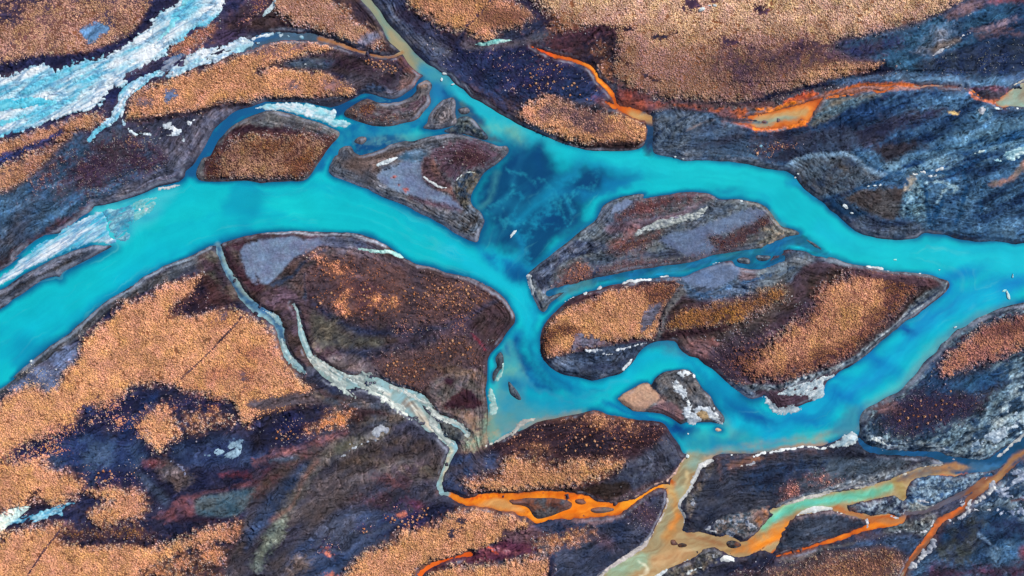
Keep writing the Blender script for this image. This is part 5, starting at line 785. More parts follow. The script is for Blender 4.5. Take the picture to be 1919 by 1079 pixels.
silt(L("-1363,203,9 -1196,248,11 -1029,281,11 -903,270,11 -737,242,8"), C(10,168,200), f=6, a=.5, warp=3)
for k, s in enumerate((L("18,448,4 68,414,6 123,375,4 168,325,4 179,270,3"), L("235,437,6 185,392,4 146,337,4 112,281,6 68,225,4"), L("312,414,6 268,375,6 223,353,4 185,348,4"), L("7,325,4 45,281,6 90,248,4 168,225,4"), L("190,359,3 223,331,4 223,292,3 201,248,3"), L("34,203,6 29,159,7 26,120,4"), L("-14,375,6 -47,320,7 -69,270,4"), L("134,298,4 168,270,4 201,242,3"), L("-47,248,6 -2,270,4 37,259,4"))):
    silt(s, C(26,146,184) if k % 2 else C(40,158,186), f=3, warp=4, a=.5, rag=1.2)
silt(L("18,-317,6 68,-361,6 134,-406,6 212,-423,7"), C(70,160,182), f=2.5, warp=3, a=.6)
silt(L("45,-261,8 84,-317,9 146,-361,8"), C(8,74,132), f=4, warp=3, a=.8)
silt(L("212,-400,6 290,-384,7 357,-373,6 424,-339,4"), C(60,170,196), f=3, warp=3, a=.5)

for s in (L("-1007,-108,7 -1051,-161,8 -1113,-228,7 -1185,-295,7 -1224,-331,6 -1268,-367,6"), L("-1658,-868,7 -1685,-907,7 -1719,-946,7 -1763,-1007,7 -1808,-1082,7"), L("-1791,-985,3 -1830,-1024,3")):
    soil(s, C(72,54,70), C(92,68,76), f=.6, rag=.15, warp=.3)
silt(L("-1196,437,50 -1151,515,44 -1140,528,44 -1085,601,50 -1018,651,50 -940,679,50"), C(24,90,142), f=3)
silt(L("-659,665,50 -581,695,33 -514,717,28 -458,701,24 -403,717,24 -342,784,22"), C(20,80,132), f=3)
silt(L("-725,453,39 -670,542,50 -603,584,67 -503,592,50 -403,606,44 -331,645,39 -275,695,33"), C(16,108,160), C(30,138,172), f=4, sc=4)
silt(L("-303,745,17 -292,712,22 -308,667,17"), C(40,116,160), f=3)
silt(L("101,-145,22 84,-217,33 107,-289,28 168,-345,22 251,-373,22 346,-373,22"), C(10,104,158), f=6, warp=3, a=.6)
silt(L("657,-272,22 724,-317,24 780,-373,24 835,-434,33 902,-473,33"), C(10,110,166), f=5, warp=2, a=.6)
silt(L("674,-585,33 735,-596,33 802,-579,33 869,-535,33"), C(20,126,170), f=5, warp=2, a=.5)
silt(L("185,-19,28 240,11,28 312,28,22"), C(70,136,152), f=3)
silt(L("312,28,33 418,46,33 529,62,33 613,74,33 696,91,33 780,111,33 863,126,33 946,134,33 919,137,33 952,145,39 1002,161,39 1047,175,44 1086,175,33"), C(22,92,138), C(40,122,150), f=3, sc=4, st=3, ang=15)
silt(L("73,-195,33 84,-272,39 123,-339,39 190,-378,33"), C(12,88,136), C(18,130,166), f=7, warp=3.5, a=.65, sc=6)
silt(L("702,-317,22 746,-361,28 791,-412,33 835,-450,33"), C(10,96,150), f=6, warp=2.5, a=.6)
silt(L("963,-489,33 1086,-495,39 1186,-462,33"), C(14,124,176), f=7, warp=3, a=.5)

# ------------------------------------------------------------------ colours of the side streams
SCOL = dict(blue=C(22,88,132), nw=C(70,98,126), orange_north=C(240,124,32), dark_channel=C(34,66,104), orange_east=C(226,128,52),
            tan=C(176,146,106), orange_low=C(240,124,30), dark_east=C(96,88,100), rust_east=C(136,86,62), blue_east=C(26,76,118),
            orange_mid=C(240,136,34), silt=C(140,170,176), rust_south=C(224,96,30), teal_south=C(112,148,146))
SLAB = dict(blue='narrow blue side channel braiding through the gravel islands right of centre',
            nw='thin blue channel turning brown at the top left before it joins the greenish tributary',
            orange_north='bright orange stream at upper centre running down to a tan fan by the grassy mound',
            dark_channel='short dark wet channel linking the orange fan to the turquoise river at upper centre',
            orange_east='shallow orange stream with a grey green pool under the big tan field at upper right',
            tan='tan and teal muddy stream flowing through the lower right corner into the bottom edge',
            orange_low='straight orange thread below the dark lens island at lower right',
            dark_east='dark brown creek winding between the two frosted islands at lower right',
            rust_east='rust brown creek edged with white in the lower right corner',
            blue_east='deep blue channel below the frosted south east bank at the right edge',
            orange_mid='braided vivid orange stream under the dark island at lower centre',
            silt='milky white braided stream southwest of the central brown island',
            rust_south='thin rusty red trickle at the bottom edge between two tan patches',
            teal_south='faded grey teal trickle in the dark plain at lower left')
OG = C(250,140,26)
# silt in the side streams
silt(L("-720,936,17 -670,921,16 -625,904,14 -581,889,14 -525,873,13 -458,865,11 -411,883,9"), C(168,112,66), f=2, warp=.4)
silt(L("-959,934,33 -876,943,17"), C(44,92,140), f=3)
silt(L("68,905,17 112,890,22 146,872,22"), C(236,92,34), f=2, warp=.5)
silt(L("446,654,22 485,642,33 518,637,33"), C(200,154,100), f=3, warp=.5)
silt(L("268,843,8 307,818,8 324,779,9 363,734,8"), C(255,158,50), f=1.5, warp=.5)
silt(P("913,634 958,642 919,634 975,645 1030,652 1069,651 1064,634 1019,626 975,617 919,612 980,613 946,601 902,615"), C(150,158,136), f=2, warp=.5)
silt(P("946,648 919,641 997,655 1064,666 1103,673 1108,656 1075,640 1030,645 963,634 908,627"), C(196,150,96), f=2, warp=.5)
silt(L("791,624,8 869,621,9 946,620,8 908,620,7 952,620,4"), C(64,92,116), f=1.2, warp=.5)
silt(L("1509,756,8 1586,756,8 1659,754,8 1725,743,7"), C(128,150,156), f=1.5, warp=.3)
silt(P("1792,695 1831,710 1859,739 1887,758 1976,801 1976,673 1864,681"), C(160,148,126), C(150,168,150), f=2)
silt(L("1180,712,8 1275,723,9 1347,743,9 1408,743,8 1475,761,10"), C(220,116,56), f=1.5, warp=.3)
silt(P("-125,-813 -58,-790 -2,-802 41,-835 -14,-835 -91,-824"), C(214,152,90), f=3, warp=.6)
silt(P("-164,-785 -91,-773 -19,-779 -41,-796 -125,-796"), C(214,84,22), C(250,140,26), f=1.5, sc=1.5)
silt(L("84,-764,9 168,-768,11 240,-773,13 290,-785,13 335,-804,11 390,-808,11"), C(226,104,18), C(252,146,30), f=1.5, sc=2, st=3)
silt(L("90,-878,13 146,-857,13 201,-835,13 235,-824,11"), C(236,120,20), f=1.5)
silt(L("424,-813,33 479,-774,28 535,-746,28 585,-743,22"), C(246,146,34), f=2)
silt(L("668,-640,50 646,-701,44 618,-757,44 591,-835,44 563,-913,44 535,-968,61"), C(158,150,120), f=3)
silt(L("585,-746,33 607,-790,22 613,-863,24 607,-907,33 585,-935,33"), C(190,146,92), f=3)
silt(L("618,-863,17 602,-907,20"), C(230,146,72), f=2)
silt(L("657,-685,7 663,-713,7 641,-740,6"), C(206,190,150), f=1.5)
silt(L("702,-629,33 680,-663,33"), C(140,156,140), f=3)
silt(L("390,-1079,67 446,-1041,61 502,-1013,56"), C(150,164,136), f=3)
silt(L("479,-1030,8 502,-1052,11 485,-1079,8"), C(222,214,186), f=1.2, warp=1.5)
silt(L("535,-1024,44 602,-1013,44 668,-991,33"), C(186,150,110), f=3)
silt(L("657,-918,17 724,-941,17 780,-957,22"), C(166,118,80), f=2)
silt(L("807,-980,33 869,-968,50 935,-941,67 991,-902,61 952,-924,56 1019,-879,28"), C(218,138,66), C(180,146,100), f=2.5)
silt(L("913,-980,17 930,-968,28 986,-935,28 1030,-885,22"), C(240,142,44), f=2)
silt(L("941,-896,28 986,-852,33 1030,-827,36 1086,-807,36 1153,-799,33 1230,-788,33 1308,-774,33 1364,-764,31 1420,-746,28"), C(122,192,160), f=3, warp=.8)
silt(L("986,-863,17 1041,-829,19 1103,-808,17 1253,-785,17 1353,-767,13"), C(100,196,176), f=3, warp=.8)
silt(L("1436,-724,33 1453,-757,33 1464,-790,22"), C(166,140,90), f=2.5)
silt(L("1447,-718,17 1509,-699,22 1575,-686,22 1659,-675,17 1725,-671,17"), C(90,100,116), C(160,124,90), f=2, sc=2, st=4, ang=12)
silt(L("1620,-671,13 1659,-665,13 1698,-671,8"), C(186,140,96), f=1.5)
silt(L("1614,-699,6 1642,-701,7 1698,-693,4"), C(196,112,72), f=1)
silt(L("1725,-668,33 1787,-674,39 1831,-663,22"), C(60,104,140), f=3)
silt(L("1219,-821,17 1264,-841,14 1319,-849,13 1353,-863,17 1397,-868,22 1464,-863,22"), C(190,116,66), f=2)
silt(L("1948,-612,17 1898,-641,22 1859,-674,24 1809,-721,22 1764,-757,17"), C(166,116,76), f=2)
silt(L("1695,-813,17 1642,-852,17 1600,-871,20 1570,-918,17 1531,-968,17 1497,-1013,14"), C(196,96,48), C(232,112,40), f=1.5)
silt(L("1458,-1069,11 1442,-1102,11"), C(150,170,160), f=2)
silt(L("-770,-256,22 -703,-300,28 -614,-350,22 -547,-345,33 -458,-395,22"), C(112,136,144), C(222,228,226), f=2, sc=1.3, st=6, ang=-35, con=1.8)
silt(L("-392,-434,33 -347,-489,33 -292,-545,22"), C(140,138,136), C(226,222,212), f=2, sc=1.3, st=6, ang=-52, con=1.8)
silt(L("-1099,159,17 -1085,114,14 -1062,64,14 -1029,8,17 -996,-33,26 -957,-78,33 -926,-100,28 -892,-122,33 -870,-156,28 -864,-195,22"), C(44,84,128), C(80,120,150), f=2, sc=2)
silt(L("-225,-607,28 -236,-646,17 -258,-690,17 -269,-735,17"), C(130,150,140), C(200,190,170), f=1.5, sc=1.5)
silt(L("-870,-874,33 -898,-924,33"), C(130,160,150), f=3)

# ------------------------------------------------------------------ evaluate the ground
BRAID = dict(orange_north=.75, orange_east=.62, orange_low=.6, orange_mid=.66, rust_east=.6, rust_south=.5, silt=.6, nw=.7, tan=.85)
def water_field(g):
    g.wd[:] = 60; g.riv = np.full_like(g.wd, 60.0); g.cls = np.zeros(g.wd.shape, np.int16); best = np.full_like(g.wd, 0.8)
    r = sdf(g, RIVER, 60, 0.35)
    if r: g.wd[r[0]] = np.minimum(g.wd[r[0]], r[1])
    g.od = np.full_like(g.wd, 9.0)
    g.own = np.zeros(g.wd.shape, np.int16); oD = np.full_like(g.wd, 2.2); isd = []
    for i, (lab, sh, fl) in enumerate(ISLANDS):
        r = sdf(g, sh, 12, 0.35); isd.append(r)
        if r is None: continue
        sl, D = r
        if fl: g.wd[sl] = np.maximum(g.wd[sl], -D)
        b = D < oD[sl]; g.own[sl] = np.where(b, i+1, g.own[sl]); oD[sl] = np.where(b, D, oD[sl])
    g.riv = g.wd.copy()
    t = sstep(0.05, 1.0, (-g.wd+.4)/(2.4+2.6*np.clip(g.nl+.3, 0, 1.3)+.8*g.nm))[..., None]; t2 = sstep(7, 16, -g.wd)[..., None]
    g.wcol[:] = C(10,92,142)*(1-t)+TQ*t; g.wcol += (TQ2-g.wcol)*t2*0.4
    keys = list(SCOL)
    for key, sh in STREAMS:
        r = sdf(g, sh, 4, 0.35)
        if r is None: continue
        sl, D = r
        D = D+0.25*g.nf[sl]
        D = D+.28*(key[:6] == 'orange')
        if key in BRAID:                                               # silt bars split the shallow streams into threads
            bar = fbm(g.X[sl], g.Y[sl], 3.0, 3, 6); D = np.maximum(D+0.5*np.clip(g.nm[sl], -.3, 1), D*0.25-0.15+3.2*np.clip(bar-BRAID[key], -.08, 1))
        if key in ('orange_north', 'orange_east', 'orange_low', 'orange_mid', 'rust_east', 'tan'): g.od[sl] = np.minimum(g.od[sl], D+(.8 if key == 'tan' else 0))
        g.wd[sl] = np.minimum(g.wd[sl], D)
        b = D < best[sl]; g.cls[sl] = np.where(b, keys.index(key)+1, g.cls[sl]); best[sl] = np.where(b, D, best[sl])
        m = np.where(g.riv[sl] < 0.1, sstep(1.0, -1.4, D), sstep(2.6, 1.4, D))[..., None]; g.wcol[sl] += (SCOL[key]-g.wcol[sl])*m
        if key[:6] == 'orange': ed = (sstep(-1.1, .15, D+.5*g.nm[sl])*.75)[..., None]*m; g.wcol[sl] += (C(176,76,34)-g.wcol[sl])*ed
    for i, (lab, sh, fl) in enumerate(ISLANDS):
        if fl == 2 and isd[i] is not None:
            sl, D = isd[i]; g.wd[sl] = np.maximum(g.wd[sl], -D)
def heights(g):
    h = np.clip(g.wd*0.5, -1.3, 0.85)+0.3*sstep(3, 25, g.wd)
    up = sstep(0.2, 2.2, g.wd)
    h += g.H*up
    rid = 1-2.2*np.abs(fbm(g.X, g.Y, 3.2, 3, 7))
    h += up*(g.R*0.6*rid+0.12*g.nm+0.06*g.nf+.02*g.ng-g.rill)
    g.h = h.astype(F)
def evaluate(g):
    water_field(g); paint(g)
    a = math.radians(22); u = g.X*math.cos(a)+g.Y*math.sin(a)+3*g.wx; v = -g.X*math.sin(a)+g.Y*math.cos(a)+2.5*g.wy
    wr = np.exp(-np.maximum(g.riv, 0)/16)                              # old flow lines: along the banks near water, down the valley elsewhere
    s = fbm(u/7, v, 2.6, 4, 2)*(1-wr)+fbm(u/16, np.minimum(g.riv, 60)+1.2*g.wy, 1.7, 4, 5)*wr
    s2 = fbm(u/8+40, v, 1.5, 3, 7)*(1-wr)+fbm(u/18+40, np.minimum(g.riv, 60)+.8*g.wx, 1.0, 3, 8)*wr
    bare = (1-np.clip(g.gd*1.2, 0, 1))*(1-.75*(g.pc == 2))
    fl = 1.13*np.exp(0.62*s*bare)*(1-.55*bare*np.exp(-(s2/.08)**2))*(1+.8*bare*np.exp(-((s2-.35)/.07)**2)*np.clip(.4+g.nm, 0, 1))
    fd = np.minimum(g.riv, 70)+2.2*g.nm+5*g.nl; ph = fd/3.1; fr = ph-np.floor(ph)
    cm = bare*np.clip(.2+.9*g.nl+.8*g.nh, 0, 1)
    fl *= (1-.5*cm*np.exp(-((fr-.5)/.07)**2))*(1+.7*cm*np.exp(-((fr-.68)/.06)**2))   # old shorelines, line behind line
    g.rill = bare*(.30*np.exp(-(s2/.08)**2)+.16*cm*np.exp(-((fr-.5)/.09)**2)-.05*s)
    g.col *= fl[..., None]
    st = np.exp(-np.maximum(g.od, 0)/.9)*np.clip(.35+.8*g.nm+.5*g.nh, 0, 1)*.8*(g.od < 8)
    g.col += (C(140,80,56)-g.col)*st[..., None]
    wa = g.nl*.5+.7*fbm(u/5, v, 6.0, 3, 11)
    g.wcol *= np.exp(np.stack([.10*wa, .055*wa, .03*wa], -1))
    wl = fbm(u/26, g.riv*1.0+1.5*g.wy, 2.2, 4, 1)*(g.riv < 0); wl2 = fbm(u/20+70, g.riv+1.5*g.wx, 1.3, 3, 6)*(g.riv < 0)
    g.wcol *= np.exp(np.stack([.16*wl, .085*wl, .055*wl], -1))          # threads of silt drawn out along the current
    mk = np.clip(wl2-.45, 0, 1)*np.clip(.3+g.nl+.5*g.nm, 0, 1)*.5
    g.wcol += (C(96,196,200)-g.wcol)*mk[..., None]
    dk = sstep(.15, .9, fbm(g.X, g.Y, 20.0, 3, 0)+.3*wl)*.5*(g.riv < 0)
    g.wcol += (np.minimum(g.wcol, C(8,118,170))-g.wcol)*dk[..., None]
    sw = (g.cls > 0)*1.0; ws = fbm(u/4, v, 1.6, 4, 9)*sw; ws2 = g.nm*sw
    g.wcol *= np.exp(np.stack([.22*ws+.04*ws2, .36*ws-.10*ws2, .44*ws-.2*ws2], -1))
    rim = np.exp(-((g.wd-0.8-.5*g.nm)/(.42+.25*g.nl))**2)*np.clip(0.1+1.0*g.nm+0.5*g.nh+.8*g.nl, 0, 1)*np.where(g.cls > 0, .45, .85)      # pale dried silt along the waterline
    g.col += (C(132,138,160)-g.col)*rim[..., None]
    g.col *= (1-0.3*sstep(0.35, 0.0, g.wd))[..., None]                # wet, darker sand at the very edge
    heights(g)

def attr(me, name, c):
    a = me.color_attributes.new(name, 'FLOAT_COLOR', 'POINT')
    buf = np.ones((len(c), 4), F); buf[:, :3] = c; a.data.foreach_set('color', buf.ravel())
def mesh_np(name, v, quads=None, tris=None, col=None, mat=None, smooth=True):
    me = bpy.data.meshes.new(name)
    nq = 0 if quads is None else len(quads); nt = 0 if tris is None else len(tris)
    me.vertices.add(len(v)); me.vertices.foreach_set('co', np.ascontiguousarray(v, F).ravel())
    me.loops.add(nq*4+nt*3); me.polygons.add(nq+nt)
    li = []; ls = []
    if nq: li.append(np.asarray(quads, np.int32).ravel()); ls.append(np.arange(nq, dtype=np.int32)*4)
    if nt: li.append(np.asarray(tris, np.int32).ravel()); ls.append(nq*4+np.arange(nt, dtype=np.int32)*3)
    me.loops.foreach_set('vertex_index', np.concatenate(li)); me.polygons.foreach_set('loop_start', np.concatenate(ls))
    me.polygons.foreach_set('use_smooth', np.full(nq+nt, smooth))
    if col is not None: attr(me, 'Tint', col)
    me.update(calc_edges=True)
    if mat: me.materials.append(mat)
    return me
def link(name, me, parent=None, **props):
    o = bpy.data.objects.new(name, me); col0.objects.link(o)
    if parent: o.parent = parent
    for k, v in props.items(): o[k] = v
    return o
def sheet(name, g, fm, Z, COL, mat):
    """mesh from the grid cells chosen in fm"""
    idx = np.arange(g.nx*g.ny, dtype=np.int64).reshape(g.ny, g.nx)
    q = np.stack([idx[:-1, :-1][fm], idx[:-1, 1:][fm], idx[1:, 1:][fm], idx[1:, :-1][fm]], 1)
    if len(q) == 0: return None
    used = np.zeros(g.nx*g.ny, bool); used[q.ravel()] = True
    mp = np.cumsum(used)-1
    v = np.stack([g.X.ravel()[used], g.Y.ravel()[used], Z.ravel()[used]], 1)
    return mesh_np(name, v, quads=mp[q], col=COL.reshape(-1, 3)[used], mat=mat)

# ------------------------------------------------------------------ materials (all procedural)
def material(name, rough, bscale=0, bstr=0, mott=None, spec=0.5, detail=6):
    m = bpy.data.materials.new(name); m.use_nodes = True; nt = m.node_tree; n = nt.nodes; b = n['Principled BSDF']
    at = n.new('ShaderNodeAttribute'); at.attribute_name = 'Tint'
    src = at.outputs['Color']; co = n.new('ShaderNodeTexCoord')
    if mott:
        tx = n.new('ShaderNodeTexNoise'); tx.inputs['Scale'].default_value = mott[0]; tx.inputs['Detail'].default_value = 5
        nt.links.new(co.outputs['Object'], tx.inputs['Vector'])
        mr = n.new('ShaderNodeMapRange'); mr.inputs['From Min'].default_value = 0.3; mr.inputs['From Max'].default_value = 0.7
        mr.inputs['To Min'].default_value = 1-mott[1]; mr.inputs['To Max'].default_value = 1+mott[1]
        nt.links.new(tx.outputs['Fac'], mr.inputs['Value'])
        mx = n.new('ShaderNodeVectorMath'); mx.operation = 'SCALE'
        nt.links.new(src, mx.inputs[0]); nt.links.new(mr.outputs['Result'], mx.inputs['Scale']); src = mx.outputs[0]
    nt.links.new(src, b.inputs['Base Color'])
    b.inputs['Roughness'].default_value = rough; b.inputs['Specular IOR Level'].default_value = spec
    if bscale:
        t2 = n.new('ShaderNodeTexNoise'); t2.inputs['Scale'].default_value = bscale; t2.inputs['Detail'].default_value = detail
        nt.links.new(co.outputs['Object'], t2.inputs['Vector'])
        bp = n.new('ShaderNodeBump'); bp.inputs['Strength'].default_value = bstr; bp.inputs['Distance'].default_value = 0.15
        nt.links.new(t2.outputs['Fac'], bp.inputs['Height']); nt.links.new(bp.outputs['Normal'], b.inputs['Normal'])
    return m
M_SOIL = material('gravel_and_sand', 0.92, 2.2, 0.4, (1.6, 0.16), 0.03)
M_WATER = material('silty_water', 0.12, 0.6, 0.05, (0.12, 0.05), 0.3, 3)
M_ICE = material('ice', 0.55, 1.6, 0.5, (0.9, 0.10), 0.4)
M_GRASS = material('dry_grass', 0.95, 0, 0, (3.0, 0.2), 0.02)
M_SHRUB = material('shrub_leaves', 0.9, 0, 0, (4.0, 0.25), 0.02)

GX, GY, DX = 212.0, 124.0, 0.25
G = Grid(np.linspace(-GX, GX, int(2*GX/DX)+1), np.linspace(-GY, GY, int(2*GY/DX)+1))
evaluate(G)

# ------------------------------------------------------------------ ground and islands
cell = lambda A: 0.25*(A[:-1, :-1]+A[1:, :-1]+A[:-1, 1:]+A[1:, 1:])
own = G.own[:-1, :-1]
link('ground', sheet('ground', G, own == 0, G.h, G.col, M_SOIL), kind='structure', label='dark gravel and sand river plain with tan grass patches around the braided river')
ISL_OBJ = {}; PART_OBJ = {}
def comps(fm, least):
    """connected patches of chosen cells, largest first"""
    lab = np.zeros(fm.shape, np.int32); out = []; H, W = fm.shape; fl = fm.copy()
    for j, i in zip(*np.nonzero(fm)):
        if not fl[j, i]: continue
        st = [(j, i)]; fl[j, i] = False; cells = []
        while st:
            a, b = st.pop(); cells.append((a, b))
            for c, d in ((a+1, b), (a-1, b), (a, b+1), (a, b-1)):
                if 0 <= c < H and 0 <= d < W and fl[c, d]: fl[c, d] = False; st.append((c, d))
        out.append(np.array(cells))
    out.sort(key=len, reverse=True)
    return [c for c in out if len(c) >= least], [c for c in out if len(c) < least]
pcell = G.pc[:-1, :-1]
for i, (lab, sh, fl) in enumerate(ISLANDS):
    fm = own == i+1
    fm &= (np.maximum(np.maximum(G.h[:-1, :-1], G.h[1:, :-1]), np.maximum(G.h[:-1, 1:], G.h[1:, 1:])) > -1.29) | True
    if not fm.any(): continue
    pieces = []
    for pid in (1, 2, 3):
        for cl in comps(fm & (pcell == pid), 150)[0]:
            pm = np.zeros(fm.shape, bool); pm[cl[:, 0], cl[:, 1]] = True; pieces.append((pid, pm)); fm = fm & ~pm
    me = sheet('island', G, fm, G.h, G.col, M_SOIL)
    if me is None: continue
    islet = 'islet' in lab or 'spit' in lab
    ISL_OBJ[i+1] = link('islet' if islet else 'sandbar' if 'sandbar' in lab else 'island', me, label=lab,
                        category='islet' if islet else 'sandbar' if 'sandbar' in lab else 'island',
                        group='small islets in the water' if islet else 'islands of the braided river')
    for pid, pm in pieces:
        PART_OBJ.setdefault(i+1, []).append((pid, pm, link(PARTS[pid], sheet(PARTS[pid], G, pm, G.h, G.col, M_SOIL), parent=ISL_OBJ[i+1])))
# ------------------------------------------------------------------ water surfaces
wv = G.wd < 1.0
wf = wv[:-1, :-1] | wv[1:, :-1] | wv[:-1, 1:] | wv[1:, 1:]
ccls = G.cls[:-1, :-1]
Z0 = np.zeros_like(G.h)
link('river', sheet('river', G, wf & (ccls == 0), Z0, G.wcol, M_WATER), kind='structure', label='wide turquoise glacial river splitting and joining across the whole plain')
for k, key in enumerate(SCOL):
    me = sheet('stream', G, wf & (ccls == k+1), Z0, G.wcol, M_WATER)
    if me: link('stream', me, kind='structure', label=SLAB[key])
# ------------------------------------------------------------------ the plain beyond
O = Grid(np.arange(-480, 481, 4.0), np.arange(-480, 481, 4.0))
evaluate(O)
oc = (np.abs(O.X[:-1, :-1]+2) > GX) | (np.abs(O.Y[:-1, :-1]+2) > GY)
link('ground', sheet('ground', O, oc, O.h, O.col, M_SOIL), kind='structure', label='dark river plain beyond the edges of the picture')
wv = O.wd < 4.0
wfo = (wv[:-1, :-1] | wv[1:, :-1] | wv[:-1, 1:] | wv[1:, 1:]) & oc
me = sheet('river', O, wfo, np.zeros_like(O.h), O.wcol, M_WATER)
if me: link('river', me, kind='structure', label='turquoise river continuing beyond the edges of the picture')
R0, R1 = 479.0, 9000.0
v = [(-R1,-R1,.3),(R1,-R1,.3),(R1,R1,.3),(-R1,R1,.3),(-R0,-R0,.3),(R0,-R0,.3),(R0,R0,.3),(-R0,R0,.3)]
link('ground', mesh_np('ground', np.array(v), quads=np.array([(0,1,5,4),(1,2,6,5),(2,3,7,6),(3,0,4,7)]), col=np.tile(C(50,50,84), (8,1)), mat=M_SOIL), kind='structure', label='flat dark sand plain reaching to the horizon')

# ------------------------------------------------------------------ ice, crusts and tracks: sheets with their own thickness on ground or water
def crust(label, shapes, name='ice_sheet', cat='ice sheet', th=0.12, rag=0.7, warp=0.8, c=WHITE, c2=CYAN, c3=None, mix=0.0, st=3, ang=30, sc=3.0, hole=0.0, group=None, kind=None):
    M = np.full(G.X.shape, -9.0, F)
    for s in shapes:
        r = sdf(G, s, 3, warp)
        if r is None: continue
        sl, D = r
        M[sl] = np.maximum(M[sl], -D+rag*(0.8*G.nf[sl]+0.5*G.nm[sl]))
    v = M > -0.25
    if not v.any(): return
    jj = np.where(v.any(1))[0]; ii = np.where(v.any(0))[0]
    S = (slice(max(0, jj[0]-2), jj[-1]+3), slice(max(0, ii[0]-2), ii[-1]+3))
    X = G.X[S]; Y = G.Y[S]; m = M[S].copy()
    a = math.radians(ang); u = X*math.cos(a)+Y*math.sin(a); w_ = -X*math.sin(a)+Y*math.cos(a)
    n1 = fbm(u/st, w_, sc, 4, len(label)); n2 = fbm(u/st+90, w_, sc*0.55, 3, len(label)+3)
    if hole > 0: m = np.minimum(m, (n2+1.05-hole*2)*0.9)
    z = np.maximum(G.h[S], 0)+(th+0.05)*np.clip((m+0.1)/0.7, 0, 1)-0.05+th*0.35*n1*(m > 0)
    z = np.where(m < 0, np.minimum(z, np.maximum(G.h[S], 0)-0.03), z)
    t = np.clip(0.5+1.1*n1+mix, 0, 1)[..., None]
    n3 = fbm(u/max(1, st*.5), w_, sc*.3, 3, len(label)+5); t = np.clip(t+0.22*n3[..., None], 0, 1)
    cc = c*(1-t)+c2*t
    if c3 is not None:
        rid = np.clip(1-3.2*np.abs(n2), 0, 1)[..., None]*0.75; cc = cc*(1-rid)+c3*rid
    cc = cc*np.clip(1+0.12*G.ng[S]+.1*G.nf[S], .4, 1.4)[..., None]
    edge = (np.exp(-(np.maximum(m, 0)/.55)**2)*np.clip(.5+.8*G.nm[S], 0, 1)*(.8 if kind is None else 0))[..., None]; cc = cc+(c2*.62-cc)*edge  # patchy dark rim: the shadow border of the ice put into its colour
    spk = (np.clip((G.ng[S]+.5*n3-.62)*3, 0, 1)*(.25 if kind is None and c3 is not None else 0))[..., None]; cc = cc+(c3-cc)*spk if c3 is not None else cc
    g = type('sub', (), {})(); g.nx = X.shape[1]; g.ny = X.shape[0]; g.X = X; g.Y = Y
    vv = m > -0.2
    fm = vv[:-1, :-1] | vv[1:, :-1] | vv[:-1, 1:] | vv[1:, 1:]
    z = z.astype(F); cc = cc.astype(F); mat = M_ICE if kind is None else M_SOIL
    if kind or hole >= .25:                                            # paths and frost nobody could count
        me = sheet(name, g, fm, z, cc, mat)
        if me is None: return
        o = link('frost' if kind is None else name, me, label=label, kind=kind or 'stuff'); return o
    big, small = comps(fm, 90)
    if not big: big, small = small[:1], small[1:]
    if group is None and len(big) > 1: group = label
    big.sort(key=lambda a: a[:, 1].mean())
    spanx = big[-1][:, 1].mean()-big[0][:, 1].mean(); ys_ = [a[:, 0].mean() for a in big]
    if len(big) > 1 and max(ys_)-min(ys_) > 1.3*spanx: big.sort(key=lambda a: -a[:, 0].mean()); words = ('upper', 'lower', 'topmost', 'lowest', 'top')
    else: words = ('left', 'right', 'leftmost', 'rightmost', 'left')
    ordn = ('', 'second', 'third', 'fourth', 'fifth', 'sixth', 'seventh', 'eighth', 'ninth', 'tenth', 'eleventh', 'twelfth')
    for k, cl in enumerate(big):
        pm = np.zeros(fm.shape, bool); pm[cl[:, 0], cl[:, 1]] = True
        suf = '' if len(big) == 1 else ', '+(words[k] if len(big) == 2 else words[2] if k == 0 else words[3] if k == len(big)-1 else ordn[min(k, 11)]+' from '+words[4])+(' piece' if len(label.split()) < 13 or len(big) == 2 or k in (0, len(big)-1) else '')
        o = link(name, sheet(name, g, pm, z, cc, mat), label=label+suf, category=cat)
        if group: o['group'] = group
    for cl in small:
        if len(cl) >= 6: CRUMBS.append((g, cl, z, cc))
CRUMBS = []
DKB = C(40,96,150); CY2 = C(96,190,222); PALE = C(206,214,222); OLIVE = C(170,164,140); DIRTY = C(150,156,176)
crust('huge cracked white and cyan ice sheet at the top left', [P("-2030,779 -1919,798 -1863,793 -1819,813 -1780,826 -1735,834 -1708,818 -1669,822 -1619,839 -1563,857 -1513,872 -1474,892 -1430,911 -1402,936 -1363,968 -1335,1006 -1307,1028 -1279,1046 -1252,1068 -1235,1135 -1062,1135 -1071,1068 -1079,1040 -1101,1017 -1124,990 -1151,975 -1179,967 -1213,944 -1252,917 -1285,900 -1295,872 -1329,855 -1363,833 -1385,818 -1418,806 -1440,790 -1440,768 -1452,750 -1480,744 -1507,733 -1524,711 -1535,689 -1563,677 -1608,664 -1652,652 -1685,633 -1735,622 -1774,602 -1819,590 -1869,577 -1919,561 -2030,523")],
      th=0.16, rag=1.5, c=WHITE, c2=CY2, c3=C(58,128,176), ang=28, st=5, sc=4.0, mix=-0.2)
crust('cyan meltwater band along the lower middle of the huge ice sheet', [L("-2002,640,50 -1919,667,44 -1836,695,50 -1752,695,39 -1708,690,22"), L("-1975,606,22 -1886,617,22 -1808,645,17")], name='ice_sheet', th=.22, c=C(62,178,212), c2=C(120,206,228), c3=None, ang=15)
crust('narrow cyan melt streak down the upper middle of the huge ice sheet', [L("-1213,1112,33 -1229,1057,28 -1252,1001,28 -1285,962,22 -1329,923,11"), L("-1474,834,9 -1519,823,11 -1585,801,11 -1619,768,13")], th=.22, c=C(80,186,214), c2=C(140,210,226), ang=50)
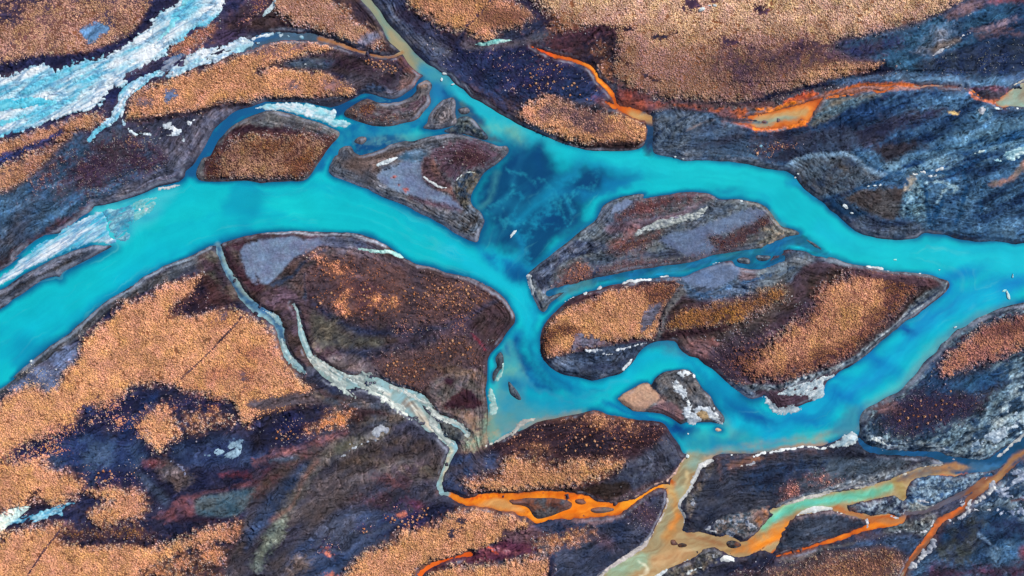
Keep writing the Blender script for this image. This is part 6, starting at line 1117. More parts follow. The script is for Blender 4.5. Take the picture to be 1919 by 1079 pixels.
crust('long white ice tongue above the upper left tan mound', [P("-1279,801 -1257,829 -1229,857 -1190,876 -1151,895 -1096,900 -1051,920 -1007,939 -974,933 -948,943 -919,957 -903,954 -926,940 -959,926 -985,900 -1029,883 -1074,863 -1113,841 -1151,833 -1190,819 -1229,796 -1257,785 -1296,784")], c2=C(150,206,230), c3=C(96,150,196), th=.13, ang=25, hole=.12, mix=-.15)
crust('grey blue slush at the left end of the white ice tongue', [P("-1302,834 -1285,855 -1252,869 -1224,870 -1252,840 -1268,812 -1307,790 -1329,779 -1318,801")], c=DIRTY, c2=DKB, th=.14, hole=.25, name='slush', cat='slush')
crust('hooked ice strip trailing down left from the white ice tongue', [L("-1307,806,22 -1357,789,26 -1402,761,33 -1441,722,40 -1462,679,36 -1494,634,31 -1535,602,27 -1579,556,17")], c2=CYAN, c3=C(80,150,200), ang=50, mix=-.05)
crust('thin curled ice ribbon looping right under the hooked ice strip', [L("-1449,667,13 -1456,634,11 -1435,600,13 -1406,576,11 -1363,576,10 -1338,561,6")], c2=C(150,196,224), ang=-30)
crust('ragged white ice patch left of the narrow blue channel', [P("-1304,611 -1279,616 -1252,600 -1229,584 -1243,567 -1279,567 -1268,584 -1296,595"), L("-1335,559,4 -1296,566,6 -1252,565,4"), E("-1204,615,10,8,40 -1190,624,7,4,40 -1229,562,6,13,20")], c2=C(170,190,214), rag=.8, hole=.12)
crust('white streaked ice jam in the river bend at the left edge', [P("-2159,-141 -1919,42 -1863,86 -1808,134 -1752,175 -1702,197 -1674,220 -1630,250 -1580,273 -1541,281 -1519,270 -1513,236 -1510,203 -1485,175 -1494,161 -1530,163 -1563,167 -1608,156 -1652,145 -1697,128 -1752,103 -1797,81 -1841,56 -1880,31 -1919,3 -2159,-201")], c2=C(70,180,214), c3=C(40,120,176), ang=32, st=7, sc=2.4, th=.12, rag=.7, mix=-.02)
crust('broken pale ice blocks at the right end of the streaked ice jam', [P("-1530,281 -1485,298 -1430,309 -1418,270 -1435,231 -1463,197 -1485,192 -1507,225"), P("-1496,192 -1463,214 -1441,203 -1430,192 -1474,175")], c=C(150,206,222), c2=C(60,160,196), c3=C(70,110,150), th=.2, hole=.2, sc=2)
crust('thin greenish ice raft feathering into turquoise water beside the streaked ice jam', [P("-1430,314 -1385,337 -1329,345 -1313,325 -1352,292 -1385,264 -1418,242 -1430,270")], c=C(120,190,196), c2=C(56,178,198), c3=C(170,210,210), th=.05, hole=.3, sc=2, ang=30)
crust('slim white ice sliver along the bank left of the narrow blue channel', [L("-1321,371,4 -1296,378,8 -1252,385,7")], c2=PALE)
crust('small white ice streak in open turquoise water near the top left bank', [L("-1393,293,8 -1368,300,11 -1352,306,4")], c2=PALE)
crust('cream ice sliver at the top edge between two tan mounds', [L("-870,1090,14 -898,1048,19 -928,1015,8")], c2=C(190,214,226), rag=.25)
crust('speckled ice crumbs in the thin channel left of the tributary', [L("-970,934,13 -926,948,14 -898,956,11"), E("-864,944,11,6,0 -842,946,6,4,0 -792,944,9,6,-20 -873,954,8,3,0 -948,920,13,6,-30")], c2=C(120,180,210), rag=.5)
crust('white fractured ice shelf above the rust brown grassy island', [P("-992,673 -926,687 -887,692 -837,694 -775,690 -720,679 -681,665 -664,673 -659,656 -664,634 -642,631 -603,615 -631,606 -659,606 -692,615 -737,628 -781,642 -820,656 -859,665 -892,662 -926,670")], c2=C(150,214,228), c3=C(70,160,190), ang=-14, st=3, sc=2.6, mix=-.12, th=.14)
crust('pale teal ice lens between two tan fields at the top centre', [L("-136,910,7 -102,909,14 -58,914,19 -19,919,14 3,924,6")], c=C(190,222,222), c2=C(100,186,186), rag=.3)
crust('white ice streak on the large grey gravel island, at its upper middle', [L("-497,453,8 -464,467,19 -436,481,14 -422,488,4")], c2=C(206,220,232), rag=.25)
crust('thin white ice seam beside the silt flat on the large grey island', [L("-326,416,7 -297,395,10 -264,378,9 -242,375,4")], c2=PALE, rag=.3)
crust('pale crust along a creek on the right of the large grey island', [L("-208,400,3 -180,426,5 -141,431,5 -114,439,3")], c=C(190,206,206), c2=PALE, rag=.3)
crust('white ice wedge on the top river edge of the central brown island', [L("-567,150,8 -536,145,12 -497,136,14 -458,131,17 -425,122,14 -397,111,4")], c=C(196,222,222), c2=C(120,190,190), rag=.3)
crust('olive and white ice strip along the middle of the streaky gravel island', [L("465,197,11 490,214,22 529,226,31 591,245,30 652,267,28 702,284,26 724,306,8")], c=C(196,204,210), c2=C(150,158,160), c3=C(96,108,130), ang=25, sc=2, hole=.12)
crust('white crust on the sharp western tip of the streaky gravel island', [L("59,45,17 68,25,19 79,-3,11 84,-25,6")], c2=PALE, rag=.6)
crust('broken white ice line along the narrow blue side channel right of centre', [L("410,17,4 446,28,10 485,30,12 529,33,9"), L("549,36,7 585,42,7"), E("274,-14,11,4,30 329,-3,12,4,20")], c2=PALE, rag=.4)
crust('thin white ice sliver where the narrow channel enters the southern bend', [L("193,-50,4 223,-36,7 240,-28,3"), E("276,-16,8,6,40")], c2=PALE, rag=.2)
crust('white ice flake on the gravel shelf beside the tiny grey sand islet', [L("752,85,4 774,92,8 785,97,3")], c2=PALE, rag=.3)
crust('snow patch on the dark shelf under the biggest island tan mound', [L("282,-236,11 312,-235,14 335,-234,7"), L("343,-247,6 363,-244,9 374,-245,4"), L("379,-232,6 413,-230,11 446,-220,10 496,-206,6")], c2=C(170,180,200), rag=.6, hole=.12)
crust('white ice tooth at the water edge south of the biggest island mound', [L("415,-303,14 432,-289,17 446,-272,13 460,-261,4")], c2=PALE, rag=.5)
crust('white branching snow strip on the small island with the tan lobe', [L("624,-323,11 646,-328,17 674,-323,13 691,-345,4"), L("607,-367,28 629,-384,33 646,-406,22 663,-434,28 657,-462,33 680,-495,39 702,-500,17"), L("680,-456,22 718,-450,17 741,-462,28 763,-489,28 782,-500,13"), E("752,-450,8,11,30")], c=C(210,216,224), c2=C(180,190,206), rag=1.1, hole=.16, st=2, sc=1.8)
crust('thick white ice shelf on the south shore of the biggest island', [P("936,-412 952,-406 980,-423 991,-439 1014,-445 1052,-439 1086,-448 1080,-456 1041,-468 997,-475 980,-456"), P("991,-392 1030,-373 1075,-361 1103,-350 1141,-334 1169,-323 1192,-328 1219,-317 1208,-331 1169,-350 1166,-384 1158,-412 1130,-423 1108,-406 1086,-400 1047,-400 1008,-398")], c=C(206,214,222), c2=C(170,190,204), c3=C(96,130,156), rag=1.0, hole=.17, st=2, sc=2)
crust('white ice rim along the north shore of the biggest island at right', [L("1319,82,4 1353,74,9 1392,68,8 1425,64,4"), E("1456,70,4,3,0 1531,53,4,3,0")], c2=PALE, rag=.3)
crust('white lace of ice on the slate plain at the right edge', [P("1831,499 1864,516 1919,540 1976,559 1976,526 1919,506 1876,481 1859,476 1842,487"), L("1720,503,7 1742,510,8 1776,517,4"), E("1809,480,13,6,-10")], c=C(206,224,226), c2=C(120,176,200), rag=.7, hole=.15)
crust('white snow scraps along the creek in the middle of the slate plain', [L("1484,420,7 1509,423,9"), L("1553,413,8 1578,417,6"), L("1575,436,6 1603,441,8"), E("1525,431,8,3,0")], c2=PALE, rag=.5)
crust('white frost seam across the top right slate ground', [L("1567,870,3 1595,883,7 1625,901,4 1664,919,4 1681,937,10 1703,944,11 1720,951,3"), L("1689,1009,2 1742,1035,3 1798,1057,2")], c=C(196,202,216), c2=DIRTY, rag=.35)
crust('ragged white frost under the tan pool at the right edge', [L("1803,670,6 1842,674,9 1892,673,8 1976,679,9")], c2=C(150,190,210), rag=.7, hole=.1)
crust('cream frost line above the tan pool at the right edge', [L("1864,756,3 1898,770,8 1948,790,8")], c=C(220,210,196), c2=PALE, rag=.3)
crust('pale milky ice along the western arm of the white braided stream', [L("-942,-83,9 -909,-103,22 -881,-120,28 -867,-133,17"), L("-867,-189,7 -856,-228,14 -837,-261,20 -812,-286,24 -781,-314,7")], c=C(196,212,214), c2=C(130,170,186), rag=.7, hole=.1)
crust('pale ice in the upper eastern arm of the white braided stream', [L("-823,-61,7 -806,-92,9 -798,-133,7 -792,-167,13 -775,-211,17 -764,-247,20")], c=C(200,216,216), c2=C(150,186,196), rag=.4)
crust('dirty white ice lining the broad lower reach of the white braided stream', [L("-742,-272,20 -709,-306,13 -670,-345,22 -625,-384,22 -597,-406,14"), L("-737,-261,11 -692,-295,11 -648,-323,13 -597,-345,17 -547,-323,17 -520,-323,8"), L("-570,-361,17 -514,-384,24 -458,-423,28 -414,-456,22 -386,-495,10"), L("-447,-367,17 -392,-395,20 -336,-423,22 -319,-439,11"), L("-308,-439,11 -286,-478,17 -230,-498,13 -191,-523,12 -166,-551,9"), L("-297,-490,28 -286,-529,28 -258,-562,22 -219,-585,13")], c=C(222,226,224), c2=C(170,184,184), c3=C(120,134,140), rag=1.2, hole=.12, ang=-35, st=5, sc=1.6)
crust('white foam crust on the delta shallows against the central brown island', [L("-83,-384,11 -75,-423,24 -64,-462,22 -83,-467,6"), L("-55,-350,17 -41,-323,13 -33,-278,4")], c=C(210,222,222), c2=C(140,186,186), rag=.9, hole=.1)
crust('cream crust edging the dark southern island below the delta', [L("1,-551,6 34,-509,17 62,-495,17 90,-489,6"), L("-91,-593,6 -47,-571,8 -14,-551,6 37,-521,4")], c=C(210,206,196), c2=C(170,170,170), rag=.6)
crust('dirty white snow patch in the dark plain at lower left centre', [P("-525,-535 -503,-518 -481,-512 -458,-526 -464,-546 -481,-540 -503,-557 -525,-557"), L("-648,-629,3 -614,-612,4 -570,-590,4 -514,-568,6"), E("-592,-582,7,4,0")], c=C(190,196,208), c2=DIRTY, rag=.7, hole=.12)
crust('bright white and cyan ice wedge at the left edge near the bottom', [P("-1963,-852 -1919,-842 -1863,-814 -1808,-807 -1802,-814 -1836,-847 -1886,-896 -1919,-918 -1963,-946")], c=C(236,240,228), c2=C(190,226,232), rag=.3)
crust('cyan ice fan right of the bright ice wedge at lower left', [P("-1886,-871 -1819,-847 -1763,-825 -1724,-818 -1685,-803 -1638,-796 -1635,-803 -1669,-814 -1680,-831 -1652,-862 -1697,-847 -1752,-864 -1808,-875 -1875,-881")], c=C(110,190,222), c2=C(40,120,176), c3=C(190,224,236), rag=.5, hole=.12)
crust('frosty white patch on the navy ground at lower left', [P("-1118,-612 -1096,-590 -1062,-607 -1051,-568 -1018,-574 -1007,-607 -1040,-635 -1074,-624"), E("-1029,-612,13,8,0 -1129,-624,9,6,0")], c=C(150,180,204), c2=C(80,110,150), rag=1.2, hole=.25, th=.15)
crust('pale frost on the lilac patch at lower left', [L("-1274,-646,8 -1240,-663,11 -1218,-696,11"), E("-1324,-818,13,8,0 -1146,-718,11,6,0")], c=C(150,160,190), c2=C(100,100,140), rag=1, hole=.25, th=.12)
crust('long white crust ribbon on the left bank of the navy island', [L("749,-646,17 710,-665,19 693,-696,16 677,-729,14 660,-763,14 641,-785,13 627,-813,11 629,-835,10 643,-857,10 642,-891,6")], c=C(220,222,226), c2=C(196,196,200), rag=.4)
crust('thin white crust along the north shore of the navy island', [L("905,-625,4 946,-612,9 952,-615,6 969,-612,12 1030,-606,10 1086,-600,7 1158,-596,6 1197,-590,11"), L("791,-628,3 869,-624,3")], c2=PALE, rag=.5)
crust('white ice on the eastern point of the navy island by the river', [P("1219,-574 1247,-557 1281,-537 1303,-557 1303,-585 1275,-590 1247,-593 1197,-593"), L("1325,-568,8 1353,-562,14 1381,-585,11 1408,-593,8")], c=C(206,212,216), c2=C(130,160,180), rag=1, hole=.15)
crust('broken cream crust inside the north side of the navy island', [L("819,-679,6 880,-657,8 913,-646,6"), L("677,-813,9 682,-785,9")], c=C(190,184,182), c2=DIRTY, rag=.9, hole=.1)
crust('long white crust along the southern shore of the navy island', [L("1008,-813,6 1052,-799,13 1103,-785,18 1164,-768,17 1208,-760,6"), L("1264,-752,4 1319,-743,7 1397,-724,7"), L("1453,-704,7 1481,-695,10 1492,-690,4"), L("1553,-671,7 1609,-664,8 1636,-660,4")], c=C(222,216,208), c2=C(190,186,184), rag=.5)
crust('frosty gravel scraps at the west end of the navy island mudflats', [E("730,-902,19,10,-30 819,-921,17,11,-10 835,-888,8,6,0 885,-882,14,9,-20 769,-879,17,6,0 858,-868,6,4,0 752,-1005,7,8,0")], c=C(190,190,192), c2=DIRTY, rag=1, hole=.1)
crust('white crust on the north side of the dark lens island', [P("1064,-853 1086,-835 1125,-817 1169,-815 1208,-825 1164,-834 1114,-843"), L("1219,-838,6 1242,-846,6")], c=C(214,208,200), c2=PALE, rag=.3)
crust('white shoal at the mouth of the teal stream beside the tan water', [P("773,-1017 791,-1000 835,-1005 852,-1008 807,-1027")], c=C(206,204,204), c2=PALE, rag=.4)
crust('long white crust on the west bank of the tan stream', [L("312,-1096,11 346,-1069,14 390,-1035,21 446,-999,24 490,-968,19 513,-946,9 535,-907,6 557,-868,6 577,-813,5 579,-779,3")], c=C(222,216,212), c2=C(200,190,190), rag=.4)
crust('pale crust on the north bank of the vivid orange stream', [L("418,-797,4 474,-774,6"), L("518,-740,3 557,-729,7 591,-713,8 613,-688,8 629,-660,8 652,-632,7")], c=C(214,190,182), c2=C(196,160,150), rag=.5)
crust('white crust lines at the bottom edge right of the tan stream', [L("635,-1074,4 674,-1057,9 713,-1042,4"), L("535,-1082,14 557,-1069,16 577,-1052,6"), L("641,-1030,3 668,-1023,6")], c=C(214,206,204), c2=PALE, rag=.5)
crust('white frost rim on the south east bank above the deep blue channel', [L("1809,-628,6 1831,-625,11 1864,-599,14 1898,-568,19 1948,-512,22"), L("1631,-640,3 1698,-649,4 1776,-640,4")], c=C(206,208,204), c2=DIRTY, rag=.6, hole=.05)
crust('white frost patch on the speckled south east bank near the navy point', [E("1364,-574,28,17,-20 1420,-596,44,6,5 1509,-607,33,4,0 1725,-590,33,22,0 1809,-546,50,33,-30 1864,-490,33,44,0")], c=C(170,186,204), c2=C(96,130,164), rag=1.6, hole=.38, th=.1)
crust('white snow along the rust brown creek in the lower right corner', [P("1809,-718 1787,-757 1753,-790 1720,-813 1764,-790 1809,-757"), L("1720,-796,11 1709,-824,14 1753,-835,8 1787,-832,9"), L("1659,-802,11 1687,-804,20 1692,-813,11"), L("1714,-835,8 1664,-863,9 1631,-868,7"), L("1581,-941,11 1559,-985,22 1525,-1024,19 1492,-1052,11")], c=C(206,208,214), c2=DIRTY, rag=1, hole=.15)
crust('white snow curls on the frosted islands at lower right', [L("1511,-793,6 1547,-795,7 1575,-815,6"), L("1792,-693,6 1776,-718,6"), L("1403,-846,6 1442,-860,8 1470,-841,4"), L("1331,-863,9 1336,-891,17"), L("1436,-907,9 1481,-893,8 1531,-907,9 1559,-907,6"), L("1570,-891,9 1575,-868,7")], c=C(206,206,212), c2=DIRTY, rag=.7, hole=.08)
crust('frosty speckle on the ground right of the rust creek', [E("1837,-768,39,22,-20 1887,-713,33,33,0 1876,-841,33,11,0 1909,-824,22,33,0 1831,-835,22,11,0")], c=C(170,182,206), c2=C(90,110,150), rag=1.6, hole=.36, th=.1)
crust('pink frost streak in the dark red ground at the bottom edge', [E("-41,-978,28,4,-10 -80,-971,9,3,0")], c=C(196,150,160), c2=C(150,90,110), rag=.7, hole=.1)
crust('tiny white snow patch in the dark wedge of the upper left tan mound', [E("-782,837,12,5,0")], c2=PALE, rag=.3)
crust('pebbly frost rim of a ringed pool near the right edge', [E("1750,662,14,10,50")], c2=DIRTY, rag=.4)
crust('thin straight footpath worn through the tan grass at left', [L("-1007,-108,4 -1051,-161,4 -1113,-228,4 -1185,-295,3 -1224,-331,3 -1268,-367,3")], name='path', kind='structure', th=.03, rag=.08, warp=.3, c=C(70,52,70), c2=C(92,66,76))
crust('dark footpath running to the bottom edge through the tan grass at lower left', [L("-1658,-868,4 -1685,-907,4 -1719,-946,3 -1763,-1007,3 -1808,-1082,3"), L("-1791,-985,2 -1830,-1024,2")], name='path', kind='structure', th=.03, rag=.08, warp=.3, c=C(70,50,70), c2=C(92,66,76))
crust('pale footpath crossing the frozen ground at lower left', [L("-1655,-868,4 -1619,-813,4")], name='path', kind='structure', th=.03, rag=.1, warp=.3, c=C(80,130,180), c2=C(110,150,190))
for s, lab in ((L("-230,806,2 -226,845,2 -219,884,2"), 'faint wheel track on the dark bank at upper centre, left rut'), (L("-217,812,2 -211,851,2 -207,884,2"), 'faint wheel track on the dark bank at upper centre, right rut')):
    crust(lab, [s], name='path', kind='structure', th=.02, rag=.1, warp=.3, c=C(80,96,150), c2=C(60,74,130))

vs_all, q_all, c_all, off = [], [], [], 0
for g, cl, z, cc in CRUMBS:
    pm = np.zeros((g.ny-1, g.nx-1), bool); pm[cl[:, 0], cl[:, 1]] = True
    idx = np.arange(g.nx*g.ny).reshape(g.ny, g.nx); q = np.stack([idx[:-1, :-1][pm], idx[:-1, 1:][pm], idx[1:, 1:][pm], idx[1:, :-1][pm]], 1)
    us = np.zeros(g.nx*g.ny, bool); us[q.ravel()] = True; mp = np.cumsum(us)-1
    vs_all.append(np.stack([g.X.ravel()[us], g.Y.ravel()[us], z.ravel()[us]], 1)); c_all.append(cc.reshape(-1, 3)[us]); q_all.append(mp[q]+off); off += int(us.sum())
if vs_all: link('ice_crumbs', mesh_np('ice_crumbs', np.concatenate(vs_all), quads=np.concatenate(q_all), col=np.concatenate(c_all), mat=M_ICE), kind='stuff', label='tiny scattered crumbs of ice beside the larger ice pieces')
# ------------------------------------------------------------------ loose ice blocks and boulders
def floe(label, e, th=0.5, name='ice_floe', cat='ice floe', c=C(210,222,230), group=None):
    (cx, cy, rx, ry, a) = e[1][0]; n = 14; r = random.Random(label)
    ca, sa = math.cos(a), math.sin(a); vs_ = []; z0 = 0.0; rx *= .82; ry *= .78; th *= .6
    j = min(max(int((cy+GY)/DX), 0), G.ny-1); i = min(max(int((cx+GX)/DX), 0), G.nx-1)
    z0 = max(0.0, float(G.h[j, i]))-0.06
    rr = [r.uniform(.72, 1.15) for _ in range(n)]
    for lev, (k, z) in enumerate(((1.0, 0), (1.02, th*.45), (.9, th*.85), (.5, th*1.05))):
        for q in range(n):
            t = 2*math.pi*q/n; u = rx*k*rr[q]*math.cos(t); w_ = ry*k*rr[q]*math.sin(t)
            vs_.append((cx+u*ca-w_*sa, cy+u*sa+w_*ca, z0+z*(1+r.uniform(-.15, .15)*(lev > 0))))
    vs_.append((cx, cy, z0+th*1.1))
    q_ = [(l*n+k, l*n+(k+1) % n, (l+1)*n+(k+1) % n, (l+1)*n+k) for l in range(3) for k in range(n)]
    t_ = [(3*n+k, 3*n+(k+1) % n, 4*n) for k in range(n)]
    cols = np.array([c*(0.9+0.1*r.random()) for _ in vs_], F)
    me = mesh_np(name, np.array(vs_), quads=np.array(q_), tris=np.array(t_), col=cols, mat=M_ICE, smooth=False)
    p = dict(label=label, category=cat)
    if group: p['group'] = group
    return link(name, me, **p)
FG = 'loose ice floes'
floe('white ice floe against the right bank where the greenish tributary meets the blue channel', E("-252,803,14,7,-8"), group=FG)
floe('small upright white ice floe in mid tributary just below the larger bank floe', E("-264,781,5,9,-5"), group=FG)
floe('small pale ice floe at the right bank of the tributary, lowest of the three there', E("-222,763,8,4,20"), group=FG)
floe('long tilted white ice floe alone in the dark blue eddy pool at the centre', E("3,203,24,7,50"), group=FG)
floe('white ice floe near the right edge in the turquoise river, the largest there', E("1859,-28,8,22,15"), c=C(196,226,230), group=FG)
floe('pale ice scrap just left of the largest floe near the right edge', E("1845,-10,11,6,20"), th=.3, c=C(150,220,220), group=FG)
floe('thin upright ice floe in the river close to the right edge, above the largest floe', E("1876,45,3,11,-5"), c=C(180,226,236), group=FG)
floe('flat pale ice scrap floating mid river at right above the biggest island', E("1436,106,9,4,0"), th=.25, c=C(150,226,220), group=FG)
floe('tiny ice crumb floating off the north shore of the biggest island', E("1602,68,4,3,0"), th=.25, c=C(170,220,232), group=FG)
floe('white ice floe at the river mouth under the dark southern island point', E("657,-630,8,9,20"), group=FG)
floe('tiny ice crumb in the deep blue pool below the small tan and icy island', E("660,-547,4,4,0"), th=.3, group=FG)
BG = 'white stones and snow lumps on land'
floe('big white lump in a dark pool on the slate bank at right', E("1244,304,17,9,-40"), th=.9, name='boulder', cat='boulder', group=BG)
floe('small white lump below the big white one on the slate bank at right', E("1269,280,8,4,-5"), th=.5, name='boulder', cat='boulder', group=BG)
floe('white stone on the bank point where the turquoise river turns down right', E("1070,427,7,5,20"), th=.5, name='boulder', cat='boulder', group=BG)
floe('small pale stone below the white stone on the bank point at right', E("1061,414,5,4,0"), th=.4, name='boulder', cat='boulder', group=BG)
floe('large round white boulder in the big tan field at the top', E("705,1035,16,10,10"), th=1.1, name='boulder', cat='boulder', group=BG)
floe('oval white boulder right of the large round one in the top tan field', E("753,1050,10,6,-10"), th=.8, name='boulder', cat='boulder', group=BG)
floe('thin white stone between the two boulders in the top tan field', E("734,1050,8,3,5"), th=.5, name='boulder', cat='boulder', group=BG)
floe('white stone on the north river bank right of the dark wet channel', E("611,491,6,5,0"), th=.5, name='boulder', cat='boulder', group=BG)
floe('small white stone on the north river bank, second from the dark wet channel', E("641,483,6,3,0"), th=.4, name='boulder', cat='boulder', group=BG)
floe('white stone on the north tip of the streaky gravel island', E("858,325,8,6,0"), th=.5, name='boulder', cat='boulder', group=BG)
floe('pale stone by the left bank of the wide turquoise river bend', E("-1802,-274,7,5,40"), th=.5, name='boulder', cat='boulder', group=BG)
floe('white stone on the gravel bank at the right, below the river fork', E("1661,-147,8,4,20"), th=.5, name='boulder', cat='boulder', group=BG)
for i, e in enumerate((E("1331,380,7,4,10"), E("1353,382,8,4,0"), E("1374,384,7,5,20"))):
    floe(('left', 'middle', 'right')[i]+' one of three small white stones in a row on the slate mound at right', e, th=.4, name='boulder', cat='boulder', group=BG)
floe('blue white lump among the tan tufts at the left of the slate plain', E("930,531,8,8,0"), th=.5, name='boulder', cat='boulder', c=C(120,176,206), group=BG)
floe('white stone on the north shore below the grassy mound at upper centre', E("217,542,5,3,0"), th=.4, name='boulder', cat='boulder', group=BG)

# ------------------------------------------------------------------ tussock grass: real clumps, thick where the fields are
SPC = 0.29
px, py = np.meshgrid(np.arange(-GX+1, GX-1, SPC), np.arange(-GY+1, GY-1, SPC))
px = px.ravel()+rng.uniform(-.15, .15, px.size); py = py.ravel()+rng.uniform(-.26, .26, py.size)
ii = np.clip(((px+GX)/DX+.5).astype(int), 0, G.nx-1); jj = np.clip(((py+GY)/DX+.5).astype(int), 0, G.ny-1)
den = G.gd[jj, ii]*np.clip(1.0+0.55*G.nm[jj, ii]*(1.15-G.gd[jj, ii])+0.25*G.nl[jj, ii]*(G.gd[jj, ii] < .7), 0, 1.3)
gap = fbm(px, py, 1.25, 2, 4); den = den*sstep(-.85, -.38, gap+.45*(G.gd[jj, ii]-.7))
keep = (rng.random(px.size) < den) & (G.wd[jj, ii] > 0.9)
px, py, ii, jj = px[keep], py[keep], ii[keep], jj[keep]
N = px.size
RING = 4
def tuft_mesh(sel, name):
    n = sel.sum(); x = px[sel]; y = py[sel]; z = G.h[jj[sel], ii[sel]]
    rad = np.clip(np.exp(rng.normal(-1.55, .38, n)), .09, .5)*np.where(rng.random(n) < .08, 1.45, 1); rad = rad*np.where(G.gd[jj[sel], ii[sel]] < .35, .72, 1); hh = np.sqrt(rad)*rng.uniform(.12, .46, n); ph = rng.uniform(0, 6.28, n)
    lx = rng.normal(0, .10, n); ly = rng.normal(0, .10, n)
    V = np.empty((n, 2*RING+1, 3), F)
    for k in range(RING):
        t = ph+2*math.pi*k/RING
        r0 = rad*rng.uniform(.75, 1.2, n); r1 = rad*rng.uniform(.6, .95, n)
        V[:, k, 0] = x+r0*np.cos(t); V[:, k, 1] = y+r0*np.sin(t); V[:, k, 2] = z-.06
        V[:, RING+k, 0] = x+lx*.6+r1*np.cos(t+.3); V[:, RING+k, 1] = y+ly*.6+r1*np.sin(t+.3); V[:, RING+k, 2] = z+hh*rng.uniform(.5, .75, n)
    V[:, 2*RING, 0] = x+lx; V[:, 2*RING, 1] = y+ly; V[:, 2*RING, 2] = z+hh
    b = (np.arange(n)*(2*RING+1))[:, None]
    q = []; t_ = []
    for k in range(RING):
        k2 = (k+1) % RING
        q.append(np.concatenate([b+k, b+k2, b+RING+k2, b+RING+k], 1)); t_.append(np.concatenate([b+RING+k, b+RING+k2, b+2*RING], 1))
    base = G.gc[jj[sel], ii[sel]]*np.array([1.06, 1.17, 1.36], F)
    hp = G.nh[jj[sel], ii[sel]]; br = np.exp(rng.normal(0.04, .12, n)+.14*hp+.25*G.nm[jj[sel], ii[sel]]+.12*G.nl[jj[sel], ii[sel]])[:, None]; hue = (rng.normal(0, .25, n)+.8*fbm(x, y, 4.0, 3, 10))[:, None]
    col = base*br*np.concatenate([1+0*hue, 1+.06*hue, 1-.22*hue], 1)
    col = np.clip(col, .005, .95)
    cv = np.repeat(col[:, None, :], 2*RING+1, 1).reshape(-1, 3)
    return mesh_np(name, V.reshape(-1, 3), quads=np.concatenate(q), tris=np.concatenate(t_), col=cv, mat=M_GRASS)
ow = G.own[jj, ii]
sel = ow == 0
link('grass', tuft_mesh(sel, 'grass'), kind='stuff', label='tan dry tussock grass covering the river plain')
for k, o in ISL_OBJ.items():
    sel = ow == k
    for pid, pm, po in PART_OBJ.get(k, []):
        s2 = sel & pm[np.minimum(jj, pm.shape[0]-1), np.minimum(ii, pm.shape[1]-1)]
        if s2.sum() > 20: link('grass_cover', tuft_mesh(s2, 'grass_cover'), parent=po, kind='stuff'); sel = sel & ~s2
    if sel.sum() > 20: link('grass_cover', tuft_mesh(sel, 'grass_cover'), parent=o, kind='stuff')

# ------------------------------------------------------------------ single shrubs that stand out on dark ground
def shrub_mesh(seed, c):
    r = random.Random(seed); V = []; T = []; K = []
    for k in range(46):
        a = r.uniform(0, 6.28); e = math.asin(r.uniform(.05, 1)); d = r.uniform(.55, 1.0)
        p = np.array([d*math.cos(a)*math.cos(e), d*math.sin(a)*math.cos(e), d*math.sin(e)*.8])
        u = np.array([r.gauss(0, 1), r.gauss(0, 1), r.gauss(0, .5)]); u /= np.linalg.norm(u)
        w_ = np.cross(u, p); w_ /= max(np.linalg.norm(w_), .01); s = r.uniform(.22, .4)
        i = len(V); V += [p-u*s, p+w_*s*.5, p+u*s, p-w_*s*.5]; T.append((i, i+1, i+2, i+3)); cc = c*r.uniform(.7, 1.25); K += [cc]*4
    for k in range(3):
        a = r.uniform(0, 6.28); i = len(V)
        V += [np.array([-.04, 0, -.1]), np.array([.04, 0, -.1]), np.array([.4*math.cos(a)+.03, .4*math.sin(a), .5]), np.array([.4*math.cos(a)-.03, .4*math.sin(a), .5])]
        T.append((i, i+1, i+2, i+3)); K += [C(90,60,50)]*4
    return mesh_np('shrub', np.array(V), quads=np.array(T), col=np.array(K, F), mat=M_SHRUB, smooth=False)
SH = [shrub_mesh(s, C(*c)) for s, c in enumerate(((226,160,118), (212,140,96), (236,180,140), (200,150,124), (226,172,148)))]
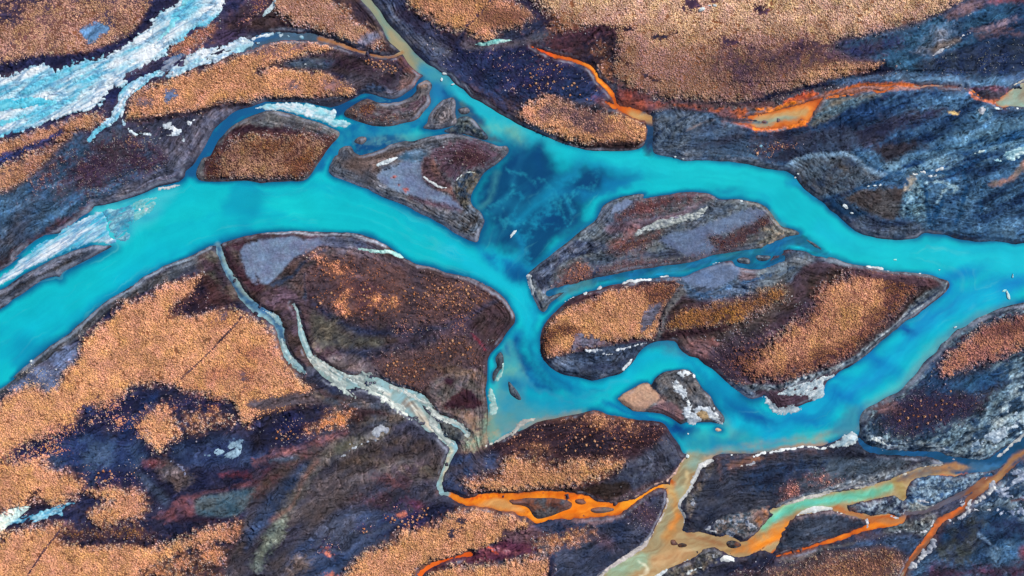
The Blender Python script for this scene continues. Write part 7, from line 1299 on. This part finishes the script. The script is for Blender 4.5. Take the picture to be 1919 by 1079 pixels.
def shrubs(count, e, label, group, size=(.3, .58)):
    pts_ = []; tries = 0; r = random.Random(label)
    while len(pts_) < count and tries < count*60:
        tries += 1; (cx, cy, rx, ry, a) = r.choice(e[1])
        t = r.uniform(0, 6.28); d = math.sqrt(r.random()); u = rx*d*math.cos(t); w_ = ry*d*math.sin(t)
        x = cx+u*math.cos(a)-w_*math.sin(a); y = cy+u*math.sin(a)+w_*math.cos(a)
        i = int((x+GX)/DX); j = int((y+GY)/DX)
        if not (0 <= i < G.nx and 0 <= j < G.ny) or G.wd[j, i] < 1.2: continue
        if any((x-p[0])**2+(y-p[1])**2 < 1.1 for p in pts_): continue
        pts_.append((x, y))
        s = r.uniform(*size)
        o = link('shrub', SH[r.randrange(5)], label=label, category='shrub', group=group)
        o.location = (x, y, float(G.h[j, i])); o.scale = (s, s, s*r.uniform(.8, 1.2)); o.rotation_euler = (0, 0, r.uniform(0, 6.28))
shrubs(70, E("-570,-44,178,61,0 -292,-44,122,50,-10 -219,-22,100,44,0"), 'small orange shrub dotted over the big brown mound of the central island', 'shrubs on the central brown mound')
shrubs(26, E("-403,-306,100,33,-10 -208,-228,78,33,0"), 'small orange shrub on the lower brown slope of the central island', 'shrubs on the lower slope of the central island')
shrubs(46, E("140,-574,184,61,10 363,-557,122,50,0"), 'pale orange shrub scattered on the dark upper half of the southern island', 'shrubs on the dark southern island')
shrubs(34, E("112,834,83,50,-10 168,745,167,39,-10"), 'pale pink shrub dotted on the navy ground left of the north orange stream', 'shrubs left of the north orange stream')
shrubs(24, E("-369,-863,72,22,30 -458,-863,22,11,0 -553,-907,11,9,0"), 'pale shrub on the navy slope above the lower tan field', 'shrubs above the lower tan field')
shrubs(22, E("-503,840,50,20,-20 -453,818,28,13,-30"), 'pale shrub on the dark slope under the thin brown stream at upper left', 'shrubs under the thin brown stream')
shrubs(26, E("1586,-450,184,50,20"), 'dull rusty shrub on the dark heath south of the lower right river loop', 'shrubs on the south east heath')
shrubs(20, E("-820,-535,67,28,20 -670,-501,67,28,20"), 'orange shrub on the navy ground beside the lowest tan patch at left centre', 'shrubs at left centre')
shrubs(16, E("-1735,-596,61,28,0 -1519,-701,39,22,0"), 'orange shrub on the blue black ground between tan mounds at lower left', 'shrubs at lower left')
